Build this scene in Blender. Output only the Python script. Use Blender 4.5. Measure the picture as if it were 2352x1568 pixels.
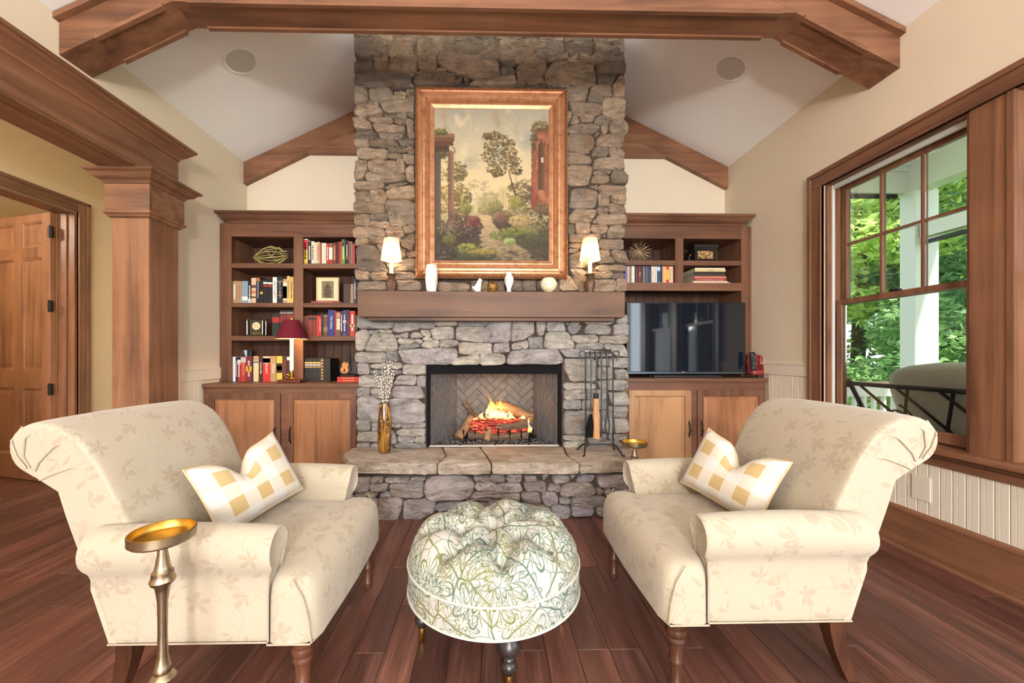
import bpy, bmesh, math, random
import numpy as np
from math import sin, cos, pi, radians, sqrt, atan2
from mathutils import Vector, Matrix

for o in list(bpy.data.objects):
    bpy.data.objects.remove(o, do_unlink=True)
SC = bpy.context.scene
COL = SC.collection

# ------------------------------------------------------------------ camera
F_PX, PX0, PY0, YAW, EYE = 900.0, 1142.0, 816.0, radians(1.2), 1.17
cam = bpy.data.cameras.new('camera')
cam.sensor_width = 36.0
cam.lens = 36.0 * F_PX / 2352.0
cam.shift_x = (1176.0 - PX0) / 2352.0
cam.shift_y = (PY0 - 784.0) / 2352.0
cam.clip_start = 0.05
cam.clip_end = 300
cam_o = bpy.data.objects.new('camera', cam)
COL.objects.link(cam_o)
cam_o.location = (0, 0, EYE)
cam_o.rotation_euler = (radians(90), 0, -YAW)
SC.camera = cam_o

# ------------------------------------------------------------------ world, sun, daylight, exposure
W = bpy.data.worlds.new('sky')
SC.world = W
W.use_nodes = True
nt = W.node_tree
nt.nodes.clear()
bg = nt.nodes.new('ShaderNodeBackground')
sky = nt.nodes.new('ShaderNodeTexSky')
sky.sky_type = 'HOSEK_WILKIE'
sky.turbidity = 6.0
sky.sun_direction = Vector((0.55, -0.35, 0.76)).normalized()
mixw = nt.nodes.new('ShaderNodeMix')
mixw.data_type = 'RGBA'
mixw.inputs['Factor'].default_value = 0.6
mixw.inputs['B'].default_value = (0.62, 0.68, 0.74, 1)
wo = nt.nodes.new('ShaderNodeOutputWorld')
nt.links.new(sky.outputs['Color'], mixw.inputs['A'])
nt.links.new(mixw.outputs['Result'], bg.inputs['Color'])
nt.links.new(bg.outputs['Background'], wo.inputs['Surface'])
bg.inputs['Strength'].default_value = 2.6

def light(name, kind, loc, energy, color, rot=None, size=None, size_y=None, spot=None, blend=0.6, target=None):
    d = bpy.data.lights.new(name, kind)
    d.energy = energy
    d.color = color
    if kind == 'AREA':
        d.size = size
        if size_y:
            d.shape = 'RECTANGLE'
            d.size_y = size_y
    elif kind == 'SUN':
        d.angle = size
    else:
        d.shadow_soft_size = size or 0.05
    if kind == 'SPOT':
        d.spot_size = spot
        d.spot_blend = blend
    o = bpy.data.objects.new(name, d)
    COL.objects.link(o)
    o.location = loc
    if target is not None:
        o.rotation_euler = (Vector(target) - Vector(loc)).to_track_quat('-Z', 'Y').to_euler()
    elif rot:
        o.rotation_euler = rot
    return o

light('sun', 'SUN', (6, -4, 9), 8.5, (1.0, 0.95, 0.86), size=radians(2), target=(5.2, -3.0, 6.0))
# daylight of the rear windows, and a side lamp added out of view
light('daylight_rear_windows', 'AREA', (0.1, -6.45, 1.6), 330, (0.97, 0.985, 1.0), size=4.4, size_y=2.1, target=(0.1, 0, 1.6))
light('added_side_daylight', 'AREA', (2.62, -0.6, 1.5), 42, (0.78, 0.90, 1.0), size=3.0, size_y=1.7, target=(-1, -0.35, 1.5))
SC.view_settings.view_transform = 'Standard'
SC.view_settings.look = 'None'
SC.view_settings.exposure = 0.82
SC.view_settings.gamma = 1.0
SC.view_settings.use_curve_mapping = False

# ------------------------------------------------------------------ pixel -> place
def ray(u, v):
    dx = (u - PX0) / F_PX
    dz = -(v - PY0) / F_PX
    return (cos(YAW) * dx + sin(YAW), -sin(YAW) * dx + cos(YAW), dz)
def PY(u, v, Y):
    d = ray(u, v); t = Y / d[1]
    return (d[0] * t, Y, EYE + d[2] * t)
def PX(u, v, X):
    d = ray(u, v); t = X / d[0]
    return (X, d[1] * t, EYE + d[2] * t)

# ------------------------------------------------------------------ mesh helpers
def tag(o, label=None, cat=None, group=None, kind=None):
    if label: o['label'] = label
    if cat: o['category'] = cat
    if group: o['group'] = group
    if kind: o['kind'] = kind
    return o

def thing(name, label, cat, loc=(0, 0, 0), rz=0, group=None, kind=None):
    o = bpy.data.objects.new(name, None)
    COL.objects.link(o)
    o.empty_display_size = 0.05
    o.location = loc
    o.rotation_euler = (0, 0, rz)
    return tag(o, label, cat, group, kind)

def copy_tree(o, parent=None):
    c = o.copy()
    COL.objects.link(c)
    c.parent = parent
    for ch in list(o.children):
        copy_tree(ch, c)
    return c

def root_off(p):
    v = Vector((0, 0, 0))
    while p is not None:
        v += Vector(p.location)
        p = p.parent
    return v

class MB:
    def __init__(s):
        s.V = []; s.F = []
    def add(s, V, F):
        n = len(s.V)
        s.V += [tuple(v) for v in V]
        s.F += [tuple(i + n for i in f) for f in F]
        return s
    def box(s, x0, x1, y0, y1, z0, z1):
        return s.add([(x0, y0, z0), (x1, y0, z0), (x1, y1, z0), (x0, y1, z0), (x0, y0, z1), (x1, y0, z1), (x1, y1, z1), (x0, y1, z1)],
                     [(0, 3, 2, 1), (4, 5, 6, 7), (0, 1, 5, 4), (1, 2, 6, 5), (2, 3, 7, 6), (3, 0, 4, 7)])
    def prism(s, poly, axis, a, b):
        n = len(poly)
        area = sum(poly[i][0] * poly[(i + 1) % n][1] - poly[(i + 1) % n][0] * poly[i][1] for i in range(n))
        if area < 0: poly = poly[::-1]
        def P(p, t):
            if axis == 'z': return (p[0], p[1], t)
            if axis == 'y': return (p[0], t, p[1])
            return (t, p[0], p[1])
        V = [P(p, a) for p in poly] + [P(p, b) for p in poly]
        F = [tuple(range(n))[::-1], tuple(range(n, 2 * n))] + [(i, (i + 1) % n, n + (i + 1) % n, n + i) for i in range(n)]
        if axis == 'y': F = [f[::-1] for f in F]
        return s.add(V, F)
    def tube(s, pts, r, n=8, cap=True, up=None):
        pts = [Vector(p) for p in pts]
        m = len(pts)
        R = r if isinstance(r, (list, tuple)) else [r] * m
        V = []; F = []
        prev = None
        for i, p in enumerate(pts):
            t = (pts[min(i + 1, m - 1)] - pts[max(i - 1, 0)])
            t = t.normalized() if t.length > 1e-9 else Vector((0, 0, 1))
            if prev is None:
                a = t.orthogonal().normalized()
            else:
                a = prev - t * prev.dot(t)
                a = a.normalized() if a.length > 1e-6 else t.orthogonal().normalized()
            prev = a
            b = t.cross(a)
            for k in range(n):
                q = 2 * pi * k / n
                V.append(p + (a * cos(q) + b * sin(q)) * R[i])
        for i in range(m - 1):
            for k in range(n):
                F.append((i * n + k, i * n + (k + 1) % n, (i + 1) * n + (k + 1) % n, (i + 1) * n + k))
        if cap:
            F.append(tuple(range(n))[::-1]); F.append(tuple((m - 1) * n + k for k in range(n)))
        return s.add(V, F)
    def lathe(s, prof, c=(0, 0, 0), n=20, cap=True):
        V = []; F = []
        m = len(prof)
        for r, z in prof:
            for k in range(n):
                q = 2 * pi * k / n
                V.append((c[0] + r * cos(q), c[1] + r * sin(q), c[2] + z))
        for i in range(m - 1):
            for k in range(n):
                F.append((i * n + k, i * n + (k + 1) % n, (i + 1) * n + (k + 1) % n, (i + 1) * n + k))
        if cap:
            F.append(tuple(range(n))[::-1]); F.append(tuple((m - 1) * n + k for k in range(n)))
        return s.add(V, F)
    def ring(s, x0, x1, y0, y1, stack):
        """rectangular moulding: stack of (offset, z) rings, mitred corners"""
        V = []; F = []
        for o, z in stack:
            V += [(x0 - o, y0 - o, z), (x1 + o, y0 - o, z), (x1 + o, y1 + o, z), (x0 - o, y1 + o, z)]
        for i in range(len(stack) - 1):
            for k in range(4):
                F.append((i * 4 + k, i * 4 + (k + 1) % 4, i * 4 + 4 + (k + 1) % 4, i * 4 + 4 + k))
        F.append((3, 2, 1, 0)); e = (len(stack) - 1) * 4
        F.append((e, e + 1, e + 2, e + 3))
        return s.add(V, F)
    def ball(s, c, r, n=10, m=6, sz=1.0):
        return s.lathe([(max(r * sin(pi * i / m), 1e-4), -r * sz * cos(pi * i / m)) for i in range(m + 1)], c, n, cap=False)
    def frame(s, x0, x1, z0, z1, y, prof, closed=False):
        """mitred picture-frame; prof = (inset, how far towards -y)"""
        V = []; F = []
        for d, h in prof:
            V += [(x0 + d, y - h, z0 + d), (x1 - d, y - h, z0 + d), (x1 - d, y - h, z1 - d), (x0 + d, y - h, z1 - d)]
        m = len(prof)
        for i in range(m - 1 + (1 if closed else 0)):
            j = (i + 1) % m
            for k in range(4):
                l = (k + 1) % 4
                F.append((i * 4 + k, i * 4 + l, j * 4 + l, j * 4 + k))
        return s.add(V, F)
    def loft(s, secs, closed=True, cap=True):
        n = len(secs[0]); V = []; F = []
        for q in secs: V += [tuple(p) for p in q]
        for i in range(len(secs) - 1):
            for k in range(n if closed else n - 1):
                F.append((i * n + k, i * n + (k + 1) % n, (i + 1) * n + (k + 1) % n, (i + 1) * n + k))
        if cap:
            F.append(tuple(range(n))[::-1]); F.append(tuple((len(secs) - 1) * n + k for k in range(n)))
        return s.add(V, F)
    def mesh(s, name):
        me = bpy.data.meshes.new(name)
        me.from_pydata(s.V, [], s.F)
        return me
    def obj(s, name, mat, parent=None, smooth=None, bevel=0, sub=0, world=True, seg=2, fix=True):
        V = s.V
        if parent is not None and world:
            off = root_off(parent)
            V = [(v[0] - off.x, v[1] - off.y, v[2] - off.z) for v in V]
        me = bpy.data.meshes.new(name)
        me.from_pydata(V, [], s.F)
        if bevel or fix:
            bm = bmesh.new(); bm.from_mesh(me)
            if fix: bmesh.ops.recalc_face_normals(bm, faces=bm.faces)
            if bevel:
                es = [e for e in bm.edges if len(e.link_faces) == 2 and e.calc_face_angle() > 0.5]
                bmesh.ops.bevel(bm, geom=es, offset=bevel, segments=seg, affect='EDGES', profile=0.7, clamp_overlap=True)
            bm.to_mesh(me); bm.free()
        return link(name, me, mat, parent, smooth, sub)

def link(name, me, mat, parent=None, smooth=None, sub=0):
    if mat is not None:
        if isinstance(mat, (list, tuple)):
            for q in mat: me.materials.append(q)
        elif len(me.materials) == 0:
            me.materials.append(mat)
    if smooth:
        me.polygons.foreach_set('use_smooth', [True] * len(me.polygons))
        if smooth is not True:
            me.set_sharp_from_angle(angle=radians(smooth))
    o = bpy.data.objects.new(name, me)
    COL.objects.link(o)
    if parent is not None: o.parent = parent
    if sub:
        md = o.modifiers.new('subdivision', 'SUBSURF'); md.levels = sub; md.render_levels = sub
    return o

def structure(o):
    o['kind'] = 'structure'
    return o

def text_mesh(s, size, align='CENTER', extrude=0.0004):
    cu = bpy.data.curves.new('lettering', 'FONT')
    cu.body = s; cu.size = size; cu.align_x = align; cu.align_y = 'CENTER'; cu.extrude = extrude; cu.resolution_u = 1
    o = bpy.data.objects.new('lettering', cu)
    COL.objects.link(o)
    bpy.context.view_layer.update()
    dg = bpy.context.evaluated_depsgraph_get()
    me = bpy.data.meshes.new_from_object(o.evaluated_get(dg))
    bpy.data.objects.remove(o, do_unlink=True)
    return me

def lettering(s, mat, parent, loc, size, rot=(pi / 2, 0, 0), fit=None):
    me = text_mesh(s, size)
    if len(me.vertices) and fit:
        xs = [v.co.x for v in me.vertices]; w = max(xs) - min(xs)
        k = min(1.0, fit / max(w, 1e-6))
        me.transform(Matrix.Scale(k, 4))
    me.materials.clear()
    o = link('lettering', me, mat, parent)
    o.rotation_euler = rot
    o.location = Vector(loc) - root_off(parent)
    return o

# ------------------------------------------------------------------ materials
class NT:
    def __init__(s, name):
        s.m = bpy.data.materials.new(name)
        s.m.use_nodes = True
        s.t = s.m.node_tree
        s.t.nodes.clear()
        s.out = s.n('ShaderNodeOutputMaterial')
        s.b = s.n('ShaderNodeBsdfPrincipled')
        s.l(s.b.outputs[0], s.out.inputs[0])
        s._co = None
    def n(s, t, **k):
        q = s.t.nodes.new(t)
        for a, b in k.items(): setattr(q, a, b)
        return q
    def l(s, a, b): s.t.links.new(a, b)
    def co(s, kind='Object', rnd=True):
        tc = s.n('ShaderNodeTexCoord')
        if not rnd: return tc.outputs[kind]
        oi = s.n('ShaderNodeObjectInfo')
        mu = s.math('MULTIPLY', oi.outputs['Random'], 37.0)
        va = s.n('ShaderNodeVectorMath', operation='ADD')
        s.l(tc.outputs[kind], va.inputs[0]); s.l(mu, va.inputs[1])
        return va.outputs[0]
    def mapping(s, src, scale=(1, 1, 1), rot=(0, 0, 0), loc=(0, 0, 0)):
        mp = s.n('ShaderNodeMapping')
        mp.inputs['Scale'].default_value = scale; mp.inputs['Rotation'].default_value = rot; mp.inputs['Location'].default_value = loc
        s.l(src, mp.inputs['Vector'])
        return mp.outputs[0]
    def noise(s, src, scale, detail=4, rough=0.55, dist=0.0):
        q = s.n('ShaderNodeTexNoise')
        q.inputs['Scale'].default_value = scale; q.inputs['Detail'].default_value = detail
        q.inputs['Roughness'].default_value = rough; q.inputs['Distortion'].default_value = dist
        s.l(src, q.inputs['Vector'])
        return q.outputs['Fac']
    def math(s, op, a, b=None, c=None, clamp=False):
        q = s.n('ShaderNodeMath', operation=op, use_clamp=clamp)
        for i, x in enumerate((a, b, c)):
            if x is None: continue
            if isinstance(x, (int, float)): q.inputs[i].default_value = x
            else: s.l(x, q.inputs[i])
        return q.outputs[0]
    def ramp(s, fac, stops, interp='LINEAR'):
        q = s.n('ShaderNodeValToRGB')
        q.color_ramp.interpolation = interp
        e = q.color_ramp.elements
        while len(e) < len(stops): e.new(0.5)
        for i, (p, c) in enumerate(stops):
            e[i].position = p; e[i].color = (c[0], c[1], c[2], 1) if not isinstance(c, (int, float)) else (c, c, c, 1)
        s.l(fac, q.inputs[0])
        return q.outputs[0]
    def mix(s, fac, a, b, mode='MIX'):
        q = s.n('ShaderNodeMix', data_type='RGBA', blend_type=mode)
        for x, nm in ((fac, 'Factor'), (a, 'A'), (b, 'B')):
            if isinstance(x, (int, float)): q.inputs[nm].default_value = x
            elif isinstance(x, (tuple, list)): q.inputs[nm].default_value = (x[0], x[1], x[2], 1)
            else: s.l(x, q.inputs[nm])
        return q.outputs['Result']
    def set(s, color=None, rough=None, metal=None, spec=None, emit=None, es=None, trans=None, ior=None, alpha=None, coat=None, sheen=None):
        I = s.b.inputs
        for x, nm in ((color, 'Base Color'), (rough, 'Roughness'), (metal, 'Metallic'), (spec, 'Specular IOR Level'), (emit, 'Emission Color'),
                      (es, 'Emission Strength'), (trans, 'Transmission Weight'), (ior, 'IOR'), (alpha, 'Alpha'), (coat, 'Coat Weight'), (sheen, 'Sheen Weight')):
            if x is None: continue
            if isinstance(x, (int, float)): I[nm].default_value = x
            elif isinstance(x, (tuple, list)): I[nm].default_value = (x[0], x[1], x[2], 1)
            else: s.l(x, I[nm])
        return s
    def bump(s, h, strength=0.3, dist=0.01):
        q = s.n('ShaderNodeBump')
        q.inputs['Strength'].default_value = strength; q.inputs['Distance'].default_value = dist
        s.l(h, q.inputs['Height']); s.l(q.outputs[0], s.b.inputs['Normal'])

def srgb(r, g, b):
    f = lambda c: (c / 255 / 12.92) if c / 255 <= 0.04045 else ((c / 255 + 0.055) / 1.055) ** 2.4
    return (f(r), f(g), f(b))

def plain(name, c, rough=0.5, metal=0, spec=0.5, var=0.06, bump=0.0, scale=30, **k):
    s = NT(name)
    v = s.noise(s.co(), scale, 3)
    a = tuple(x * (1 - var) for x in c); b = tuple(min(1, x * (1 + var)) for x in c)
    s.set(color=s.ramp(v, [(0.3, a), (0.7, b)]), rough=rough, metal=metal, spec=spec, **k)
    if bump: s.bump(v, bump, 0.004)
    return s.m

def wood(name, axis, dark, light, rough=0.38, streak=0.5, spec=0.4, scale=1.0, coat=0.0):
    s = NT(name)
    src = s.co()
    k = {'x': (0.55, 9, 9), 'y': (9, 0.55, 9), 'z': (9, 9, 0.55)}[axis]
    g = s.mapping(src, tuple(a * scale for a in k))
    n1 = s.noise(g, 1.1, 5, 0.6, 0.9)
    k2 = {'x': (4, 95, 95), 'y': (95, 4, 95), 'z': (95, 95, 4)}[axis]
    n2 = s.noise(s.mapping(src, k2), 1.0, 3, 0.6)
    n3 = s.noise(src, 2.6, 3, 0.5)
    t = s.math('ADD', s.math('MULTIPLY', n1, 0.75), s.math('ADD', s.math('MULTIPLY', n2, 0.30 * streak), s.math('MULTIPLY', n3, 0.35)))
    mid = tuple((a + b) / 2 for a, b in zip(dark, light))
    c = s.ramp(t, [(0.42, dark), (0.58, mid), (0.78, light)])
    oi = s.n('ShaderNodeObjectInfo')
    vr = s.math('ADD', s.math('MULTIPLY', oi.outputs['Random'], 0.28), 0.86)
    c = s.mix(1.0, c, s.ramp(vr, [(0, 0), (1, 1)]), 'MULTIPLY')
    s.set(color=c, rough=s.math('ADD', s.math('MULTIPLY', n2, 0.18), rough - 0.06), spec=spec, coat=coat)
    s.bump(n2, 0.10, 0.002)
    return s.m

WD, WL = srgb(80, 51, 37), srgb(146, 102, 75)
M = {}
for ax in 'xyz':
    M['trim_' + ax] = wood('stained_wood_' + ax, ax, WD, WL)
    M['cab_' + ax] = wood('cabinet_wood_' + ax, ax, srgb(72, 45, 33), srgb(128, 88, 65), rough=0.42)
M['oak_z'] = wood('oak_panel', 'z', srgb(94, 60, 40), srgb(172, 120, 84), streak=1.2, scale=0.8)
M['oak_light'] = wood('light_oak_panel', 'z', srgb(122, 84, 56), srgb(188, 144, 104), streak=1.3, scale=0.8)
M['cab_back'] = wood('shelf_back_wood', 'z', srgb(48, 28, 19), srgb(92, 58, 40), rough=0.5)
M['mantel'] = wood('mantel_wood', 'x', srgb(66, 43, 31), srgb(114, 80, 58), rough=0.5, scale=0.8)
M['door_z'] = wood('door_wood', 'z', srgb(92, 57, 40), srgb(152, 106, 76))
M['leg_wood'] = wood('chair_leg_wood', 'z', srgb(50, 28, 19), srgb(98, 60, 42), rough=0.28)
M['dark_turned'] = plain('ebonised_wood', srgb(44, 38, 38), 0.3, var=0.2)

def floor_mat():
    s = NT('floor_plank_wood')
    src = s.co()
    n1 = s.noise(s.mapping(src, (11, 0.9, 11)), 1.2, 5, 0.65, 0.6)
    n2 = s.noise(s.mapping(src, (130, 5, 130)), 1.0, 3, 0.6)
    n4 = s.noise(s.mapping(src, (14, 60, 14)), 1.0, 2, 0.5)
    t = s.math('ADD', s.math('MULTIPLY', n1, 0.7), s.math('MULTIPLY', n2, 0.35))
    c = s.ramp(t, [(0.34, srgb(60, 38, 33)), (0.55, srgb(97, 64, 55)), (0.76, srgb(138, 99, 87))])
    oi = s.n('ShaderNodeObjectInfo')
    tint = s.ramp(oi.outputs['Random'], [(0, (0.68, 0.66, 0.68)), (0.5, (1.0, 0.97, 0.96)), (1, (1.25, 1.12, 1.05))])
    s.set(color=s.mix(1.0, c, tint, 'MULTIPLY'), rough=s.math('ADD', s.math('MULTIPLY', n2, 0.22), 0.22), spec=0.5)
    h = s.math('ADD', s.math('MULTIPLY', n2, 0.5), s.math('MULTIPLY', n4, 0.6))
    s.bump(h, 0.22, 0.003)
    return s.m
M['floor'] = floor_mat()

def wall_mat(name, c, var=0.03):
    s = NT(name)
    src = s.co(rnd=False)
    v = s.noise(src, 1.2, 3)
    s.set(color=s.ramp(v, [(0.3, tuple(x * (1 - var) for x in c)), (0.7, tuple(x * (1 + var) for x in c))]), rough=0.75, spec=0.2)
    s.bump(s.noise(src, 260, 2), 0.06, 0.002)
    return s.m
M['wall'] = wall_mat('cream_wall_paint', srgb(222, 208, 186))
M['hallwall'] = wall_mat('hall_wall_paint', srgb(218, 194, 158))
M['yellow'] = wall_mat('yellow_wall_paint', srgb(226, 190, 120))
M['ceil'] = wall_mat('ceiling_paint', srgb(245, 244, 244), 0.015)
M['bead'] = wall_mat('beadboard_paint', srgb(222, 212, 196), 0.015)
M['white'] = plain('white_paint', srgb(202, 203, 199), 0.5, var=0.02)
M['speaker'] = plain('speaker_grille', srgb(206, 204, 202), 0.7, var=0.05, scale=400, bump=0.2)
M['black_metal'] = plain('black_iron', srgb(44, 42, 42), 0.45, metal=0.6, var=0.2)
M['bronze'] = plain('dark_bronze', srgb(50, 40, 34), 0.4, metal=0.7, var=0.25)
M['brass'] = plain('brass', srgb(196, 158, 84), 0.28, metal=1.0, var=0.12, scale=60)
M['gold_dish'] = plain('brushed_gold', srgb(196, 160, 78), 0.36, metal=1.0, var=0.1, scale=40)
M['pewter'] = plain('brushed_pewter_gold', srgb(158, 142, 118), 0.34, metal=1.0, var=0.18, scale=25)
M['chrome'] = plain('polished_silver', srgb(210, 205, 196), 0.15, metal=1.0, var=0.05)

def glassy(name, c=(1, 1, 1), rough=0.0):
    # thin pane: clear with a faint mirror
    s = NT(name)
    s.t.nodes.remove(s.b)
    tr = s.n('ShaderNodeBsdfTransparent'); tr.inputs[0].default_value = (c[0], c[1], c[2], 1)
    gl = s.n('ShaderNodeBsdfGlossy'); gl.inputs['Roughness'].default_value = 0.02
    mx = s.n('ShaderNodeMixShader')
    lw = s.n('ShaderNodeFresnel'); lw.inputs[0].default_value = 1.3
    s.l(lw.outputs[0], mx.inputs[0]); s.l(tr.outputs[0], mx.inputs[1]); s.l(gl.outputs[0], mx.inputs[2])
    s.l(mx.outputs[0], s.out.inputs[0])
    return s.m
M['pane'] = glassy('window_glass', (0.96, 0.98, 0.97))

STONES = {  # stone tones, with warm lamp tint above and cool daylight tint below mixed in
 'tan': [srgb(140, 124, 108), srgb(176, 156, 136), srgb(150, 138, 126), srgb(190, 168, 142), srgb(126, 117, 108), srgb(174, 154, 136)],
 'grey': [srgb(172, 168, 163), srgb(196, 191, 184), srgb(182, 176, 166), srgb(158, 157, 158), srgb(202, 195, 183), srgb(180, 175, 176)],
 'mauve': [srgb(172, 162, 155), srgb(186, 180, 181), srgb(166, 156, 150), srgb(196, 188, 179), srgb(176, 169, 176), srgb(158, 152, 151)],
 'slab': [srgb(196, 182, 168), srgb(202, 188, 172), srgb(190, 176, 166), srgb(198, 186, 176), srgb(204, 190, 174), srgb(192, 180, 170)],
}
def stone_mat(kind):
    s = NT('field_stone_' + kind)
    src = s.co()
    oi = s.n('ShaderNodeObjectInfo')
    pal = STONES[kind]
    base = s.ramp(oi.outputs['Random'], [(i / 6 + 0.02, c) for i, c in enumerate(pal)])
    lay = s.noise(s.mapping(src, (3.5, 6, 11), rot=(0, 0.25, 0)), 2.0, 7, 0.68, 0.9)
    mot = s.noise(src, 9, 5, 0.62, 0.5)
    fine = s.noise(src, 75, 4, 0.7)
    k = s.math('ADD', s.math('MULTIPLY', lay, 0.55), s.math('MULTIPLY', mot, 0.45))
    shade = s.ramp(k, [(0.32, (0.40, 0.36, 0.33)), (0.45, (0.94, 0.91, 0.88)), (0.57, (1.25, 1.22, 1.18)), (0.70, (1.6, 1.55, 1.48))])
    c = s.mix(1.0, base, shade, 'MULTIPLY')
    c = s.mix(s.math('MULTIPLY', s.ramp(fine, [(0.35, 1), (0.5, 0)]), 0.35), c, tuple(x * 0.4 for x in pal[0]))
    rust = s.ramp(s.noise(src, 5.0, 4, 0.6), [(0.56, 0), (0.70, 1)])
    c = s.mix(s.math('MULTIPLY', rust, 0.35), c, srgb(158, 112, 74))
    s.set(color=c, rough=0.82, spec=0.25)
    h = s.math('ADD', s.math('MULTIPLY', lay, 1.2), s.math('ADD', s.math('MULTIPLY', mot, 0.7), s.math('MULTIPLY', fine, 0.42)))
    crk = s.n('ShaderNodeTexVoronoi', feature='DISTANCE_TO_EDGE'); crk.inputs['Scale'].default_value = 5.0
    wp = s.n('ShaderNodeVectorMath', operation='MULTIPLY_ADD'); nw = s.n('ShaderNodeTexNoise'); nw.inputs['Scale'].default_value = 9; s.l(src, nw.inputs['Vector'])
    s.l(nw.outputs['Color'], wp.inputs[0]); wp.inputs[1].default_value = (.25, .25, .25); s.l(src, wp.inputs[2]); s.l(wp.outputs[0], crk.inputs['Vector'])
    ck_ = s.ramp(crk.outputs['Distance'], [(0.0, 0), (0.03, 1)])
    h = s.math('ADD', h, s.math('MULTIPLY', ck_, 0.10))
    s.bump(h, 1.0, 0.04)
    return s.m
for k in STONES: M['stone_' + k] = stone_mat(k)
M['mortar'] = plain('dark_mortar', srgb(66, 55, 46), 0.95, var=0.25, bump=0.5, scale=40)

def damask(name, base, motif):
    s = NT(name)
    src = s.co('Object', rnd=False)
    warp = s.n('ShaderNodeTexNoise'); warp.inputs['Scale'].default_value = 7.0; warp.inputs['Detail'].default_value = 2
    s.l(src, warp.inputs['Vector'])
    sub = s.n('ShaderNodeVectorMath', operation='MULTIPLY_ADD')
    s.l(warp.outputs['Color'], sub.inputs[0]); sub.inputs[1].default_value = (0.05, 0.05, 0.05); s.l(src, sub.inputs[2])
    vo = s.n('ShaderNodeTexVoronoi'); vo.inputs['Scale'].default_value = 12.5
    s.l(sub.outputs[0], vo.inputs['Vector'])
    sc = s.n('ShaderNodeVectorMath', operation='SUBTRACT')
    s.l(sub.outputs[0], sc.inputs[0]); s.l(vo.outputs['Position'], sc.inputs[1])
    sep = s.n('ShaderNodeSeparateXYZ'); s.l(sc.outputs[0], sep.inputs[0])
    ax = s.math('ADD', sep.outputs[0], s.math('MULTIPLY', sep.outputs[1], 0.9))
    az = s.math('ADD', sep.outputs[2], s.math('MULTIPLY', sep.outputs[1], -0.5))
    th = s.math('ARCTAN2', az, ax)
    pet = s.math('ABSOLUTE', s.math('SINE', s.math('MULTIPLY_ADD', th, 2.5, 0.7)))
    rad = s.math('MULTIPLY_ADD', pet, 0.42, 0.05)
    fl = s.ramp(s.math('SUBTRACT', rad, vo.outputs['Distance']), [(0.0, 0), (0.035, 1)])
    vein = s.ramp(s.math('ABSOLUTE', s.math('SINE', s.math('MULTIPLY', vo.outputs['Distance'], 60))), [(0.1, 0.35), (0.3, 1)])
    fl = s.math('MULTIPLY', fl, vein)
    ns = s.noise(src, 5.5, 1, 0.5, 1.2)
    vine = s.ramp(s.math('ABSOLUTE', s.math('SUBTRACT', ns, 0.5)), [(0.006, 1), (0.013, 0)])
    pat = s.math('MAXIMUM', fl, s.math('MULTIPLY', vine, 0.45))
    # woven ground
    wv = s.n('ShaderNodeTexVoronoi'); wv.inputs['Scale'].default_value = 210; wv.inputs['Randomness'].default_value = 0.12
    s.l(s.mapping(src, (1, 1, 1), rot=(0.6, 0.5, 0.78)), wv.inputs['Vector'])
    wd = wv.outputs['Distance']
    weave = s.ramp(wd, [(0.1, 1.08), (0.6, 0.80)])
    c = s.mix(s.math('MULTIPLY', pat, 0.55), s.mix(1.0, base, weave, 'MULTIPLY'), motif)
    s.set(color=c, rough=0.85, spec=0.2, sheen=0.25)
    s.bump(s.math('MULTIPLY', s.math('SUBTRACT', 1.0, wd), s.math('SUBTRACT', 1.0, s.math('MULTIPLY', pat, 0.7))), 0.25, 0.002)
    return s.m
M['damask'] = damask('cream_damask', srgb(181, 169, 149), srgb(148, 133, 113))
M['piping'] = plain('cream_piping', srgb(164, 152, 132), 0.8, var=0.1, scale=200)

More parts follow.
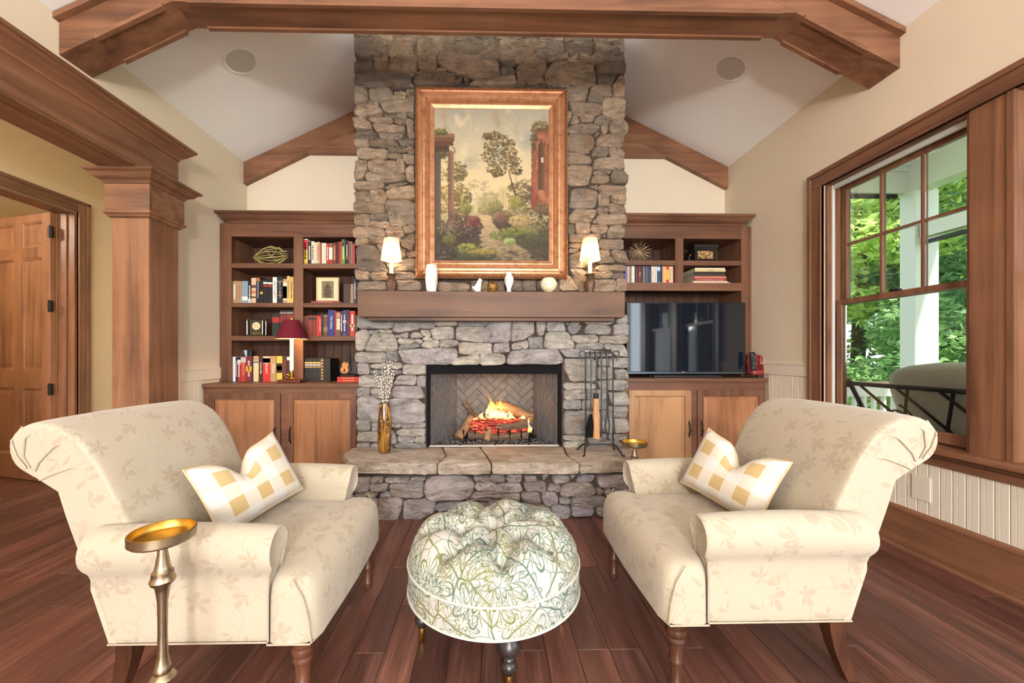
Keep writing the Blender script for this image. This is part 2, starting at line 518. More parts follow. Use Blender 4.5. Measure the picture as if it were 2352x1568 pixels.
def ottoman_mat():
    s = NT('floral_line_print')
    uv = s.n('ShaderNodeUVMap').outputs[0]
    warp = s.n('ShaderNodeTexNoise'); warp.inputs['Scale'].default_value = 9.0; warp.inputs['Detail'].default_value = 3
    s.l(uv, warp.inputs['Vector'])
    v2 = s.n('ShaderNodeVectorMath', operation='MULTIPLY_ADD')
    s.l(warp.outputs['Color'], v2.inputs[0]); v2.inputs[1].default_value = (0.045, 0.045, 0.0); s.l(uv, v2.inputs[2])
    def flowers(scale, loc, petals, w):
        mp = s.mapping(v2.outputs[0], (1, 1, 1), loc=loc)
        vo = s.n('ShaderNodeTexVoronoi', voronoi_dimensions='2D'); vo.inputs['Scale'].default_value = scale
        s.l(mp, vo.inputs['Vector'])
        d = s.n('ShaderNodeVectorMath', operation='SUBTRACT'); s.l(mp, d.inputs[0]); s.l(vo.outputs['Position'], d.inputs[1])
        sp = s.n('ShaderNodeSeparateXYZ'); s.l(d.outputs[0], sp.inputs[0])
        th = s.math('ARCTAN2', sp.outputs[1], sp.outputs[0])
        ds = vo.outputs['Distance']
        pet = s.math('ABSOLUTE', s.math('SINE', s.math('MULTIPLY', th, petals / 2)))
        out = []
        for a, b in ((0.20, 0.30), (0.10, 0.13)):
            r = s.math('MULTIPLY_ADD', pet, b, a)
            out.append(s.ramp(s.math('ABSOLUTE', s.math('SUBTRACT', ds, r)), [(w * 0.5, 1), (w, 0)]))
        ray_ = s.math('ABSOLUTE', s.math('SINE', s.math('MULTIPLY', th, petals)))
        ray_ = s.ramp(ray_, [(0.10, 1), (0.22, 0)])
        mask = s.math('MULTIPLY', s.ramp(ds, [(0.08, 0), (0.12, 1)]), s.ramp(ds, [(0.42, 1), (0.5, 0)]))
        out.append(s.math('MULTIPLY', ray_, mask))
        ed = s.n('ShaderNodeTexVoronoi', voronoi_dimensions='2D', feature='DISTANCE_TO_EDGE'); ed.inputs['Scale'].default_value = scale
        s.l(mp, ed.inputs['Vector'])
        out.append(s.ramp(ed.outputs['Distance'], [(0.008, 1), (0.02, 0)]))
        a = out[0]
        for b in out[1:]: a = s.math('MAXIMUM', a, b)
        return a
    f1 = flowers(3.9, (0, 0, 0), 9, 0.03)
    f2 = flowers(7.0, (0.37, 0.21, 0), 7, 0.045)
    line = s.math('MAXIMUM', f1, s.math('MULTIPLY', f2, 0.75))
    hue = s.noise(uv, 5, 2)
    lc = s.ramp(hue, [(0.38, srgb(108, 108, 58)), (0.5, srgb(84, 100, 76)), (0.62, srgb(70, 98, 90))])
    c = s.mix(s.math('MULTIPLY', line, 0.95), srgb(176, 175, 168), lc)
    s.set(color=c, rough=0.75, spec=0.2)
    s.bump(s.noise(uv, 420, 2), 0.08, 0.001)
    return s.m
M['ottoman'] = ottoman_mat()
M['ottoman_welt'] = plain('pale_welt', srgb(190, 188, 178), 0.8, var=0.08, scale=120)

def gingham(name, n=7):
    s = NT(name)
    uv = s.n('ShaderNodeUVMap').outputs[0]
    sp = s.n('ShaderNodeSeparateXYZ'); s.l(uv, sp.inputs[0])
    def band(o):
        return s.math('GREATER_THAN', s.math('FRACT', s.math('MULTIPLY', o, n / 2)), 0.5)
    a, b = band(sp.outputs[0]), band(sp.outputs[1])
    t = s.math('MULTIPLY', s.math('ADD', a, b), 0.5)
    c = s.ramp(t, [(0.0, srgb(202, 200, 197)), (0.5, srgb(200, 192, 178)), (1.0, srgb(180, 156, 112))])
    w = s.noise(s.mapping(uv, (60, 420, 1)), 1, 2)
    c = s.mix(0.18, c, s.ramp(w, [(0.3, (0.4, 0.35, 0.28)), (0.7, (1, 1, 1))]), 'MULTIPLY')
    s.set(color=c, rough=0.85, spec=0.15)
    s.bump(w, 0.1, 0.001)
    return s.m
M['gingham'] = gingham('yellow_gingham')
M['cord'] = plain('twisted_cord', srgb(188, 166, 130), 0.8, var=0.25, scale=260)

def emis(name, c, k):
    s = NT(name)
    s.set(color=(c[0] * .6, c[1] * .6, c[2] * .6), emit=c, es=k, rough=0.6)
    return s.m
def vcol_mat(name, rough=0.6):
    s = NT(name)
    a = s.n('ShaderNodeVertexColor'); a.layer_name = 'paint'
    s.set(color=a.outputs[0], rough=rough, spec=0.25)
    return s.m
M['canvas'] = vcol_mat('oil_paint')
_pc = {}
def col(r, g, b, rough=0.55, metal=0):
    k = (r, g, b, rough, metal)
    if k not in _pc:
        _pc[k] = plain('colour_%d_%d_%d' % (r, g, b), srgb(r, g, b), rough, metal=metal, var=0.05)
    return _pc[k]
# ================================================================== ROOM
XL, XR, YB, YR = -2.51, 2.51, 4.12, -6.6
EAVE, SL = 3.15, 0.48
RIDGE = EAVE + XR * SL
rnd = random.Random(7)
def ceil_z(x): return EAVE + (XR - abs(x)) * SL

# floor: sub floor with planks laid on it
floor = structure(MB().box(-6.6, 2.66, YR - 0.3, 5.6, -0.12, -0.006).obj('floor', M['floor']))
PW = 0.127
plank_mesh = {}
def plank(x, y0, y1):
    L = round(y1 - y0, 2)
    if L not in plank_mesh:
        mb = MB().box(-PW / 2 + 0.0008, PW / 2 - 0.0008, -L / 2 + 0.0008, L / 2 - 0.0008, -0.006, 0)
        o = mb.obj('floor_plank', M['floor'], floor, world=False, bevel=0.0016, seg=1)
        plank_mesh[L] = o.data
    else:
        o = link('floor_plank', plank_mesh[L], None, floor)
    o.location = (x, (y0 + y1) / 2, 0)
x = XR - PW / 2
while x > -5.3:
    ys = 0.75
    end = 3.52 if x > -2.5 else 4.5
    if x < -3.85: ys = 2.2
    y = ys
    first = True
    while y < end - 0.05:
        L = rnd.choice((0.62, 0.94, 1.22, 1.56, 1.8)) if not first else rnd.choice((0.5, 0.8, 1.1, 1.4))
        first = False
        y2 = min(end, y + L)
        if end - y2 < 0.3: y2 = end
        plank(x, y, y2)
        y = y2
    x -= PW

structure(MB().prism([(XL - .13, EAVE - .062), (0, RIDGE), (0, RIDGE + .12), (XL - .13, EAVE + .058)], 'y', YR, YB + .1)
          .prism([(XR + .15, EAVE - .072), (0, RIDGE), (0, RIDGE + .12), (XR + .15, EAVE + .048)], 'y', YR, YB + .1).obj('ceiling', M['ceil']))
structure(MB().prism([(XL, 0), (XR, 0), (XR, EAVE), (0, RIDGE), (XL, EAVE)], 'y', YB, YB + .1).obj('wall_back', M['wall']))
# rear wall with its windows (behind the viewer)
mb = MB().box(XL, XR, YR - .15, YR, 0, .55).box(XL, -2.2, YR - .15, YR, .55, 2.65).box(2.4, XR, YR - .15, YR, .55, 2.65)
mb.prism([(XL, 2.65), (XR, 2.65), (XR, EAVE), (0, RIDGE), (XL, EAVE)], 'y', YR - .15, YR)
structure(mb.obj('wall_rear', M['wall']))
wr = structure(thing('window_9', None, None, (0.1, YR - .08, .55)))
for xx in (-2.2, -0.7, 0.8, 2.31):
    MB().box(xx, xx + .09, YR - .13, YR + .02, .55, 2.65).obj('mullion', M['trim_z'], wr)
for zz in (.55, 1.6, 2.58):
    MB().box(-2.2, 2.4, YR - .12, YR - .02, zz, zz + .07).obj('rail', M['trim_x'], wr)
# left wall: solid end piece and the strip above the header beam
structure(MB().box(XL - .13, XL, 3.04, YB, 0, EAVE).box(XL - .13, XL, YR, 3.04, 2.74, EAVE).box(XL - .13, XL - .06, YR, 4.6, EAVE, 3.6).obj('wall_left', M['wall']))
# right wall with window openings
WZ0, WZ1 = .66, 2.45
WOP = [(1.99, 2.88), (.94, 1.83), (-.11, .78), (-1.16, -.27)]
mb = MB().box(XR, XR + .15, YR, YB, 0, WZ0 - .04).box(XR, XR + .15, YR, YB, WZ1, EAVE).box(XR, XR + .15, 2.88, YB, WZ0 - .04, WZ1).box(XR, XR + .15, YR, -1.16, WZ0 - .04, WZ1)
for a, b in ((1.83, 1.99), (.78, .94), (-.27, -.11)): mb.box(XR + .004, XR + .15, a, b, WZ0 - .04, WZ1)
wall_right = structure(mb.obj('wall_right', M['wall']))
wall_left = bpy.data.objects['wall_left']

# beadboard planks
BWD = 0.0585
def beadboard(x, y0, y1, z0, z1, parent, face):
    n = int(round((y1 - y0) / BWD)); w = (y1 - y0) / n
    s = -1 if face < 0 else 1
    me = None
    for i in range(n):
        if me is None:
            mb = MB().prism([(0.0012, 0), (w - .0012, 0), (w - .0012, s * .006), (w - .004, s * .009), (w * .62, s * .009), (w * .59, s * .005), (w * .56, s * .009), (.004, s * .009), (.0012, s * .006)], 'z', 0, z1 - z0)
            mb.V = [(p[1], p[0], p[2]) for p in mb.V]
            o = mb.obj('bead_board', M['bead'], parent, world=False)
            me = o.data
        else:
            o = link('bead_board', me, None, parent)
        o.location = (x, y0 + i * w, z0)
beadboard(XR, 0.6, 3.0, .25, .56, wall_right, -1)
beadboard(XR, 3.0, 3.46, .25, 1.0, wall_right, -1)
beadboard(XL, 3.04, 3.48, .0, .955, wall_left, 1)
structure(MB().box(XR - .016, XR, 3.0, 3.68, 1.003, 1.10).box(XR - .022, XR, 3.0, 3.68, 1.092, 1.104).obj('trim_1', M['bead'], bevel=.003))
structure(MB().box(XL, XL + .016, 3.06, 3.7, .955, 1.05).box(XL, XL + .022, 3.06, 3.7, 1.043, 1.055).obj('trim_2', M['bead'], bevel=.003))
structure(MB().prism([(XR, 0), (XR - .03, 0), (XR - .03, .012), (XR - .02, .022), (XR - .02, .228), (XR - .024, .232), (XR - .024, .25), (XR - .014, .26), (XR, .262)], 'y', YR, 3.46).obj('baseboard_right', M['trim_y']))
structure(MB().box(XL, XL + .02, 3.08, 3.46, 0, .24).obj('baseboard_left', M['trim_y'], bevel=.004))
pl = thing('wall_plate', 'blank cream wall plate on the beadboard under the window', 'wall plate', (XR - .01, 2.2, .40))
MB().box(XR - .016, XR - .0095, 2.165, 2.262, .335, .475).obj('plate', M['bead'], pl, bevel=.003)
for zz in (.37, .44):
    MB().box(XR - .0175, XR - .0162, 2.21, 2.216, zz - .003, zz + .003).obj('screw', M['white'], pl)

# ---- windows of the right wall
win = structure(thing('window_1', None, None, (XR, 2.4, .6)))
G = M['trim_y']; GZ = M['trim_z']
mb = MB().box(XR - .022, XR, -1.3, 3.0, 2.44, 2.545); mb.box(XR - .034, XR, -1.3, 3.004, 2.522, 2.552); mb.box(XR - .028, XR, -1.3, 2.9, 2.44, 2.455)
mb.obj('head_casing', G, win, bevel=.004)
mb = MB().box(XR - .022, XR, 2.885, 2.996, .655, 2.44); mb.box(XR - .034, XR, 2.974, 3.004, .655, 2.522); mb.box(XR - .028, XR, 2.885, 2.90, .66, 2.44)
mb.obj('side_casing', GZ, win, bevel=.004)
MB().box(XR - .075, XR + .09, -1.3, 3.03, .628, .66).obj('stool', G, win, bevel=.008)
mb = MB().box(XR - .022, XR, -1.3, 3.0, .553, .628); mb.box(XR - .045, XR, -1.3, 3.01, .606, .628)
mb.obj('apron', G, win, bevel=.005)
for a, b in ((1.83, 1.99), (.78, .94)):
    MB().box(XR - .008, XR + .003, a, b, .66, 2.44).obj('mullion_board', GZ, win)
    for yy in (a - .001,):
        MB().box(XR - .014, XR + .02, yy - .018, yy + .012, .66, 2.44).obj('mullion_bead', GZ, win, bevel=.004)
def sash_window(y0, y1, full=True):
    # jambs
    for yy, s in ((y1, -1), (y0, 1)):
        MB().box(XR + .004, XR + .035, min(yy, yy + s * .02), max(yy, yy + s * .02), .66, 2.45).obj('jamb', GZ, win)
        MB().box(XR + .036, XR + .055, min(yy, yy + s * .028), max(yy, yy + s * .028), .66, 2.45).obj('stop', M['white'], win)
        MB().box(XR + .056, XR + .15, min(yy, yy + s * .02), max(yy, yy + s * .02), .66, 2.45).obj('jamb_liner', GZ, win)
    MB().box(XR + .004, XR + .15, y0 + .02, y1 - .02, 2.43, 2.45).obj('head_jamb', G, win)
    MB().box(XR + .04, XR + .06, y0 + .03, y1 - .03, 2.40, 2.43).obj('head_stop', M['white'], win)
    MB().box(XR + .09, XR + .15, y0 + .02, y1 - .02, .64, .68).obj('sill', G, win)
    a, b = y0 + .03, y1 - .03
    for nm, xa, za, zb, rt, rb in (('upper_sash', XR + .10, 1.54, 2.425, .04, .038), ('lower_sash', XR + .062, .672, 1.578, .036, .062)):
        xb = xa + .034
        sh = MB()
        sh.box(xa, xb, a, a + .04, za, zb).box(xa, xb, b - .04, b, za, zb)
        sh.box(xa, xb, a + .04, b - .04, zb - rt, zb).box(xa, xb, a + .04, b - .04, za, za + rb)
        so = sh.obj(nm, GZ, win, bevel=.003)
        ga, gb, gz0, gz1 = a + .04, b - .04, za + rb, zb - rt
        if nm == 'upper_sash':
            ys = [ga + (gb - ga) * i / 3 for i in range(4)]
            zs = [gz0, (gz0 + gz1) / 2, gz1]
            for i in (1, 2):
                MB().box(xa + .002, xb - .002, ys[i] - .008, ys[i] + .008, gz0, gz1).obj('muntin', GZ, so, bevel=.003)
            MB().box(xa + .003, xb - .003, ga, gb, zs[1] - .008, zs[1] + .008).obj('muntin', G, so)
            for i in range(3):
                for j in range(2):
                    MB().box(xa + .015, xa + .018, ys[i] + .0082, ys[i + 1] - .0082, zs[j] + .0082, zs[j + 1] - .0082).obj('pane', M['pane'], so)
        else:
            MB().box(xa + .015, xa + .018, ga, gb, gz0, gz1).obj('pane', M['pane'], so)
            MB().box(xa - .004, xa + .02, (ga + gb) / 2 - .03, (ga + gb) / 2 + .03, zb, zb + .012).ball((xa + .006, (ga + gb) / 2 + .012, zb + .016), .012).obj('sash_lock', M['black_metal'], so)
            for yy in (ga - .012, gb + .004):
                MB().box(xb, xb + .012, yy, yy + .008, za, zb).obj('track', M['chrome'], so)
for w in WOP[:2]: sash_window(*w)

# ---- square column and header beam on the left
cx0, cx1, cy0, cy1 = -2.64, -2.385, 2.80, 3.06
colm = thing('square_column', 'square stained wood column with moulded capital beside the white wall', 'column', ((cx0 + cx1) / 2, (cy0 + cy1) / 2, 0))
MB().box(cx0, cx1, cy0, cy1, 0.16, 2.17).obj('shaft', M['trim_z'], colm, bevel=.005)
MB().ring(cx0, cx1, cy0, cy1, [(.03, 0), (.03, .14), (.015, .158), (.008, .16)]).obj('plinth', M['trim_x'], colm)
MB().ring(cx0, cx1, cy0, cy1, [(.003, 2.132), (.018, 2.14), (.022, 2.152), (.034, 2.16), (.036, 2.175), (.026, 2.178)]).obj('neck_moulding', M['trim_x'], colm)
MB().ring(cx0, cx1, cy0, cy1, [(.026, 2.178), (.026, 2.362)]).obj('frieze', M['trim_x'], colm)
MB().ring(cx0, cx1, cy0, cy1, [(.027, 2.362), (.036, 2.366), (.036, 2.376), (.046, 2.386), (.062, 2.392), (.074, 2.404), (.086, 2.422), (.104, 2.432), (.108, 2.436), (.108, 2.4475), (.0, 2.4475)]).obj('capital_crown', M['trim_x'], colm)
hb = thing('header_beam', 'boxed wooden header beam with crown moulding over the wide opening', 'beam', (-2.51, 0, 2.448))
MB().box(cx0, cx1, YR, 3.06, 2.449, 2.735).obj('beam_box', M['trim_y'], hb)
mb = MB()
prof = [(0, 2.655), (.012, 2.66), (.012, 2.672), (.026, 2.680), (.044, 2.69), (.060, 2.704), (.078, 2.716), (.088, 2.728), (.100, 2.733), (.104, 2.738), (.104, 2.752), (0, 2.752)]
secs = [[(cx1 + a, YR, z) for a, z in prof], [(cx1 + a, 3.06 + a * .55, z) for a, z in prof]]
mb.loft(secs).obj('crown', M['trim_y'], hb)
MB().prism([(cx1, 2.445), (cx1 + .007, 2.445), (cx1 + .007, 2.468), (cx1, 2.476)], 'y', YR, 2.69).obj('edge_bead', M['trim_y'], hb)
MB().box(-2.56, -2.465, YR, 2.69, 2.443, 2.449).obj('soffit_panel', M['trim_y'], hb)

# ---- roof trusses
def truss(name, label, y0, y1, trim):
    t = thing(name, label, 'roof truss', (0, (y0 + y1) / 2, 2.9))
    zk, xk = 3.25, 1.865
    b0 = 2.925
    zt = lambda x: ceil_z(x) - .003
    for s in (-1, 1):
        xw = s * (XR - .001)
        slope = (zk - b0) / (XR - xk)
        poly = [(xw, b0), (s * xk, zk), (0, zk + xk * slope), (0, zt(0)), (xw, zt(XR))]
        MB().prism(poly, 'y', y0, y1).obj('rafter', M['trim_x'], t)
        if trim:
            MB().prism([(s * XR * .9995, zt(XR) - .035), (0, zt(0) - .035), (0, zt(0)), (s * XR * .9995, zt(XR))], 'y', y0 - .035, y0).obj('crown_strip', M['trim_x'], t)
            e = .012
            for ya, yb in ((y0 - .006, y0 + .02), (y1 - .02, y1 + .006)):
                MB().prism([(s * 2.30, b0 + (XR - 2.30) * slope - e), (s * (xk + .05), zk - .05 * slope - e), (s * (xk + .05), zk + .012 - .05 * slope), (s * 2.30, b0 + (XR - 2.30) * slope + .012)], 'y', ya, yb).obj('edge_bead', M['trim_x'], t)
    MB().box(-xk, xk, y0 + .001, y1 - .001, zk, zk + .23).obj('tie_beam', M['trim_x'], t)
    if trim:
        for ya, yb in ((y0 - .006, y0 + .02), (y1 - .02, y1 + .006)):
            MB().box(-1.78, 1.78, ya, yb, zk - .012, zk + .015).obj('edge_bead', M['trim_x'], t)
truss('roof_truss', 'boxed wooden ceiling truss spanning the room in front of the stone chimney', 2.34, 2.534, True)
truss('wall_truss', 'flat wooden truss boards fixed on the gable wall behind the chimney', 4.06, YB - .001, False)

for s, lab in ((-1, 'round white ceiling speaker above the bookshelves with the burgundy lamp'), (1, 'round white ceiling speaker above the television cabinet')):
    t = thing('ceiling_speaker', lab, 'speaker', (s * 1.91, 3.06, ceil_z(1.91)), group='ceiling speakers')
    t.rotation_euler = (0, s * math.atan(SL), 0)
    MB().lathe([(.102, -.002), (.112, -.010), (.124, -.008), (.128, -.001), (.102, -.001)], n=40, cap=False).obj('trim_ring', M['ceil'], t, smooth=40, world=False)
    MB().lathe([(.001, -.009), (.09, -.009), (.101, -.005), (.101, 0)], n=40, cap=False).obj('grille', M['speaker'], t, smooth=40, world=False)

# ---- hall beyond the opening, with the open panelled door
HX = -3.85
structure(MB().box(HX - .15, HX, YR, 2.80, 0, 3.6).box(HX - .15, HX, 3.74, 4.7, 0, 3.6).box(HX - .15, HX, 2.80, 3.74, 2.50, 3.6).obj('wall_hall', M['hallwall']))
structure(MB().box(HX, cx0, 4.6, 4.7, 0, 3.6).box(HX, cx0, YR - .1, YR, 0, 3.6).obj('wall_hall_end', M['hallwall']))
structure(MB().box(HX - .15, cx0, YR, 4.7, 3.6, 3.7).obj('ceiling_hall', M['ceil']))
structure(MB().box(-6.6, HX - .15, 5.4, 5.5, 0, 2.9).box(-6.7, -6.6, .8, 5.5, 0, 2.9).box(-6.6, HX - .15, .8, .9, 0, 2.9).box(HX - .16, HX - .15, 3.74, 5.4, 0, 2.9).obj('wall_study', M['yellow']))
structure(MB().box(-6.7, HX - .15, .8, 5.5, 2.9, 3.0).obj('ceiling_study', M['ceil']))
light('study_ceiling_light', 'POINT', (-4.9, 2.6, 2.6), 38, (1.0, 0.88, 0.68), size=.12)
light('hall_ceiling_light', 'POINT', (-3.2, 1.2, 2.6), 22, (1.0, 0.86, 0.66), size=.12)
tr = structure(thing('trim_3', None, None, (HX, 3.3, 0)))
for a, b in ((2.70, 2.80), (3.74, 3.84)):
    o = 1 if a > 3 else 0
    MB().box(HX, HX + .02, a, b, 0, 2.61).box(HX, HX + .032, *((b - .026, b) if o else (a, a + .026)), 0, 2.61).box(HX, HX + .026, *((a, a + .014) if o else (b - .014, b)), 0, 2.51).obj('side_casing', M['trim_z'], tr, bevel=.004)
MB().box(HX + .001, HX + .02, 2.80, 3.74, 2.51, 2.61).box(HX + .001, HX + .032, 2.70, 3.84, 2.585, 2.612).box(HX + .001, HX + .026, 2.80, 3.74, 2.505, 2.519).obj('head_casing', M['trim_y'], tr, bevel=.004)
MB().box(HX - .16, HX, 3.722, 3.741, 0, 2.50).obj('jamb', M['door_z'], tr)
MB().box(HX - .11, HX - .06, 3.708, 3.722, 0, 2.49).obj('door_stop', M['trim_z'], tr)
MB().box(HX - .16, HX, 2.80, 2.82, 0, 2.50).obj('jamb', M['door_z'], tr)
MB().box(HX - .16, HX, 2.82, 3.722, 2.482, 2.502).obj('head_jamb', M['trim_y'], tr)
dr = structure(thing('door_1', None, None, (HX - .15, 3.685, 0), radians(-15.6)))
D = M['door_z']; DW, DT = .90, .022
zr = [(.012, .235), (.865, 1.035), (2.075, 2.175), (2.41, 2.48)]
cols = [(-.115, -.005), (-.505, -.395), (-.90, -.785)]
for a, b in cols: MB().box(a, b, -DT, DT, .012, 2.48).obj('stile', D, dr, world=False, bevel=.002, seg=1)
for za, zb in zr:
    for xa, xb in ((-.395, -.115), (-.785, -.505)):
        MB().box(xa, xb, -DT + .001, DT - .001, za, zb).obj('rail', D, dr, world=False)
for xa, xb in ((-.395, -.115), (-.785, -.505)):
    for za, zb in ((.235, .865), (1.035, 2.075), (2.175, 2.41)):
        p = MB()
        p.frame(xa, xb, za, zb, 0, [(0, DT - .004), (.014, DT - .008), (.018, .008), (.032, .008), (.062, DT - .010)])
        p.box(xa + .062, xb - .062, -(DT - .010), DT - .010, za + .062, zb - .062)
        p.box(xa, xb, -.006, DT - .008, za, zb)
        p.obj('panel', D, dr, world=False)
for zz in (.86, 1.62, 2.30):
    h = MB().box(-.002, .012, -.03, -.008, zz - .05, zz + .05).box(-.03, .0, -.026, -.0225, zz - .05, zz + .05).box(.006, .03, -.03, -.024, zz - .05, zz + .05)
    h.tube([(.006, -.031, zz - .055), (.006, -.031, zz + .055)], .008).obj('hinge', M['black_metal'], dr, world=False)
MB().tube([(-.84, -.022, 1.0), (-.84, -.07, 1.0)], .011).tube([(-.84, -.065, 1.0), (-.73, -.068, 1.0)], .009).lathe([(.028, 0), (.028, .001)], (-.84, -.03, 1.0)).obj('handle', M['black_metal'], dr, world=False)

# ---- downlights added out of view in the vault to brighten the seating
DLL = ('added unseen ceiling downlight above the armchair by the column', 'added unseen ceiling downlight above the armchair by the window', 'added unseen ceiling downlight between the chandelier and the hall opening', 'added unseen ceiling downlight between the chandelier and the window wall')
for i, (x, y) in enumerate(((-1.25, .4), (1.25, .4), (-1.25, -2.0), (1.25, -2.0))):
    t = thing('added_downlight', DLL[i], 'downlight', (x, y, ceil_z(x)), group='added downlights')
    t.rotation_euler = (0, math.copysign(math.atan(SL), x), 0)
    MB().lathe([(.06, -.012), (.085, -.010), (.092, -.001), (.06, -.001)], n=28, cap=False).obj('trim_ring', M['white'], t, world=False, smooth=40)
    MB().lathe([(.001, -.006), (.06, -.006)], n=28, cap=False).obj('lens', emis('added_downlight_lens_%d' % i, (1, .86, .66), 6), t, world=False)
    light('added_downlight_lamp', 'SPOT', (x, y, ceil_z(x) - .04), 16, (1.0, 0.91, 0.79), size=.06, spot=radians(120), target=(x * .8, y + .35, 0))
# chandelier behind the viewer
ch = thing('chandelier', 'dark iron chandelier with candle bulbs behind the seating', 'chandelier', (.2, -2.6, 1.9))
MB().tube([(.2, -2.6, 2.05), (.2, -2.6, ceil_z(.2))], .008).ball((.2, -2.6, 2.02), .05).obj('stem', M['black_metal'], ch)
for k in range(5):
    a = 2 * pi * k / 5
    ex, ey = .2 + .28 * cos(a), -2.6 + .28 * sin(a)
    MB().tube([(.2, -2.6, 2.02), (.2 + .16 * cos(a), -2.6 + .16 * sin(a), 1.93), (ex, ey, 1.98)], .007).lathe([(.02, 0), (.02, .008), (.012, .01), (.012, .07)], (ex, ey, 1.98), 12).obj('arm', M['black_metal'], ch)
    MB().ball((ex, ey, 2.075), .018, sz=1.5).obj('bulb', emis('candle_bulb_%d' % k, (1, .84, .62), 25), ch, smooth=True)
light('chandelier_lamp', 'POINT', (.2, -2.6, 1.93), 270, (1.0, 0.94, 0.86), size=.16)
# ================================================================== OUTSIDE: porch, garden, daybed
MW = M['white']
porch = structure(MB().box(2.66, 6.0, -4, 5.6, -.2, -.05).obj('floor_porch', plain('porch_boards', srgb(150, 140, 128), .7, var=.1)))
structure(MB().box(2.66, 6.2, -4, 5.6, 3.78, 3.95).obj('ceiling_porch', MW))
pc = bpy.data.objects['ceiling_porch']
me = None
for i in range(30):
    if me is None:
        o = MB().box(0, 2.9, .002, .098, -.012, 0).obj('ceiling_board', plain('porch_ceiling_paint', srgb(226, 228, 214), .6, var=.02), pc, world=False, bevel=.003, seg=1); me = o.data
    else:
        o = link('ceiling_board', me, None, pc)
    o.location = (2.7, 2.2 + i * .1, 3.78)
pe = structure(thing('trim_4', None, None, (4.2, 5.2, 0)))
MB().box(2.66, 6.0, 5.12, 5.30, 3.34, 3.78).obj('end_header', MW, pe)
MB().box(2.66, 5.6, 5.06, 5.12, 3.68, 3.74).box(2.66, 5.6, 5.09, 5.12, 3.62, 3.68).obj('end_crown', MW, pe)
MB().box(5.58, 5.80, -4, 5.12, 3.34, 3.78).obj('side_header', MW, pe)
MB().box(5.60, 5.74, -4, 4.98, 2.70, 2.92).obj('transom_rail', MW, pe)
MB().box(5.62, 5.70, -4, 4.98, 2.62, 2.66).obj('screen_bar', M['black_metal'], pe)
MB().box(2.66, 5.5, 5.16, 5.2, 3.29, 3.335).obj('screen_head', M['black_metal'], pe)
for i, (x0, y0) in enumerate(((5.56, 5.0), (5.56, 2.9), (5.56, .4))):
    p = thing('porch_post', ('white square porch post at the corner of the porch', 'white square porch post midway along the porch side', 'white square porch post nearest the porch steps')[i], 'post', (x0 + .15, y0 + .1, -.05))
    MB().box(x0, x0 + .32, y0, y0 + .19, -.05, 3.34).obj('shaft', MW, p, bevel=.006)
    MB().ring(x0, x0 + .32, y0, y0 + .19, [(.03, -.05), (.03, .1), (.005, .12)]).obj('plinth', MW, p)
rl = thing('porch_railing', 'white porch railing with square balusters and tan cap beyond the window', 'railing', (4.1, 5.2, -.05))
MB().box(2.7, 5.56, 5.14, 5.26, .78, .815).obj('cap_rail', plain('tan_rail', srgb(190, 160, 132), .6), rl, bevel=.006)
MB().box(2.7, 5.56, 5.16, 5.24, .62, .78).obj('top_rail', MW, rl)
MB().box(2.7, 5.56, 5.17, 5.23, .04, .12).obj('bottom_rail', MW, rl)
me = None
for i in range(21):
    if me is None:
        o = MB().box(-.02, .02, -.02, .02, 0, .5).obj('baluster', MW, rl, world=False); me = o.data
    else: o = link('baluster', me, None, rl)
    o.location = Vector((2.78 + i * .135, 5.2, .12)) - root_off(rl)

# daybed on the porch, its scrolled iron back towards the window
db = thing('daybed', 'black scrolled iron daybed with grey cushions on the porch', 'daybed', (3.2, 2.2, -.05))
IR = M['black_metal']
def DB(y, s):   # point on the sloping iron back: s=0 top, 1 bottom
    return (2.80 + .26 * s, y, .955 - .62 * s)
MB().tube([DB(1.0, 0), DB(2.98, 0)], .016, 8).obj('top_bar', IR, db, smooth=40)
MB().tube([DB(1.0, 1), DB(2.9, 1)], .014, 8).obj('bottom_bar', IR, db, smooth=40)
for y in (2.98, 1.0):
    MB().tube([(2.80, y + .012, .955), (2.80, y + .03, .955)], .034, 12).ball((2.80, y + .025, .955), .03).obj('finial', IR, db, smooth=40)
    MB().tube([DB(y, 0), DB(y - .06 if y > 2 else y + .06, 1), (3.16, y - .08 if y > 2 else y + .08, -.049)], .016, 8).obj('leg', IR, db, smooth=40)
    MB().tube([(3.75, y, .75), (3.75, y, -.049)], .016, 8).obj('leg', IR, db, smooth=40)
for k in range(9):          # diagonal lattice bars
    y = 2.9 - k * .26
    MB().tube([DB(min(y, 2.93), .02), DB(y - .52, .98)], .010, 6).obj('lattice_bar', IR, db, smooth=40)
    if k < 7: MB().tube([DB(y - .05, .98), DB(y - .33, .02)], .010, 6).obj('lattice_bar', IR, db, smooth=40)
for k in range(5):          # scrolls
    yc = 2.70 - k * .36
    pts = []
    for i in range(26):
        a = i / 25 * 3.4 * pi
        r = .014 + .085 * (i / 25)
        pts.append(DB(yc + r * cos(a), .30 + (.55 if k % 2 else .12) * .5 + r * sin(a) / .62))
    MB().tube(pts, .007, 6).obj('scroll', IR, db, smooth=40)
    MB().ball(DB(yc - .13, .5), .03, 8, 6).ball(DB(yc - .17, .46), .02, 8, 6).ball(DB(yc - .09, .55), .02, 8, 6).obj('rosette', IR, db, smooth=True)
GR = NT('grey_outdoor_linen'); g = GR.noise(GR.mapping(GR.co(), (40, 260, 260)), 1, 3)
GR.set(color=GR.ramp(g, [(.3, srgb(160, 157, 148)), (.7, srgb(206, 203, 192))]), rough=.9, spec=.1); GR.bump(g, .2, .003)
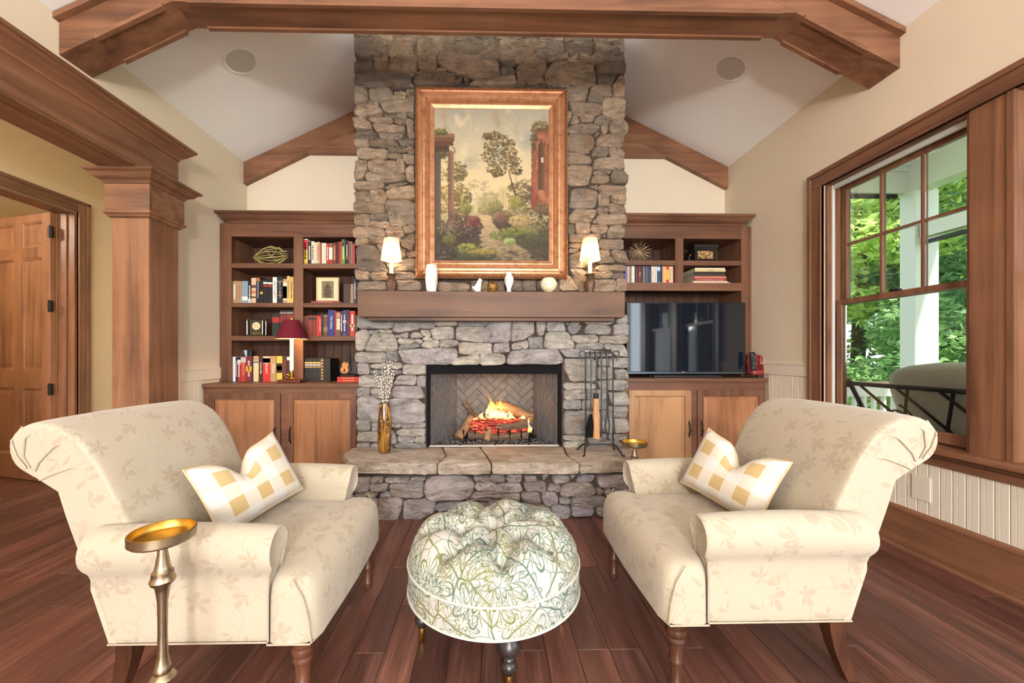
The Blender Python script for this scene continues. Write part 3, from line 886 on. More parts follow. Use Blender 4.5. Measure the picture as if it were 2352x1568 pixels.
def soft_box(x0, x1, y0, y1, z0, z1, r=.05, n=4):
    b = MB().box(x0, x1, y0, y1, z0, z1)
    me = b.mesh('t'); bm = bmesh.new(); bm.from_mesh(me)
    bmesh.ops.subdivide_edges(bm, edges=bm.edges, cuts=n, use_grid_fill=True)
    for _ in range(3): bmesh.ops.smooth_vert(bm, verts=bm.verts, factor=.5, use_axis_x=True, use_axis_y=True, use_axis_z=True)
    q = MB(); q.V = [tuple(v.co) for v in bm.verts]; bm.verts.index_update(); q.F = [tuple(v.index for v in f.verts) for f in bm.faces]
    bm.free(); return q
bc = soft_box(2.84, 3.18, 1.0, 2.88, .42, 1.13)
bc.V = [(x + (.955 - z) * .42 + .02 + .03 * sin(y * 7), y, z + .012 * sin(y * 11 + x * 6)) for x, y, z in bc.V]
bc.obj('back_cushion', GR.m, db, smooth=True, sub=1)
soft_box(3.1, 3.85, 1.0, 2.9, .30, .52).obj('seat_cushion', GR.m, db, smooth=True, sub=1)
MB().box(3.06, 3.85, 1.0, 2.9, .26, .31).obj('seat_frame', IR, db)

# garden
structure(MB().box(-30, 60, -30, 70, -.9, -.6).obj('ground', plain('lawn', srgb(96, 128, 58), .9, var=.3, scale=4)))
def leaf_mat(name, a, b, tr=.25):
    s = NT(name)
    v = s.noise(s.co(), 1.6, 3)
    f = s.noise(s.co(), 9, 2)
    c = s.ramp(s.math('ADD', s.math('MULTIPLY', v, .6), s.math('MULTIPLY', f, .4)), [(.35, a), (.65, b)])
    s.set(color=c, rough=.6, spec=.2)
    tl = s.n('ShaderNodeBsdfTranslucent'); s.l(c, tl.inputs[0])
    mx = s.n('ShaderNodeMixShader'); mx.inputs[0].default_value = tr
    s.l(s.b.outputs[0], mx.inputs[1]); s.l(tl.outputs[0], mx.inputs[2]); s.l(mx.outputs[0], s.out.inputs[0])
    return s.m
M['leafA'] = leaf_mat('bright_maple_leaves', srgb(150, 184, 92), srgb(222, 238, 150), .45)
M['leafB'] = leaf_mat('mid_green_leaves', srgb(104, 146, 86), srgb(176, 206, 142), .4)
M['leafC'] = leaf_mat('dark_conifer_needles', srgb(76, 116, 80), srgb(140, 176, 130), .35)
M['bark'] = plain('bark', srgb(82, 68, 56), .9, var=.3, bump=.6, scale=12)
def tree(label, x, y, h, rx, leaf, n, seed, lsz=.16, low=.1, conifer=False):
    t = thing('garden_tree', label, 'tree', (x, y, -.6), group='trees beyond the porch')
    R = np.random.RandomState(seed)
    MB().tube([(x, y, -.6), (x + .1, y, h * .4), (x, y + .1, h * .85)], [.16, .11, .03], 7).obj('trunk', M['bark'], t, smooth=True)
    ncl = 34
    if conifer:
        zc = R.uniform(low, h, ncl); rr = rx * (1 - (zc / h) * .85)
        an = R.uniform(0, 2 * pi, ncl)
        C = np.stack([x + rr * .7 * np.cos(an), y + rr * .7 * np.sin(an), zc], 1); cr = .5 * rr + .35
    else:
        d = R.normal(size=(ncl, 3)); d /= np.linalg.norm(d, axis=1)[:, None]
        C = np.array([x, y, low + (h - low) * .52]) + d * np.array([rx * .8, rx * .8, (h - low) * .45]) * R.uniform(.45, 1, (ncl, 1)); cr = np.full(ncl, rx * .36)
    k = R.randint(0, ncl, n)
    d = R.normal(size=(n, 3)); d /= np.linalg.norm(d, axis=1)[:, None]
    P = C[k] + d * cr[k][:, None] * np.array([1, 1, .45]) * R.uniform(.55, 1, (n, 1))
    P[:, 2] = np.maximum(P[:, 2], -.5)
    a = R.normal(size=(n, 3)); a[:, 2] *= .5; a /= np.linalg.norm(a, axis=1)[:, None]
    b = np.cross(a, R.normal(size=(n, 3))); b /= np.linalg.norm(b, axis=1)[:, None]
    s = lsz * R.uniform(.5, 1.1, (n, 1))
    V = np.stack([P - a * s, P + b * s * .42, P + a * s, P - b * s * .42], 1).reshape(-1, 3) - np.array([x, y, -.6])
    me = bpy.data.meshes.new('foliage')
    me.from_pydata([tuple(v) for v in V.tolist()], [], [(4 * i, 4 * i + 1, 4 * i + 2, 4 * i + 3) for i in range(n)])
    link('foliage', me, leaf, t)
tree('bright yellow-green maple closest behind the porch railing', 8.6, 9.0, 8.6, 2.4, M['leafA'], 14000, 1, .125, -.3)
tree('mid-green leafy tree between the maple and the conifers', 12.6, 11.0, 10.5, 3.2, M['leafB'], 11000, 2, .18, -.2)
tree('dark conifer behind the corner porch post', 10.6, 8.0, 11, 2.3, M['leafC'], 14000, 3, .11, -.3, True)
tree('dark conifer seen past the right side of the porch post', 9.8, 6.0, 10, 2.1, M['leafC'], 14000, 4, .10, -.4, True)
tree('low leafy bush in front of the trees below the railing', 8.0, 6.9, 2.2, 1.5, M['leafB'], 6000, 5, .09, -.5)
tree('tall leafy tree far behind the maple', 12.5, 16.0, 13, 4.6, M['leafB'], 6500, 6, .34, -.3)
tree('broad leafy tree at the far edge of the lawn', 18.5, 15.0, 13, 5.0, M['leafC'], 6500, 7, .36, -.3)
# ================================================================== FIREPLACE
FY = 3.27
HZ = .41
fp = thing('stone_fireplace', 'tall field stone fireplace chimney with raised hearth rising to the ceiling', 'fireplace', (0, 3.5, 0))
OX0, OX1, OZ1 = -.515, .605, 1.09       # firebox opening
MT = M['mortar']
core = MB().box(-1.075, OX0 - .005, FY, YB - .001, HZ, 4.0).box(OX1 + .005, 1.115, FY, YB - .001, HZ, 4.0)
core.box(OX0 - .005, OX1 + .005, FY, 3.85, OZ1 + .01, 3.98).box(OX0 - .005, OX1 + .005, 3.80, YB - .001, HZ, OZ1 + .01)
core.obj('chimney_core', MT, fp)
MB().box(-1.0, 1.06, 2.835, FY - .001, 0, .33).box(-1.075, 1.115, FY, YB - .002, 0, HZ).obj('hearth_core', MT, fp)

rs = random.Random(11)
def chaikin(p, it=1, q=.22):
    for _ in range(it):
        o = []
        for i in range(len(p)):
            a, b = p[i], p[(i + 1) % len(p)]
            o.append((a[0] * (1 - q) + b[0] * q, a[1] * (1 - q) + b[1] * q))
            o.append((a[0] * q + b[0] * (1 - q), a[1] * q + b[1] * (1 - q)))
        p = o
    return p
def stone(pts, yf, mat, parent, name='stone', dmin=.022, dmax=.055):
    """pts: outline (x, z) on the face y = yf"""
    n0 = len(pts)
    cx = sum(p[0] for p in pts) / n0; cz = sum(p[1] for p in pts) / n0
    w = max(p[0] for p in pts) - min(p[0] for p in pts); h = max(p[1] for p in pts) - min(p[1] for p in pts)
    j = min(w, h) * .05
    full = []
    for i in range(n0):
        a, b = pts[i], pts[(i + 1) % n0]
        full.append(a)
        L = sqrt((a[0] - b[0]) ** 2 + (a[1] - b[1]) ** 2)
        if L > .08: full.append(((a[0] + b[0]) / 2 + rs.uniform(-j, j), (a[1] + b[1]) / 2 + rs.uniform(-j, j)))
    p = chaikin(full, 1, .24)
    n = len(p)
    d = rs.uniform(dmin, dmax)
    tx, tz = rs.uniform(-.05, .05), rs.uniform(-.07, .07)
    def ringp(sh, y, jit):
        r = []
        for x, z in p:
            dx, dz = x - cx, z - cz
            L = sqrt(dx * dx + dz * dz) + 1e-9
            k = max(0.05, (L - sh) / L)
            r.append((cx + dx * k + rs.uniform(-jit, jit) * .4, y - (dx * tx + dz * tz) + rs.uniform(-jit, jit), cz + dz * k + rs.uniform(-jit, jit) * .4))
        return r
    m = min(w, h)
    R = [[(x, yf + .02, z) for x, z in p], ringp(.0015, yf - d * .55, .003), ringp(m * .06, yf - d * .9, .007), ringp(m * .27, yf - d * 1.05, .011)]
    V = [v for r in R for v in r]
    F = []
    for i in range(3):
        for k in range(n):
            F.append((i * n + k, i * n + (k + 1) % n, (i + 1) * n + (k + 1) % n, (i + 1) * n + k))
    V.append((cx, yf - d * 1.04 + rs.uniform(-.004, .004), cz)); c = len(V) - 1
    for k in range(n): F.append((3 * n + k, 3 * n + (k + 1) % n, c))
    # own origin so every stone carries its own grain
    V = [(v[0] - cx, v[1] - yf, v[2] - cz) for v in V]
    mb = MB().add(V, F)
    o = mb.obj(name, mat, parent, smooth=24, world=False)
    o.location = Vector((cx, yf, cz)) - root_off(parent)
    return o

def parse(s):
    return [[float(a) for a in q.split()] for q in s.strip().replace('\n', ';').split(';') if q.strip()]
def lay(data, u0, v0, sc, yf, mat, grow=.0055):
    for q in parse(data):
        pts = [(q[i], q[i + 1]) for i in range(0, len(q), 2)]
        if len(pts) == 2:
            (a, b), (c, d) = pts
            pts = [(a, b), (c, b), (c, d), (a, d)]
        w = [PY(u0 + x / sc, v0 + y / sc, yf) for x, y in pts]
        P = [(p[0], p[2]) for p in w]
        cx = sum(p[0] for p in P) / len(P); cz = sum(p[1] for p in P) / len(P)
        P = [(x + math.copysign(min(grow, abs(x - cx) * .2), x - cx), z + math.copysign(min(grow, abs(z - cz) * .2), z - cz)) for x, z in P]
        stone(P, yf, mat, fp)
SA = '''45 20 350 195;265 165 380 160 392 245 300 225;45 205 300 215 390 250 425 525 330 550 60 515;370 10 650 180;405 185 615 320;420 325 560 330 735 440 735 455 580 490 440 510
640 160 720 130 1120 90 1420 95 1535 170 1520 440 1000 470 790 445 660 360 625 260;520 0 1120 120;1220 0 1490 95;1490 20 1800 130;1550 150 1780 125 1850 215 1960 260 1965 340 1920 460 1545 440 1540 220
560 590 610 500 720 460 830 455 1000 490 980 690 900 800 730 720 545 690;985 560 1020 490 1160 475 1260 490 1275 600 1250 695 1000 685;1280 490 1560 445 1900 460 2100 500 2190 570 2215 780 1880 830 1720 780 1600 760 1450 690 1280 590
1270 660 1330 650 1430 715 1265 705;40 555 330 720;335 545 560 520 545 690 340 695;930 800 1000 715 1250 700 1560 760 1540 890 920 900;1570 770 1650 760 1650 850 1545 900;1670 850 1700 780 1745 800 1730 880
20 850 80 740 300 705 640 710 870 780 900 850 820 970 560 930 330 960 80 940;850 940 900 895 940 950 900 970;50 955 190 960 245 1040 255 1150 210 1200 65 1225;265 990 450 965 560 970 625 1060 610 1150 400 1165 280 1140
640 1010 800 1020 800 1090 645 1080;810 980 935 970 935 1090 815 1080;630 1095 800 1100 810 1160 620 1155;815 1100 935 1100 935 1170 820 1165;240 1200 310 1155 425 1170 400 1240 330 1250
430 1170 900 1170 935 1190 930 1330 500 1330 440 1230;50 1330 90 1240 250 1220 320 1250 440 1260 470 1340 250 1390 200 1410 60 1380'''
SB = '''-220 20 200 40 130 210 -85 230 -200 180;-70 235 -60 345 115 345 110 215;-120 460 -60 370 40 345 160 370 160 525 0 490;140 215 220 70 380 60 360 190 300 230;385 40 520 70 515 215 385 215;525 60 790 80 710 230 525 225;720 220 790 85 1150 90 1140 210 1110 280
1150 100 1560 100 1560 250 1300 270 1130 280;1570 130 1760 150 1780 290 1590 300;1570 60 1880 60 1900 130 1780 200 1700 140;1780 210 1900 120 2040 240 2000 320 1800 290;170 240 650 235 920 280 910 420 860 560 560 570 400 580 230 570 160 470
940 310 1000 280 1145 300 1140 420 960 450;1150 320 1420 270 1520 270 1590 310 1560 430 1470 575 1220 560 1200 470;1600 305 2040 320 2030 440 1800 420 1600 400;890 500 1170 440 1195 490 1190 545 900 580
1550 480 1620 410 1770 430 1770 480 1730 530;1490 570 1530 490 1720 540 1720 580 1600 610;1740 540 1810 430 2020 450 2040 580;210 620 260 560 410 565 410 620 380 650 220 640;200 690 230 645 350 640 405 720 400 750 300 775 210 750
415 690 520 600 720 520 850 570 880 660 870 760 780 780 860 870 450 885;880 720 950 610 1180 560 1590 600 1620 740 1630 900 1540 940 900 920 860 850;1610 640 1730 580 2050 590 2060 690 2030 750 1650 745;0 830 400 785 440 920 -300 920 -150 840
450 895 550 890 540 925 450 925;560 920 850 890 860 925;1650 760 1950 770 1850 915 1640 915'''
SC_ = '''455 545 620 535 630 570 600 610 470 570;615 610 660 545 785 530 785 620;790 530 895 525 890 630 800 570;20 610 170 595 280 680 290 760 60 760;245 610 400 580 520 600 615 655 560 690 300 670;620 630 790 630 790 690 700 700 620 680;790 600 895 640 900 890 810 880
300 690 480 690 580 705 770 720 740 800 600 795 370 795 320 740;45 790 290 770 355 840 350 870 170 900 70 890;410 810 730 830 720 870 660 905 400 880;45 905 255 905 255 1000 45 1000;260 900 600 905 690 1015 480 1035 265 1010;660 925 895 905 895 1010 720 1015
70 1030 520 1050 500 1170 100 1180;525 1025 785 1035 785 1100 530 1090;790 1020 890 1030 895 1110 800 1110;515 1110 720 1130 715 1190 640 1200 520 1180;725 1135 895 1130 900 1270 800 1280 750 1220;60 1210 200 1185 220 1240 215 1350 160 1470 60 1490 40 1400
225 1220 400 1190 650 1215 645 1390 300 1370 230 1320;650 1210 740 1190 765 1300 750 1410 650 1400;190 1430 240 1385 480 1390 760 1420 775 1490 470 1530 240 1510;770 1400 800 1310 895 1290 900 1550 800 1510'''
SD = '''30 20 420 10 465 60 400 110 50 125;460 70 560 30 750 15 780 40 470 110;25 140 240 135 275 270 60 260;245 120 420 105 475 170 480 215 440 310 290 300;475 150 600 90 870 60 875 240 600 225 490 230;455 250 760 240 875 310 880 580 700 610 545 610 500 480 460 330
25 320 90 275 450 320 465 420 240 445 50 440;35 460 245 455 240 610 50 590;250 460 350 430 490 435 500 540 260 540;255 550 500 550 530 610 440 640 250 630;5 650 110 610 450 650 455 750 300 760 60 770 15 740;460 650 500 620 690 620 715 740 660 760 480 755
710 630 870 595 880 690 730 715;60 790 220 780 235 850 50 880;240 770 430 765 470 800 410 850 250 830;515 775 680 765 680 835 600 840;690 800 870 710 880 830 820 945 680 880;55 930 110 885 300 885 370 950 400 1030 430 1080 510 1240 400 1250 240 1220 60 1190
340 870 400 845 560 850 640 870 660 1000 560 1060 440 1060 390 950;650 880 760 950 700 970 660 950;660 960 740 965 745 1030 690 1035;750 970 880 955 885 1030 780 1040;440 1080 870 1050 885 1150 740 1215 530 1210;760 1210 885 1130 890 1230
35 1210 245 1245 240 1350 80 1350;250 1270 400 1260 500 1265 510 1350 300 1360;520 1250 830 1245 890 1310 850 1340 530 1335;100 1380 460 1375 500 1500 70 1500;520 1370 860 1360 960 1390 960 1500 520 1500'''
SE = '''750 470 1010 480 1010 540 750 540;1025 455 1160 455 1160 540 1025 540;1170 460 1300 460 1300 540 1170 540;1310 460 1440 460 1440 540 1310 540;1450 455 1560 455 1560 540 1450 540;1570 460 1740 455 1770 540 1575 540'''
SF = '''60 140 360 180 365 240 330 360 70 360;405 170 500 130 710 145 705 300 380 270;720 150 800 20 880 30 885 300 720 310;370 285 585 300 575 395 360 370;590 310 890 320 915 400 895 600 690 600 590 530;95 375 340 375 580 410 575 510 450 580 240 560 140 530
70 520 140 530 130 610 80 690;110 680 170 550 235 600 240 670 150 695;245 570 445 590 435 660 250 665;445 655 480 600 570 540 710 610 660 690 500 695;670 720 720 620 880 620 950 690 940 800 880 830 720 800;80 730 250 690 450 690 550 745 420 820 85 820
555 710 660 705 640 820 565 830;445 840 515 810 525 850 470 880;75 840 420 830 470 930 440 1010 360 1100 75 1070;480 990 500 880 600 840 890 840 860 1020;415 1110 470 1010 650 1005 665 1090 620 1155 420 1150;670 1020 800 1010 890 1060 900 1140 700 1150
75 1075 250 1085 410 1160 420 1240 80 1250;440 1330 455 1210 560 1170 870 1150 890 1330 700 1335;80 1265 420 1270 420 1400 370 1540 80 1545;440 1370 560 1335 710 1360 650 1405 450 1405;405 1530 440 1420 660 1430 665 1530;675 1460 720 1360 850 1350 940 1420 930 1540 740 1530'''
SG = '''365 70 490 45 480 120;500 120 500 50 880 60 885 130 870 190 660 185;105 320 130 110 230 95 400 105 500 160 450 350 110 350;490 190 520 155 645 170 640 345 500 345;670 200 870 200 850 330 680 290;640 320 700 305 870 360 870 435 650 430;475 380 510 360 635 370 630 430 490 440
95 480 190 370 470 385 480 430 370 565 100 560;470 500 510 450 870 450 890 530 870 590 480 580;400 570 465 500 465 580;90 580 170 590 165 720 90 725;180 570 380 570 385 690 340 720 190 725;390 620 420 595 610 590 625 660 590 710 400 690;620 720 650 620 820 600 870 660 850 760 650 775
95 740 300 730 500 715 540 740 490 810 290 830 95 830;545 745 590 725 600 775;500 820 540 795 840 795 850 930 530 920;95 850 280 850 500 850 510 930 100 910;95 930 220 930 200 970 95 990;100 1020 270 950 500 960 470 1100 300 1190 110 1180;520 940 640 925 660 1020 530 1040
660 980 720 940 860 960 910 1120 740 1100;480 1080 560 1030 700 1040 720 1120 490 1130;440 1230 490 1150 870 1155 860 1240;400 1245 670 1245 680 1320 400 1330;680 1250 860 1245 860 1330 690 1330;100 1200 290 1210 380 1290 380 1500 230 1500 170 1400;390 1350 740 1345 745 1500 390 1500;745 1345 880 1340 880 1500 750 1500;-40 1350 100 1290 200 1440 210 1500 -40 1500'''
SH = '''110 40 720 40 700 250 90 250;720 90 800 40 1080 60 1140 260 800 325 680 290;1105 50 1365 50 1395 225 1300 250 1130 240;1375 50 1765 50 1765 210 1400 210;70 480 60 350 150 275 270 280 305 370 180 630 90 620;290 290 450 280 430 335 320 350;460 270 650 270 690 330 470 325
200 620 330 380 400 340 690 350 740 430 755 610 560 640;700 380 950 320 950 415 740 415;990 380 1030 320 1120 320 1210 390 1150 415 1000 415;1140 290 1310 285 1335 395 1220 400;1320 260 1600 225 1715 250 1710 425 1380 435;1750 400 1780 220 2240 220 2280 350 2220 490 1760 440
780 430 1050 430 1055 510 800 510;1065 430 1190 440 1180 500 1065 500;1200 405 1340 405 1360 460 1210 465;770 600 820 520 1150 515 1140 565 880 600;1170 530 1220 470 1470 440 1470 565 1200 570;1480 450 1650 445 1790 470 1800 530 1660 565 1480 570
45 740 80 650 580 665 580 820 80 820;590 640 740 635 760 700 780 820 620 825;760 630 900 600 1500 580 1750 600 1780 720 1620 860 1100 860 860 820;1790 530 1830 490 2250 505 2352 520 2352 680 1800 680;1650 860 1800 740 2000 700 2140 700 2155 855
100 840 260 840 310 960 300 1020 110 1020;290 860 780 830 840 850 840 930 360 925;330 950 840 950 830 1020 350 1020;860 860 1230 870 1225 1020 860 1010;110 1170 130 1045 680 1050 690 1240 150 1235;700 1190 780 1050 1080 1045 1060 1200;1100 1060 1230 1050 1230 1240 1100 1220'''
SI = '''-483 40 120 50 0 190 -60 210 -483 208;20 180 130 60 400 60 370 470 0 485 -60 470 -50 240;385 400 430 80 480 55 740 60 750 330 580 430 400 465;800 55 930 55 945 200 900 360 820 350 800 250;960 60 1230 60 1275 300 960 290;1260 60 1450 60 1515 140 1450 190 1280 190;1550 60 2030 55 2030 175 1570 170;2100 30 2270 30 2280 160 2180 170 2090 150
1300 230 1340 200 1530 190 1500 260 1430 330 1350 330;1570 270 1640 180 1900 190 2000 220 2010 340 1600 340;2040 190 2280 180 2290 350 2040 345;1350 360 1780 360 1800 470 1420 475;1815 420 1850 365 2250 365 2290 430 2230 495 1830 480;1430 530 1480 490 1870 490 1890 560 1800 585 1440 580;1900 500 1990 500 1980 580 1900 580
2000 510 2200 510 2270 640 2280 700 2100 690 2000 600;90 620 100 500 340 475 360 620 100 640;385 590 400 490 650 440 655 570;655 390 890 380 890 570 680 560;915 560 960 310 1300 310 1410 500 1400 575;305 780 380 620 650 580 1130 575 1230 740 1220 790 1100 830 350 830;1160 600 1250 575 1600 600 2000 640 2000 700 1280 710
-60 500 60 490 60 600 -50 640;-110 650 230 655 290 720 280 820 -120 845;1240 740 1760 735 1760 1120 1360 1120 1240 900;1790 740 1960 740 1950 870 1800 870;1970 740 2270 720 2290 880 1970 870;1790 890 2010 880 2020 1070 1790 1070;2050 920 2230 910 2300 1060 2100 1075
1235 1130 1750 1140 1740 1230 1250 1240;1790 1100 2260 1090 2290 1200 2200 1260 1830 1230'''
SJ = '''70 500 120 455 280 460 270 560 90 580;295 470 390 460 590 470 590 600 400 600 310 560;600 480 640 430 1020 440 1090 610 600 600;80 650 140 590 330 575 410 660 530 650 540 950 270 950 80 890;540 640 640 610 960 620 1090 720 1090 970 560 980;80 930 280 960 270 1085 90 1085;300 970 570 980 580 1095 295 1095
580 990 740 995 730 1040 640 1050 590 1040;745 990 890 990 890 1050 760 1050;900 985 1090 985 1090 1050 900 1050;650 1120 740 1070 1090 1060 1090 1160 940 1175 720 1160;80 1250 110 1110 310 1110 580 1110 580 1270;590 1080 650 1150 680 1270 590 1280;690 1170 930 1190 940 1270 690 1265;950 1190 1090 1170 1090 1270 950 1270
75 1290 280 1290 250 1390 75 1400;290 1290 600 1290 600 1390 290 1390;620 1310 700 1280 1090 1280 1090 1360 740 1390'''
SK = '''90 500 420 490 420 620 100 630;430 490 720 480 720 630 440 630;95 640 350 645 345 770 90 765;360 650 720 640 720 770 370 780;740 530 1020 520 1060 640 1050 720 820 710;730 740 1030 740 1020 890 740 890;90 1000 120 800 420 790 630 800 630 1150 100 1150;640 800 740 790 720 890 640 890;660 900 820 910 820 1140 660 1100
840 920 1010 910 1060 1000 1060 1110 850 1130;90 1170 420 1165 420 1240 100 1235;450 1160 640 1170 620 1290 460 1280;840 1150 1050 1160 1040 1210 900 1250 830 1220;90 1270 430 1250 420 1350 100 1355;460 1300 840 1230 960 1290 960 1350 480 1355;650 1150 830 1150 820 1225 640 1280'''
SL_ = '''185 520 440 520 410 710 190 770;450 520 630 520 630 590 460 595;660 530 1050 510 1040 560 850 600 690 590;1070 520 1300 510 1280 560 1080 570;440 620 710 610 700 710 440 720;730 630 1000 580 1265 570 1260 830 1100 840 780 810
1280 680 1320 550 1420 490 1900 495 2040 560 2070 640 2000 800 1850 870 1420 880 1310 800;190 790 380 740 560 760 500 820 200 810;580 790 650 740 760 770 740 825 600 825;550 840 880 840 940 900 900 1050 840 1195 560 1195;960 880 1380 850 1460 900 1450 1050 1200 1190 950 1190;1470 930 1900 890 1900 990 1470 1050
2060 490 2310 490 2310 560 2090 560;2090 600 2352 590 2410 620 2400 710 2190 735 2090 700;2030 800 2100 740 2480 740 2500 810 2040 810;1950 830 2350 830 2350 880 1950 870;-80 560 170 550 170 770 -80 770;-80 790 170 800 170 1190 -80 1190;190 850 540 850 540 1195 190 1195;1480 1060 1900 1000 2300 900 2300 1180 1480 1180'''
SM = '''45 480 270 480 260 595 50 590;280 530 330 470 540 470 530 580 350 590;580 480 760 480 770 570 590 560;860 480 970 465 880 570;1020 470 1270 470 1290 570 1150 610 1030 590;1290 460 1390 460 1320 545;1390 580 1450 475 1700 490 1630 580;1740 480 2190 475 2190 660 2080 680 1780 670 1740 600
100 640 500 600 555 740 120 750;560 590 900 590 920 690 870 720 600 720;930 690 980 630 1140 640 1150 710 1080 740;1160 690 1250 610 1600 600 1710 690 1700 770 1560 820 1150 810;1720 690 1800 690 1810 750 1730 780;1840 690 1950 690 1940 790 1840 790;1980 700 2230 690 2230 800 2000 800;530 750 820 740 850 900 650 900 540 850
840 750 920 730 1090 770 1110 880 960 960 870 900;1130 840 1290 835 1290 930 1130 920;1310 870 1400 825 1860 800 1880 930 1640 950 1320 940;1000 960 1200 960 1310 1000 1290 1120 1220 1155 1000 1150;1320 960 1650 960 1690 1050 1620 1120 1340 1120;1700 970 1850 950 2000 1000 2000 1100 1730 1100;180 780 500 760 520 850 200 830
1900 830 2230 820 2230 940 1910 950;2020 970 2230 960 2230 1110 2020 1110;20 860 500 860 500 1140 20 1140;520 920 980 980 980 1140 520 1140'''
T_, Gy, Mv = M['stone_tan'], M['stone_grey'], M['stone_mauve']
lay(SA, 810, 60, 6.534, FY, T_); lay(SB, 1120, 60, 6.534, FY, T_); lay(SC_, 810, 180, 6.275, FY, T_); lay(SD, 810, 420, 6.03, FY, T_)
lay(SE, 800, 520, 3.618, FY, T_); lay(SF, 1290, 180, 6.275, FY, T_); lay(SG, 1290, 420, 6.03, FY, T_)
lay(SH, 810, 720, 7.35, FY, Gy); lay(SI, 1120, 720, 7.127, FY, Gy); lay(SJ, 810, 820, 6.533, FY, Gy); lay(SK, 1280, 820, 6.533, FY, Gy)
lay(SL_, 790, 1020, 6.918, 2.83, Mv, .005); lay(SM, 1120, 1020, 6.918, 2.83, Mv, .005)
# stones above the tie beam up to the ceiling
x = -1.09
for z0, z1, seeds in ((3.60, 3.80, 9), (3.80, 3.98, 7)):
    xs = [-1.09 + i * 2.2 / seeds for i in range(seeds + 1)]
    for i in range(seeds):
        a, b = xs[i] + .01, xs[i + 1] - .01
        zt = z1 - .01
        stone([(a, z0 + .01), (b, z0 + rs.uniform(0, .02)), (b, zt), (a, zt - rs.uniform(0, .02))], FY, T_, fp)

# hearth slabs: thick, rough fronted
def slab(plan, z0, z1):
    n = len(plan)
    pl = []
    for i in range(n):
        a, b = plan[i], plan[(i + 1) % n]
        k = 7 if abs(a[1] - b[1]) < .08 and a[1] < 3 else 3
        for t in range(k): pl.append((a[0] + (b[0] - a[0]) * t / k, a[1] + (b[1] - a[1]) * t / k))
    cx = sum(p[0] for p in pl) / len(pl); cy = sum(p[1] for p in pl) / len(pl)
    def R(z, sh, j):
        return [(p[0] + (cx - p[0]) * sh + rs.uniform(-j, j) * .3, p[1] + (cy - p[1]) * sh * .6 + rs.uniform(-j, j) * (1 if p[1] < 3 else .1), z + rs.uniform(-j, j) * .15) for p in pl]
    secs = [R(z0, .012, .012), R(z0 + .022, .0, .010), R(z1 - .022, .002, .010), R(z1 - .003, .012, .006), R(z1, .035, .004)]
    mb = MB().loft(secs)
    mb.V = [(v[0] - cx, v[1] - cy, v[2] - z0) for v in mb.V]
    o = mb.obj('hearth_slab', M['stone_slab'], fp, world=False, smooth=35)
    o.location = Vector((cx, cy, z0)) - root_off(fp)
JX = [-1.10, -.36, .02, .64, 1.135]
slab([(-1.13, 3.255), (-1.13, 3.06), (-.98, 2.80), (-.55, 2.77), (JX[1] - .01, 2.755), (JX[1] + .03, 3.0), (JX[1] - .03, 3.255)], .335, HZ)
slab([(JX[1] - .02, 3.255), (JX[1] + .04, 3.0), (JX[1] + .002, 2.76), (JX[2] - .008, 2.755), (JX[2] - .05, 3.02), (JX[2] - .10, 3.255)], .335, HZ - .001)
slab([(JX[2] - .09, 3.255), (JX[2] - .04, 3.02), (JX[2] + .002, 2.76), (JX[3] - .006, 2.75), (JX[3] - .05, 3.0), (JX[3] - .02, 3.255)], .335, HZ + .001)
slab([(JX[3] - .01, 3.255), (JX[3] - .04, 3.0), (JX[3] + .004, 2.76), (1.02, 2.79), (1.155, 3.05), (1.155, 3.255)], .335, HZ)

# ---- firebox
FB = plain('firebrick_sooty', srgb(122, 116, 110), .9, var=.22, bump=.4, scale=14)
SO = plain('firebox_joint', srgb(78, 70, 62), .95, var=.15)
BX0, BX1, BYK = -.31, .43, 3.78
box_ = MB()
box_.add([(BX0 - .02, BYK, HZ - .01), (BX1 + .02, BYK, HZ - .01), (BX1 + .02, BYK, OZ1), (BX0 - .02, BYK, OZ1)], [(0, 1, 2, 3)])
box_.add([(OX0, FY + .03, HZ - .01), (BX0, BYK, HZ - .01), (BX0, BYK, OZ1), (OX0, FY + .03, OZ1)], [(0, 1, 2, 3)])
box_.add([(OX1, FY + .03, HZ - .01), (BX1, BYK, HZ - .01), (BX1, BYK, OZ1), (OX1, FY + .03, OZ1)], [(0, 1, 2, 3)])
box_.add([(OX0, FY + .03, OZ1 - .002), (OX1, FY + .03, OZ1 - .002), (BX1, BYK, OZ1 - .002), (BX0, BYK, OZ1 - .002)], [(0, 1, 2, 3)])
box_.add([(OX0, FY - .01, HZ + .002), (OX1, FY - .01, HZ + .002), (BX1, BYK, HZ + .002), (BX0, BYK, HZ + .002)], [(0, 1, 2, 3)])
fbx = box_.obj('firebox_liner', SO, fp, fix=False)
def clip(poly, w, h):
    for ax, lim, sg in ((0, 0, 1), (0, w, -1), (1, 0, 1), (1, h, -1)):
        out = []
        for i in range(len(poly)):
            a, b = poly[i], poly[(i + 1) % len(poly)]
            da, db_ = (a[ax] - lim) * sg, (b[ax] - lim) * sg
            if da >= 0: out.append(a)
            if da * db_ < 0:
                t = da / (da - db_)
                out.append((a[0] + (b[0] - a[0]) * t, a[1] + (b[1] - a[1]) * t))
        poly = out
        if len(poly) < 3: return []
    return poly
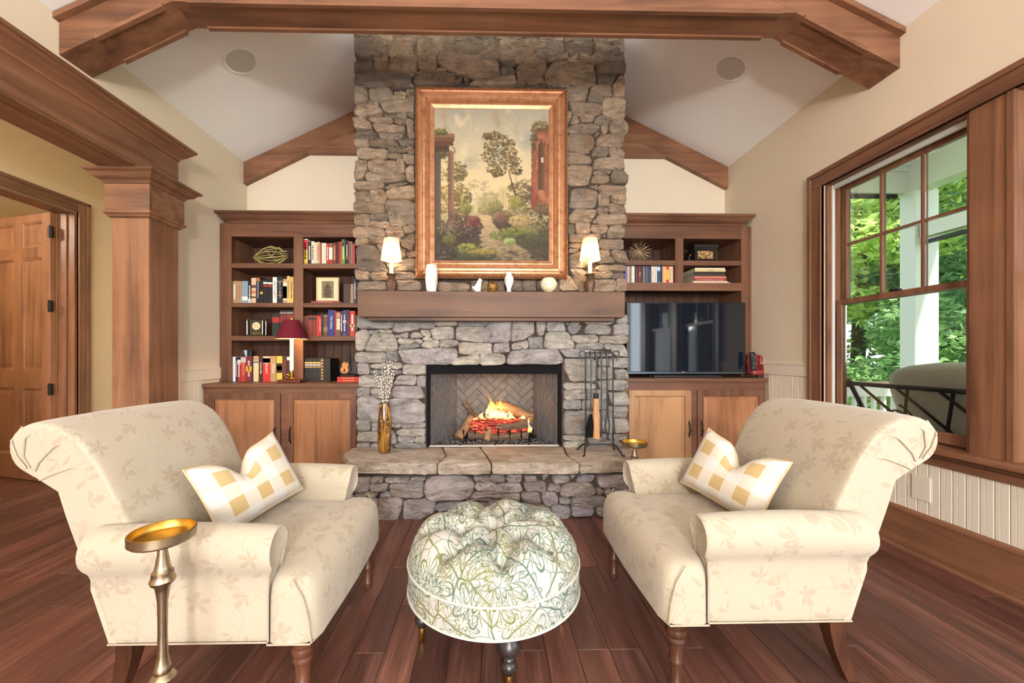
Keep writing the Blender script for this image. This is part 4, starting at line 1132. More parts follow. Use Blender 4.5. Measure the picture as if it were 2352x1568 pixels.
def herringbone(o, ex, w, h, nrm, bw=.062, bl=.186):
    o, ex, nrm = Vector(o), Vector(ex).normalized(), Vector(nrm).normalized()
    c, s = cos(pi / 4), sin(pi / 4)
    g = .0025
    k = int(round(bl / bw))
    for i in range(-14, 22):
        for j in range(-9, 12):
            for kind in (0, 1):
                if kind == 0: x0, y0, dx, dy = i * bw + j * k * bw, i * bw - j * k * bw, bl, bw
                else: x0, y0, dx, dy = i * bw + j * k * bw, i * bw - j * k * bw + bw, bw, bl
                q = [(x0 + g, y0 + g), (x0 + dx - g, y0 + g), (x0 + dx - g, y0 + dy - g), (x0 + g, y0 + dy - g)]
                q = [(c * a - s * b + w / 2, s * a + c * b - .35) for a, b in q]
                q = clip(q, w, h)
                if len(q) < 3: continue
                ar = abs(sum(q[m][0] * q[(m + 1) % len(q)][1] - q[(m + 1) % len(q)][0] * q[m][1] for m in range(len(q)))) / 2
                if ar < .0006: continue
                P = lambda p, d: o + ex * p[0] + Vector((0, 0, p[1])) + nrm * d
                n = len(q)
                mb = MB().add([P(p, -.001) for p in q] + [P(p, .005) for p in q], [tuple(range(n, 2 * n))] + [(m, (m + 1) % n, n + (m + 1) % n, n + m) for m in range(n)])
                mb.obj('firebrick', FB, fbx)
herringbone((BX0, BYK - .001, HZ), (1, 0, 0), BX1 - BX0, OZ1 - HZ - .02, (0, -1, 0))
for xo, xb, sg in ((OX0, BX0, 1), (OX1, BX1, -1)):
    e = Vector((xb - xo, BYK - FY - .03, 0))
    herringbone((xo, FY + .03, HZ), e, e.length, OZ1 - HZ - .02, (sg * e.y, -sg * e.x, 0))
DK = plain('blackened_steel', srgb(20, 19, 21), .85, metal=0, spec=.1, var=.15)
mb = MB().box(OX0, OX1, FY + .0, FY + .03, OZ1 - .075, OZ1).box(OX0, OX0 + .022, FY, FY + .05, HZ, OZ1 - .075).box(OX1 - .022, OX1, FY, FY + .05, HZ, OZ1 - .075)
mb.obj('firebox_frame', DK, fp, bevel=.003)
sill = MB().box(OX0 + .02, OX1 - .02, FY - .012, FY + .03, HZ + .003, HZ + .012).obj('threshold', plain('pale_steel', srgb(196, 190, 186), .5, metal=.3), fp)
for xx in (-.24, .05, .33):
    MB().box(xx - .006, xx + .006, FY - .013, FY - .003, HZ + .012, HZ + .02).obj('clip', DK, fp)

# chain-mail curtains
def mesh_mat():
    s = NT('woven_wire_mesh')
    uv = s.n('ShaderNodeUVMap').outputs[0]
    sp = s.n('ShaderNodeSeparateXYZ'); s.l(uv, sp.inputs[0])
    a = s.math('ADD', sp.outputs[0], sp.outputs[1]); b = s.math('SUBTRACT', sp.outputs[0], sp.outputs[1])
    def wire(q): return s.math('ABSOLUTE', s.math('SINE', s.math('MULTIPLY', q, 520)))
    w = s.math('LESS_THAN', s.math('MINIMUM', wire(a), wire(b)), 0.30)
    s.set(color=srgb(96, 100, 108), rough=.4, metal=.15, alpha=w)
    return s.m
M['wire'] = mesh_mat()
def curtain(x0, x1, folds, lab):
    c = thing('mesh_fire_curtain', lab, 'fire screen', ((x0 + x1) / 2, FY + .04, HZ + .012), group='fire curtains')
    nx, nz = 60, 14
    V = []; U = []
    arc = 0
    for j in range(nz + 1):
        z = HZ + .014 + (OZ1 - .03 - HZ - .014) * j / nz
        fl = 1 + .25 * (1 - j / nz)
        for i in range(nx + 1):
            t = i / nx
            xx = x0 + (x1 - x0) * t
            V.append((xx + .004 * sin(9 * t + j * .3), FY + .066 + .016 * fl * sin(2 * pi * folds * t + .5 * sin(5 * t)), z))
            U.append((t * (x1 - x0) * 1.5, z))
    F = [(j * (nx + 1) + i, j * (nx + 1) + i + 1, (j + 1) * (nx + 1) + i + 1, (j + 1) * (nx + 1) + i) for j in range(nz) for i in range(nx)]
    o = MB().add(V, F).obj('mesh', M['wire'], c, smooth=True, fix=False)
    uvl = o.data.uv_layers.new(name='UVMap')
    for lp in o.data.loops: uvl.data[lp.index].uv = U[lp.vertex_index]
    MB().tube([(x0, FY + .052, OZ1 - .03), (x1, FY + .052, OZ1 - .03)], .004, 6).obj('rod', DK, c)
curtain(OX0 + .024, OX0 + .20, 5, 'gathered wire mesh curtain at the fireplace side by the amber vase')
curtain(OX1 - .20, OX1 - .024, 5.5, 'gathered wire mesh curtain at the fireplace side by the fire tools')

# ---- gas logs, grate, embers, flames
BK = NT('charred_bark'); cb = BK.co()
k1 = BK.noise(BK.mapping(cb, (4, 30, 30)), 2, 6, .7, .6)
BK.set(color=BK.ramp(k1, [(.3, srgb(40, 32, 28)), (.55, srgb(112, 90, 70)), (.75, srgb(168, 146, 122))]), rough=.95); BK.bump(k1, .9, .012)
LW = NT('split_log_wood'); cb = LW.co()
k1 = LW.noise(LW.mapping(cb, (3, 26, 26)), 2, 5, .65, .4)
LW.set(color=LW.ramp(k1, [(.3, srgb(92, 66, 46)), (.7, srgb(178, 136, 96))]), rough=.9); LW.bump(k1, .7, .008)
def log(label, a, b, r0, r1, mat, seed):
    R = random.Random(seed)
    a, b = Vector(a), Vector(b)
    t = thing('gas_log', label, 'log', tuple((a + b) / 2 - Vector((0, 0, max(r0, r1)))), group='gas fire logs')
    ax = (b - a).normalized(); up = ax.orthogonal().normalized(); sd = ax.cross(up)
    n, m = 14, 9
    secs = []
    ph = [R.uniform(0, 6.3) for _ in range(4)]
    for i in range(m + 1):
        q = i / m
        r = r0 + (r1 - r0) * q
        p = a + (b - a) * q + Vector((0, 0, .008 * sin(q * 5 + ph[0])))
        secs.append([tuple(p + (up * cos(2 * pi * k / n) + sd * sin(2 * pi * k / n)) * r * (1 + .10 * sin(3 * 2 * pi * k / n + ph[1] + q * 2) + R.uniform(-.07, .07))) for k in range(n)])
    ro = (a + b) / 2
    o = MB().loft(secs).obj('log_body', mat, t, smooth=50)
    for p, r in ((a, r0), (b, r1)):
        s = -1 if p is a else 1
        MB().add([tuple(p + ax * s * .002 + (up * cos(2 * pi * k / n) + sd * sin(2 * pi * k / n)) * r * .82) for k in range(n)], [tuple(range(n))]).obj('cut_end', LW.m, t)
GB = HZ + .06
log('pale bark log lying at the back left of the gas fire', (-.20, 3.60, GB + .13), (.12, 3.56, GB + .10), .042, .036, BK.m, 1)
log('thick brown log leaning across the top right of the fire', (.06, 3.58, GB + .24), (.40, 3.50, GB + .15), .05, .042, LW.m, 2)
log('long front log with a charred stub end above the embers', (-.10, 3.44, GB + .075), (.34, 3.43, GB + .10), .038, .042, BK.m, 3)
log('short pale log standing at the front left of the grate', (-.26, 3.40, HZ + .035), (-.16, 3.50, GB + .15), .042, .036, LW.m, 4)
log('small split log poking up above the back left of the fire', (-.16, 3.52, GB + .20), (-.23, 3.55, GB + .27), .022, .028, BK.m, 5)
log('short split log lying in front of the burner', (-.02, 3.36, HZ + .035), (.0, 3.42, GB + .06), .026, .03, LW.m, 6)
log('low dark bottom log under the embers', (-.18, 3.41, GB + .0), (.34, 3.42, GB + .0), .034, .034, BK.m, 7)
gr = thing('fire_grate', 'black iron grate holding up the burning logs', 'grate', (.07, 3.48, HZ + .004))
for i in range(7):
    xx = -.22 + i * .1
    MB().tube([(xx, 3.38, HZ + .12), (xx, 3.385, HZ + .045), (xx, 3.62, HZ + .045)], .007, 6).obj('bar', DK, gr)
for xx in (-.2, .35):
    MB().tube([(xx, 3.40, HZ + .045), (xx, 3.40, HZ + .004)], .008, 6).obj('foot', DK, gr)
MB().tube([(-.26, 3.45, HZ + .04), (.42, 3.45, HZ + .04)], .008, 6).obj('cross_bar', DK, gr)
# lava rock bed
R = np.random.RandomState(5)
lr = MB()
for i in range(420):
    xx, yy = R.uniform(-.40, .50), R.uniform(3.31, 3.60)
    r = R.uniform(.006, .013)
    P = np.array([(1, 0, 0), (-1, 0, 0), (0, 1, 0), (0, -1, 0), (0, 0, 1), (0, 0, -1)]) * r * R.uniform(.6, 1.2, (6, 1)) + np.array([xx, yy, HZ + .012 + R.uniform(0, .012)])
    lr.add([tuple(p) for p in P], [(0, 2, 4), (2, 1, 4), (1, 3, 4), (3, 0, 4), (2, 0, 5), (1, 2, 5), (3, 1, 5), (0, 3, 5)])
lo = lr.obj('lava_rock_bed', plain('lava_rock', srgb(96, 92, 92), .85, var=.5, scale=45))
tag(lo, 'bed of small black and grey lava rock across the firebox floor', 'lava rock', kind='stuff')
# glowing embers between the logs
EM = NT('glowing_embers'); cb = EM.co()
e1 = EM.noise(EM.mapping(cb, (10, 10, 34)), 2.2, 4, .7)
EM.set(color=srgb(60, 20, 14), emit=EM.ramp(e1, [(.47, (.015, .0, .0)), (.57, (.8, .06, .03)), (.70, (1, .28, .06))]), es=1.2, rough=.9); EM.bump(e1, .8, .02)
eb = thing('ember_bed', 'red glowing embers between the gas logs', 'embers', (.08, 3.46, HZ + .05))
q = soft_box(-.16, .34, 3.40, 3.54, GB + .005, GB + .135, n=6)
q.V = [(x + R.uniform(-.008, .008), y + R.uniform(-.01, .01), z + R.uniform(-.008, .008)) for x, y, z in q.V]
q.obj('embers', EM.m, eb, smooth=45)
FLM = NT('flame'); tc = FLM.n('ShaderNodeTexCoord')
sp = FLM.n('ShaderNodeSeparateXYZ'); FLM.l(tc.outputs['Object'], sp.inputs[0])
hc = FLM.ramp(FLM.math('MULTIPLY', sp.outputs[2], 5.5), [(0, (1, .38, .05)), (.35, (1, .74, .30)), (.7, (1, .52, .12)), (1, (1, .25, .03))])
em_ = FLM.n('ShaderNodeEmission'); FLM.l(hc, em_.inputs[0]); em_.inputs[1].default_value = 2.2
trn = FLM.n('ShaderNodeBsdfTransparent'); mxs = FLM.n('ShaderNodeMixShader')
nz_ = FLM.noise(FLM.mapping(tc.outputs['Object'], (26, 26, 9)), 1.6, 4, .7, .8)
FLM.l(FLM.ramp(nz_, [(.40, .0), (.62, .92)]), mxs.inputs[0]); FLM.l(trn.outputs[0], mxs.inputs[1]); FLM.l(em_.outputs[0], mxs.inputs[2]); FLM.l(mxs.outputs[0], FLM.out.inputs[0])
FL_ = [(.015, 3.52, GB + .11, .235, .046), (.115, 3.53, GB + .11, .205, .042), (.06, 3.54, GB + .12, .13, .04), (-.06, 3.50, GB + .11, .085, .034), (.20, 3.50, GB + .11, .11, .04), (.285, 3.47, GB + .10, .075, .034), (.33, 3.50, GB + .07, .13, .036), (-.11, 3.47, GB + .11, .05, .028), (.35, 3.46, GB + .02, .13, .03), (.16, 3.455, GB + .11, .05, .034), (.05, 3.455, GB + .105, .045, .034)]
fire = thing('fire', 'orange and yellow flames of the lit gas fire', 'fire', (.08, 3.5, GB + .05))
for i, (xx, yy, zz, h, r) in enumerate(FL_):
    rr = random.Random(i)
    ph = rr.uniform(0, 6)
    n, m = 12, 10
    secs = []
    for k in range(m + 1):
        q = k / m
        w = r * (sin(pi * min(1, q * .9 + .12)) ** .8) * (1 - q) ** .55 + .0008
        cxx = .022 * sin(q * 5.5 + ph) * q
        secs.append([(cxx + w * cos(2 * pi * j / n) * (1 + .45 * sin(2 * 2 * pi * j / n + q * 7 + ph)), w * .6 * sin(2 * pi * j / n), h * q) for j in range(n)])
    o = MB().loft(secs).obj('flame', FLM.m, fire, smooth=True, world=False)
    o.location = Vector((xx, yy, zz)) - root_off(fire)
light('fire_glow', 'POINT', (.10, 3.47, GB + .26), 2.2, (1.0, 0.45, 0.14), size=.08)

# ---- mantel beam
mn = thing('mantel_shelf', 'thick brown wooden mantel beam across the stone fireplace', 'mantel', (.02, 3.15, 1.469))
MB().box(-1.016, 1.066, 3.05, FY - .008, 1.469, 1.668).obj('beam', M['mantel'], mn, bevel=.005)
MB().box(-.95, 1.0, 3.10, FY - .01, 1.445, 1.469).obj('cleat', M['mantel'], mn)
# ================================================================== BUILT-IN CABINETS
def XU(u, Y): return PY(u, 816, Y)[0]
def ZV(v, Y, u=700): return PY(u, v, Y)[2]
CYF, CYB = 3.70, 4.10           # upper cases: face and back
CX, CY_, CZ = M['cab_x'], M['cab_y'], M['cab_z']
def crown(mb, x0, x1, y, z0, ends):
    prof = [(0, 0), (.010, .004), (.010, .016), (.022, .026), (.036, .034), (.050, .052), (.060, .066), (.072, .074), (.076, .080), (.076, .096), (0, .096)]
    a = [(x0 - (p[0] if ends[0] else 0), y - p[0], z0 + p[1]) for p in prof]
    b = [(x1 + (p[0] if ends[1] else 0), y - p[0], z0 + p[1]) for p in prof]
    return mb.loft([a, b])
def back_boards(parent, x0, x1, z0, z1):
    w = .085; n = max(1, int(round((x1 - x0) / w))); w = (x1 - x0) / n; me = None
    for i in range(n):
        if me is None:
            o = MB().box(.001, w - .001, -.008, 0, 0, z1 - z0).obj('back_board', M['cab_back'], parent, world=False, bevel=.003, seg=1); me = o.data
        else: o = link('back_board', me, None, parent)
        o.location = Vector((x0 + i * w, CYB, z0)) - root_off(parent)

# --- left bookcase
ZC_L = .924
bk = thing('bookcase', 'open wooden bookcase full of books on the cabinet with the burgundy lamp', 'bookcase', (-1.8, 3.9, ZC_L + .001))
lx0, lx1 = XL + .003, -1.085
zo = lambda v: ZV(v, CYF, 600)
s_in0, d0, d1 = XU(531, CYF), XU(674, CYF), XU(696, CYF)
zt_open, z_top = zo(543), zo(513)
sh = [(zo(615), zo(604)), (zo(705), zo(695)), (zo(782), zo(771))]
MB().box(lx0, s_in0, CYF, CYF + .02, ZC_L + .001, z_top).obj('stile', CZ, bk, bevel=.002, seg=1)
MB().box(d0, d1, CYF + .0005, CYF + .02, ZC_L + .001, zt_open).obj('divider_stile', CZ, bk, bevel=.002, seg=1)
MB().box(s_in0, lx1, CYF, CYF + .02, zt_open, z_top).obj('top_rail', CX, bk)
MB().box(lx0, lx0 + .02, CYF + .02, CYB, ZC_L + .001, z_top).box(s_in0 - .04, s_in0 - .022, CYF + .02, CYB - .01, ZC_L + .001, zt_open).obj('side_panel', CZ, bk)
MB().box((d0 + d1) / 2 - .012, (d0 + d1) / 2 + .012, CYF + .02, CYB - .01, ZC_L + .001, zt_open).obj('divider_panel', CZ, bk)
MB().box(lx0, lx1, CYF + .02, CYB, zt_open, zt_open + .02).obj('top_panel', CX, bk)
crown(MB(), lx0 + .077, lx1, CYF, z_top - .002, (1, 0)).box(lx0, lx1, CYF, CYB, z_top + .07, z_top + .09).obj('crown', CX, bk)
back_boards(bk, lx0 + .02, lx1, ZC_L + .002, zt_open)
for za, zb in sh:
    MB().box(s_in0 - .001, d0 + .001, CYF + .004, CYB - .009, za, zb).obj('shelf', CX, bk, bevel=.002, seg=1)
    MB().box(d1 - .001, lx1, CYF + .004, CYB - .009, za, zb).obj('shelf', CX, bk, bevel=.002, seg=1)

# --- right bookcase with the television opening
ZC_R = .967
br = thing('television_bookcase', 'open wooden wall unit with small shelves above the television', 'bookcase', (1.8, 3.9, ZC_R + .001))
rx0, rx1 = 1.125, XR - .003
zr_ = lambda v: ZV(v, CYF, 1600)
ri, e0, e1 = XU(1703, CYF), XU(1551, CYF), XU(1570, CYF)
MB().box(ri, rx1, CYF, CYF + .02, ZC_R + .001, zr_(519)).box(rx1 - .022, rx1, CYF - .008, CYF, ZC_R + .001, zr_(519)).obj('stile', CZ, br, bevel=.002, seg=1)
MB().box(e0, e1, CYF + .0005, CYF + .02, zr_(649), zr_(548)).obj('divider_stile', CZ, br, bevel=.002, seg=1)
MB().box(rx0, ri, CYF, CYF + .02, zr_(548), zr_(519)).obj('top_rail', CX, br)
MB().box(rx0, ri, CYF, CYF + .02, zr_(668), zr_(649)).obj('middle_rail', CX, br, bevel=.002, seg=1)
MB().box(rx1 - .02, rx1, CYF + .02, CYB, ZC_R + .001, zr_(519)).box(ri + .001, ri + .02, CYF + .02, CYB - .01, ZC_R + .001, zr_(548)).obj('side_panel', CZ, br)
MB().box((e0 + e1) / 2 - .012, (e0 + e1) / 2 + .012, CYF + .02, CYB - .01, zr_(651), zr_(548)).obj('divider_panel', CZ, br)
MB().box(rx0, rx1, CYF + .02, CYB, zr_(548), zr_(548) + .02).obj('top_panel', CX, br)
crown(MB(), rx0, rx1 - .077, CYF, zr_(519) - .002, (0, 1)).box(rx0, rx1, CYF, CYB, zr_(519) + .07, zr_(519) + .09).obj('crown', CX, br)
back_boards(br, rx0, rx1 - .02, ZC_R + .002, zr_(548))
ZR1, ZR2 = zr_(598), zr_(649)
MB().box(rx0, e0 + .001, CYF + .004, CYB - .009, zr_(609), ZR1).obj('shelf', CX, br, bevel=.002, seg=1)
MB().box(e1 - .001, ri + .001, CYF + .004, CYB - .009, zr_(609), ZR1).obj('shelf', CX, br, bevel=.002, seg=1)
MB().box(rx0, ri + .001, CYF + .02, CYB - .009, ZR2 - .03, ZR2 - .002).obj('shelf', CX, br)

# --- base cabinets
def base_cabinet(lab, x0, x1, zc, doors, vt, mats, hnd):
    t = thing('base_cabinet', lab, 'cabinet', ((x0 + x1) / 2, 3.8, 0))
    MB().box(x0, x1, 3.49, YB - .002, .09, zc - .034).obj('body', CX, t)
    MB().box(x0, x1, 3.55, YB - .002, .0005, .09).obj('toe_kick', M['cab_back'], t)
    yd = 3.47
    for k, (ua, ub) in enumerate(doors):
        a, b = XU(ua, yd), XU(ub, yd)
        zt = PY((ua + ub) / 2, vt, yd)[2]; zb = .13
        fw = .052
        d = MB().box(a, a + fw, yd, 3.4895, zb, zt).box(b - fw, b, yd, 3.4895, zb, zt).box(a + fw, b - fw, yd, 3.4895, zt - fw, zt).box(a + fw, b - fw, yd, 3.4895, zb, zb + fw)
        do = d.obj('door', mats[k][0], t, bevel=.0035)
        p = MB().frame(a + fw - .004, b - fw + .004, zb + fw - .004, zt - fw + .004, 3.489, [(0, .004), (.008, .012), (.012, .003), (.016, .003), (.042, .014)])
        p.box(a + fw + .037, b - fw - .037, 3.489 - .014, 3.489, zb + fw + .037, zt - fw - .037)
        p.obj('panel', mats[k][1], do)
        hx, hz = PY(hnd[k][0], hnd[k][1], yd - .02)[0::2]
        pts = [(hx + .004 * sin(i * 2.1), yd - .004 - .022 * sin(pi * min(1, max(0, (i - 1) / 8))) ** .5, hz - .075 + i * .015) for i in range(11)]
        h = MB().tube(pts, [.004, .006, .0055, .005, .006, .005, .0055, .005, .006, .005, .004], 6)
        for i in range(2, 9, 2): h.ball((pts[i][0] + .006 * (-1) ** i, pts[i][1], pts[i][2] + .004), .005, 6, 4)
        h.obj('twig_handle', M['bronze'], do, smooth=40)
    return t
OZ = M['oak_z']
base_cabinet('two-door wooden cabinet under the bookcase with the burgundy lamp', XL + .012, -1.085, ZC_L, ((478, 643), (659, 818)), 903, ((CZ, OZ), (CZ, OZ)), ((629, 1000), (665, 1000)))
base_cabinet('two-door wooden cabinet under the television with one pale oak door', 1.125, XR - .012, ZC_R, ((1445, 1588), (1603, 1757)), 896, ((M['oak_light'], M['oak_light']), (CZ, OZ)), ((1585, 985), (1614, 985)))
ct = MB().box(XL + .012, -1.085, 3.46, YB - .002, ZC_L - .034, ZC_L).obj('countertop', CX, bevel=.004)
tag(ct, 'wooden countertop carrying the burgundy lamp and the lowest row of books', 'countertop')
ct = MB().box(1.125, XR - .012, 3.455, YB - .002, ZC_R - .034, ZC_R).obj('countertop', CX, bevel=.004)
tag(ct, 'wooden countertop carrying the television', 'countertop')

# ================================================================== BOOKS
YS = 3.735
PAGES = plain('page_edges', srgb(226, 214, 190), .9, var=.08, scale=200)
ORD = ['first', 'second', 'third', 'fourth', 'fifth', 'sixth', 'seventh', 'eighth', 'ninth', 'tenth', 'eleventh', 'twelfth', 'thirteenth', 'fourteenth', 'fifteenth', 'sixteenth', 'seventeenth', 'eighteenth', 'nineteenth', 'twentieth', 'twenty-first', 'twenty-second', 'twenty-third', 'twenty-fourth', 'twenty-fifth', 'twenty-sixth']
WHITE_T, GOLD_T, BLACK_T, RED_T = col(236, 230, 218), col(206, 172, 96, .4, .5), col(30, 28, 28), col(150, 40, 34)
def book(x0, x1, y, z0, z1, depth, c, label, group, title=None, tcol=None, bands=(), tsize=None):
    g = .0006
    x0 += g; x1 -= g
    t = thing('book', label, 'book', ((x0 + x1) / 2, y + depth / 2, z0), group=group)
    mat = col(*c)
    b = min(.003, (x1 - x0) * .15)
    MB().box(x0, x1, y, y + .004, z0, z1).box(x0, x0 + b, y + .004, y + depth, z0, z1).box(x1 - b, x1, y + .004, y + depth, z0, z1).obj('cover', mat, t)
    MB().box(x0 + b, x1 - b, y + .004, y + depth - .005, z0 + .004, z1 - .004).obj('pages', PAGES, t)
    h = z1 - z0
    for (a, bb, bc) in bands:
        MB().box(x0 + .0003, x1 - .0003, y - .0006, y, z0 + h * a, z0 + h * bb).obj('label_band', col(*bc), t)
    if title == '#':        # print too small to read
        q = MB(); r_ = random.Random(int(abs(x0) * 1e5)); zz = z0 + h * .2; w_ = (x1 - x0) * .17; xm = (x0 + x1) / 2
        while zz < z0 + h * .82:
            L = r_.uniform(.006, .02); q.box(xm - w_, xm + w_, y - .0006, y, zz, min(zz + L, z0 + h * .85)); zz += L + .005
        q.obj('spine_print', tcol or WHITE_T, t)['kind'] = 'stuff'
    elif title:
        lettering(title, tcol or WHITE_T, t, ((x0 + x1) / 2, y - .0008, z0 + h * .52), min((x1 - x0) * (tsize or .8), .03), rot=(pi / 2, pi / 2, 0), fit=h * .66)
    return t
def book_row(items, u0, v0, sc, vbot, zsh, anchor, shelf, group, depth=.16, y=YS):
    n = 0
    for it in items:
        a, b, vt, c, desc = it[:5]
        kw = it[5] if len(it) > 5 else {}
        x0, x1 = XU(u0 + a / sc, y), XU(u0 + b / sc, y)
        h = PY(u0 + a / sc, v0 + vt / sc, y)[2] - PY(u0 + a / sc, v0 + vbot / sc, y)[2]
        lab = '%s book, %s from the %s on the %s' % (desc, ORD[n], anchor, shelf)
        book(x0, x1, y, zsh + .0005, zsh + h, depth + .02 * ((n * 7) % 3), c, lab, group, **kw)
        n += 1
K, DKB, RED, DRED, CRM, TAN_, BRN = (26, 25, 27), (52, 42, 38), (176, 48, 40), (112, 38, 34), (222, 208, 184), (176, 146, 110), (92, 62, 46)
U1 = (520, 530, 7.587); U2 = (520, 690, 7.587)
book_row([
 (1338, 1415, 130, (236, 228, 216), 'white red and yellow', dict(bands=((0.02, .55, (232, 186, 70)), (.58, .96, (196, 40, 40))), title='#', tcol=BLACK_T)),
 (1417, 1478, 180, K, 'black', dict(title='#')), (1480, 1530, 170, CRM, 'tall cream', dict(title='#', tcol=BLACK_T, tsize=.5)),
 (1531, 1578, 190, (214, 198, 176), 'pale beige', {}), (1579, 1624, 180, (196, 168, 132), 'tan', dict(title='#', tcol=RED_T)),
 (1625, 1664, 195, (150, 84, 64), 'terracotta', {}), (1665, 1700, 200, (228, 220, 202), 'off-white', {}), (1701, 1739, 200, CRM, 'cream', {}),
 (1740, 1785, 205, RED, 'red', dict(title='#', tsize=.5)), (1786, 1850, 200, (150, 40, 36), 'white-banded dark red', dict(bands=((.22, .80, (234, 226, 210)), (.86, .98, (110, 104, 98))))),
 (1851, 1915, 195, DRED, 'dark red', dict(title='#', tcol=GOLD_T, tsize=.5)), (1917, 1944, 185, (60, 24, 22), 'thin maroon', {}), (1945, 1975, 175, DRED, 'thin dark red', {}), (1976, 2008, 175, (190, 56, 40), 'thin scarlet', {}),
 (2009, 2066, 135, (84, 150, 52), 'tall green', dict(bands=((.72, .99, (92, 96, 84)),), title='#', tsize=.5)), (2075, 2125, 150, K, 'black copper-banded', dict(bands=((.2, .36, (168, 104, 60)),), title='#', tsize=.5)),
 (2126, 2164, 165, (140, 74, 52), 'rust brown', {}), (2166, 2195, 170, (128, 124, 118), 'thin grey', {}), (2196, 2240, 215, (172, 62, 58), 'faded red', {})],
 *U1, 570, sh[0][1], 'divider post', 'chimney-side top shelf', 'books on the top shelf next to the chimney')
book_row([
 (98, 180, 860, (172, 142, 112), 'tan', dict(title='#', tsize=.4)), (182, 268, 860, (164, 134, 102), 'tan orange-lettered', dict(title='NEW YORK', tcol=col(168, 92, 52), tsize=.55)), (270, 374, 860, (134, 152, 164), 'blue-grey', dict(bands=((.13, .3, (226, 230, 230)),))),
 (376, 434, 870, K, 'black white-footed', dict(bands=((.0, .2, (196, 206, 206)),), title='#', tsize=.5)), (436, 515, 805, (214, 182, 150), 'cream and brown striped', dict(bands=((.6, .72, (92, 66, 50)), (.2, .27, (92, 66, 50)), (.38, .5, (190, 120, 84))))),
 (517, 584, 790, K, 'black portrait-topped', dict(bands=((.82, .97, (170, 110, 76)),), title='#', tcol=col(150, 150, 160), tsize=.4)), (586, 639, 830, K, 'black gold-squared', dict(bands=((.38, .48, (206, 158, 52)),))),
 (641, 719, 835, K, 'black red-banded', dict(bands=((.71, .77, (196, 46, 40)), (.82, .9, (228, 226, 220))))), (721, 804, 840, K, 'second black red-banded', dict(bands=((.71, .77, (196, 46, 40)), (.82, .9, (228, 226, 220))))),
 (806, 879, 790, (232, 228, 220), 'tall white black-lettered', dict(title='KEN FOLLETT', tcol=BLACK_T, tsize=.85)), (881, 985, 790, (30, 28, 26), 'thick black silver-lettered', dict(title='FALL OF GIANTS', tcol=col(196, 190, 176), tsize=.45, bands=((.83, .85, (196, 190, 176)), (.29, .31, (190, 110, 52))))),
 (987, 1054, 820, TAN_, 'tan black-panelled', dict(bands=((.12, .86, (226, 210, 176)), (.2, .7, (44, 36, 30))))), (1056, 1099, 770, (212, 186, 112), 'tall thin gold', dict(title='#', tcol=BLACK_T, tsize=.5)), (1101, 1168, 785, (200, 162, 98), 'gold and tan', dict(title='#', tcol=col(122, 78, 40), bands=((0.02, .45, (220, 178, 96)),)))],
 *U1, 1245, sh[1][1], 'outer post', 'second shelf', 'books on the second shelf')
book_row([(2045, 2157, 905, (66, 44, 34), 'thick dark brown', {}), (2161, 2214, 910, (156, 128, 98), 'plain tan', {}), (2216, 2262, 825, (46, 50, 66), 'navy', dict(title='#', tsize=.5)), (2264, 2300, 870, (40, 36, 34), 'thin charcoal', {})],
 *U1, 1245, sh[1][1], 'small framed print', 'chimney-side second shelf', 'books beside the framed print')
# flat red book under the print
def flat_book(x0, x1, y, z0, z1, depth, c, label, group, title=None, tcol=None, skew=0):
    t = thing('book', label, 'book', ((x0 + x1) / 2, y + depth / 2, z0), group=group)
    b = min(.0025, (z1 - z0) * .2)
    z1 -= .0006
    MB().box(x0, x1, y, y + .004, z0, z1).box(x0, x1, y + .004, y + depth, z0, z0 + b).box(x0, x1, y + .004, y + depth, z1 - b, z1).obj('cover', col(*c), t)
    MB().box(x0 + .004, x1 - .004, y + .004, y + depth - .004, z0 + b, z1 - b).obj('pages', PAGES, t)
    if title == '#':
        q = MB(); zm = (z0 + z1) / 2
        for k in range(5): q.box(x0 + (x1 - x0) * (.25 + .1 * k), x0 + (x1 - x0) * (.33 + .1 * k), y - .0006, y, zm - .003, zm + .003)
        q.obj('spine_print', tcol or WHITE_T, t)['kind'] = 'stuff'
    elif title: lettering(title, tcol or WHITE_T, t, ((x0 + x1) / 2, y - .0006, (z0 + z1) / 2), (z1 - z0) * .75, fit=(x1 - x0) * .8)
    return t
zf = sh[1][1] + .0005
flat_book(XU(520 + 1475 / 7.587, YS), XU(520 + 1975 / 7.587, YS), YS, zf, zf + .024, .2, (134, 58, 46), 'flat red-brown book lying under the small framed print', 'flat books', '#', col(190, 130, 110))
book_row([(800, 926, 220, (44, 46, 42), 'dark green red-banded', dict(bands=((.6, .84, (168, 46, 42)),))), (930, 1046, 165, (46, 44, 44), 'dark grey red-labelled', dict(bands=((.55, .84, (122, 42, 40)), (.88, .93, (150, 140, 128))))), (1050, 1168, 165, (46, 44, 44), 'matching dark grey red-labelled', dict(bands=((.55, .84, (132, 42, 40)), (.88, .93, (150, 140, 128)))))],
 *U2, 610, sh[2][1], 'desk clock', 'third shelf', 'books beside the desk clock')
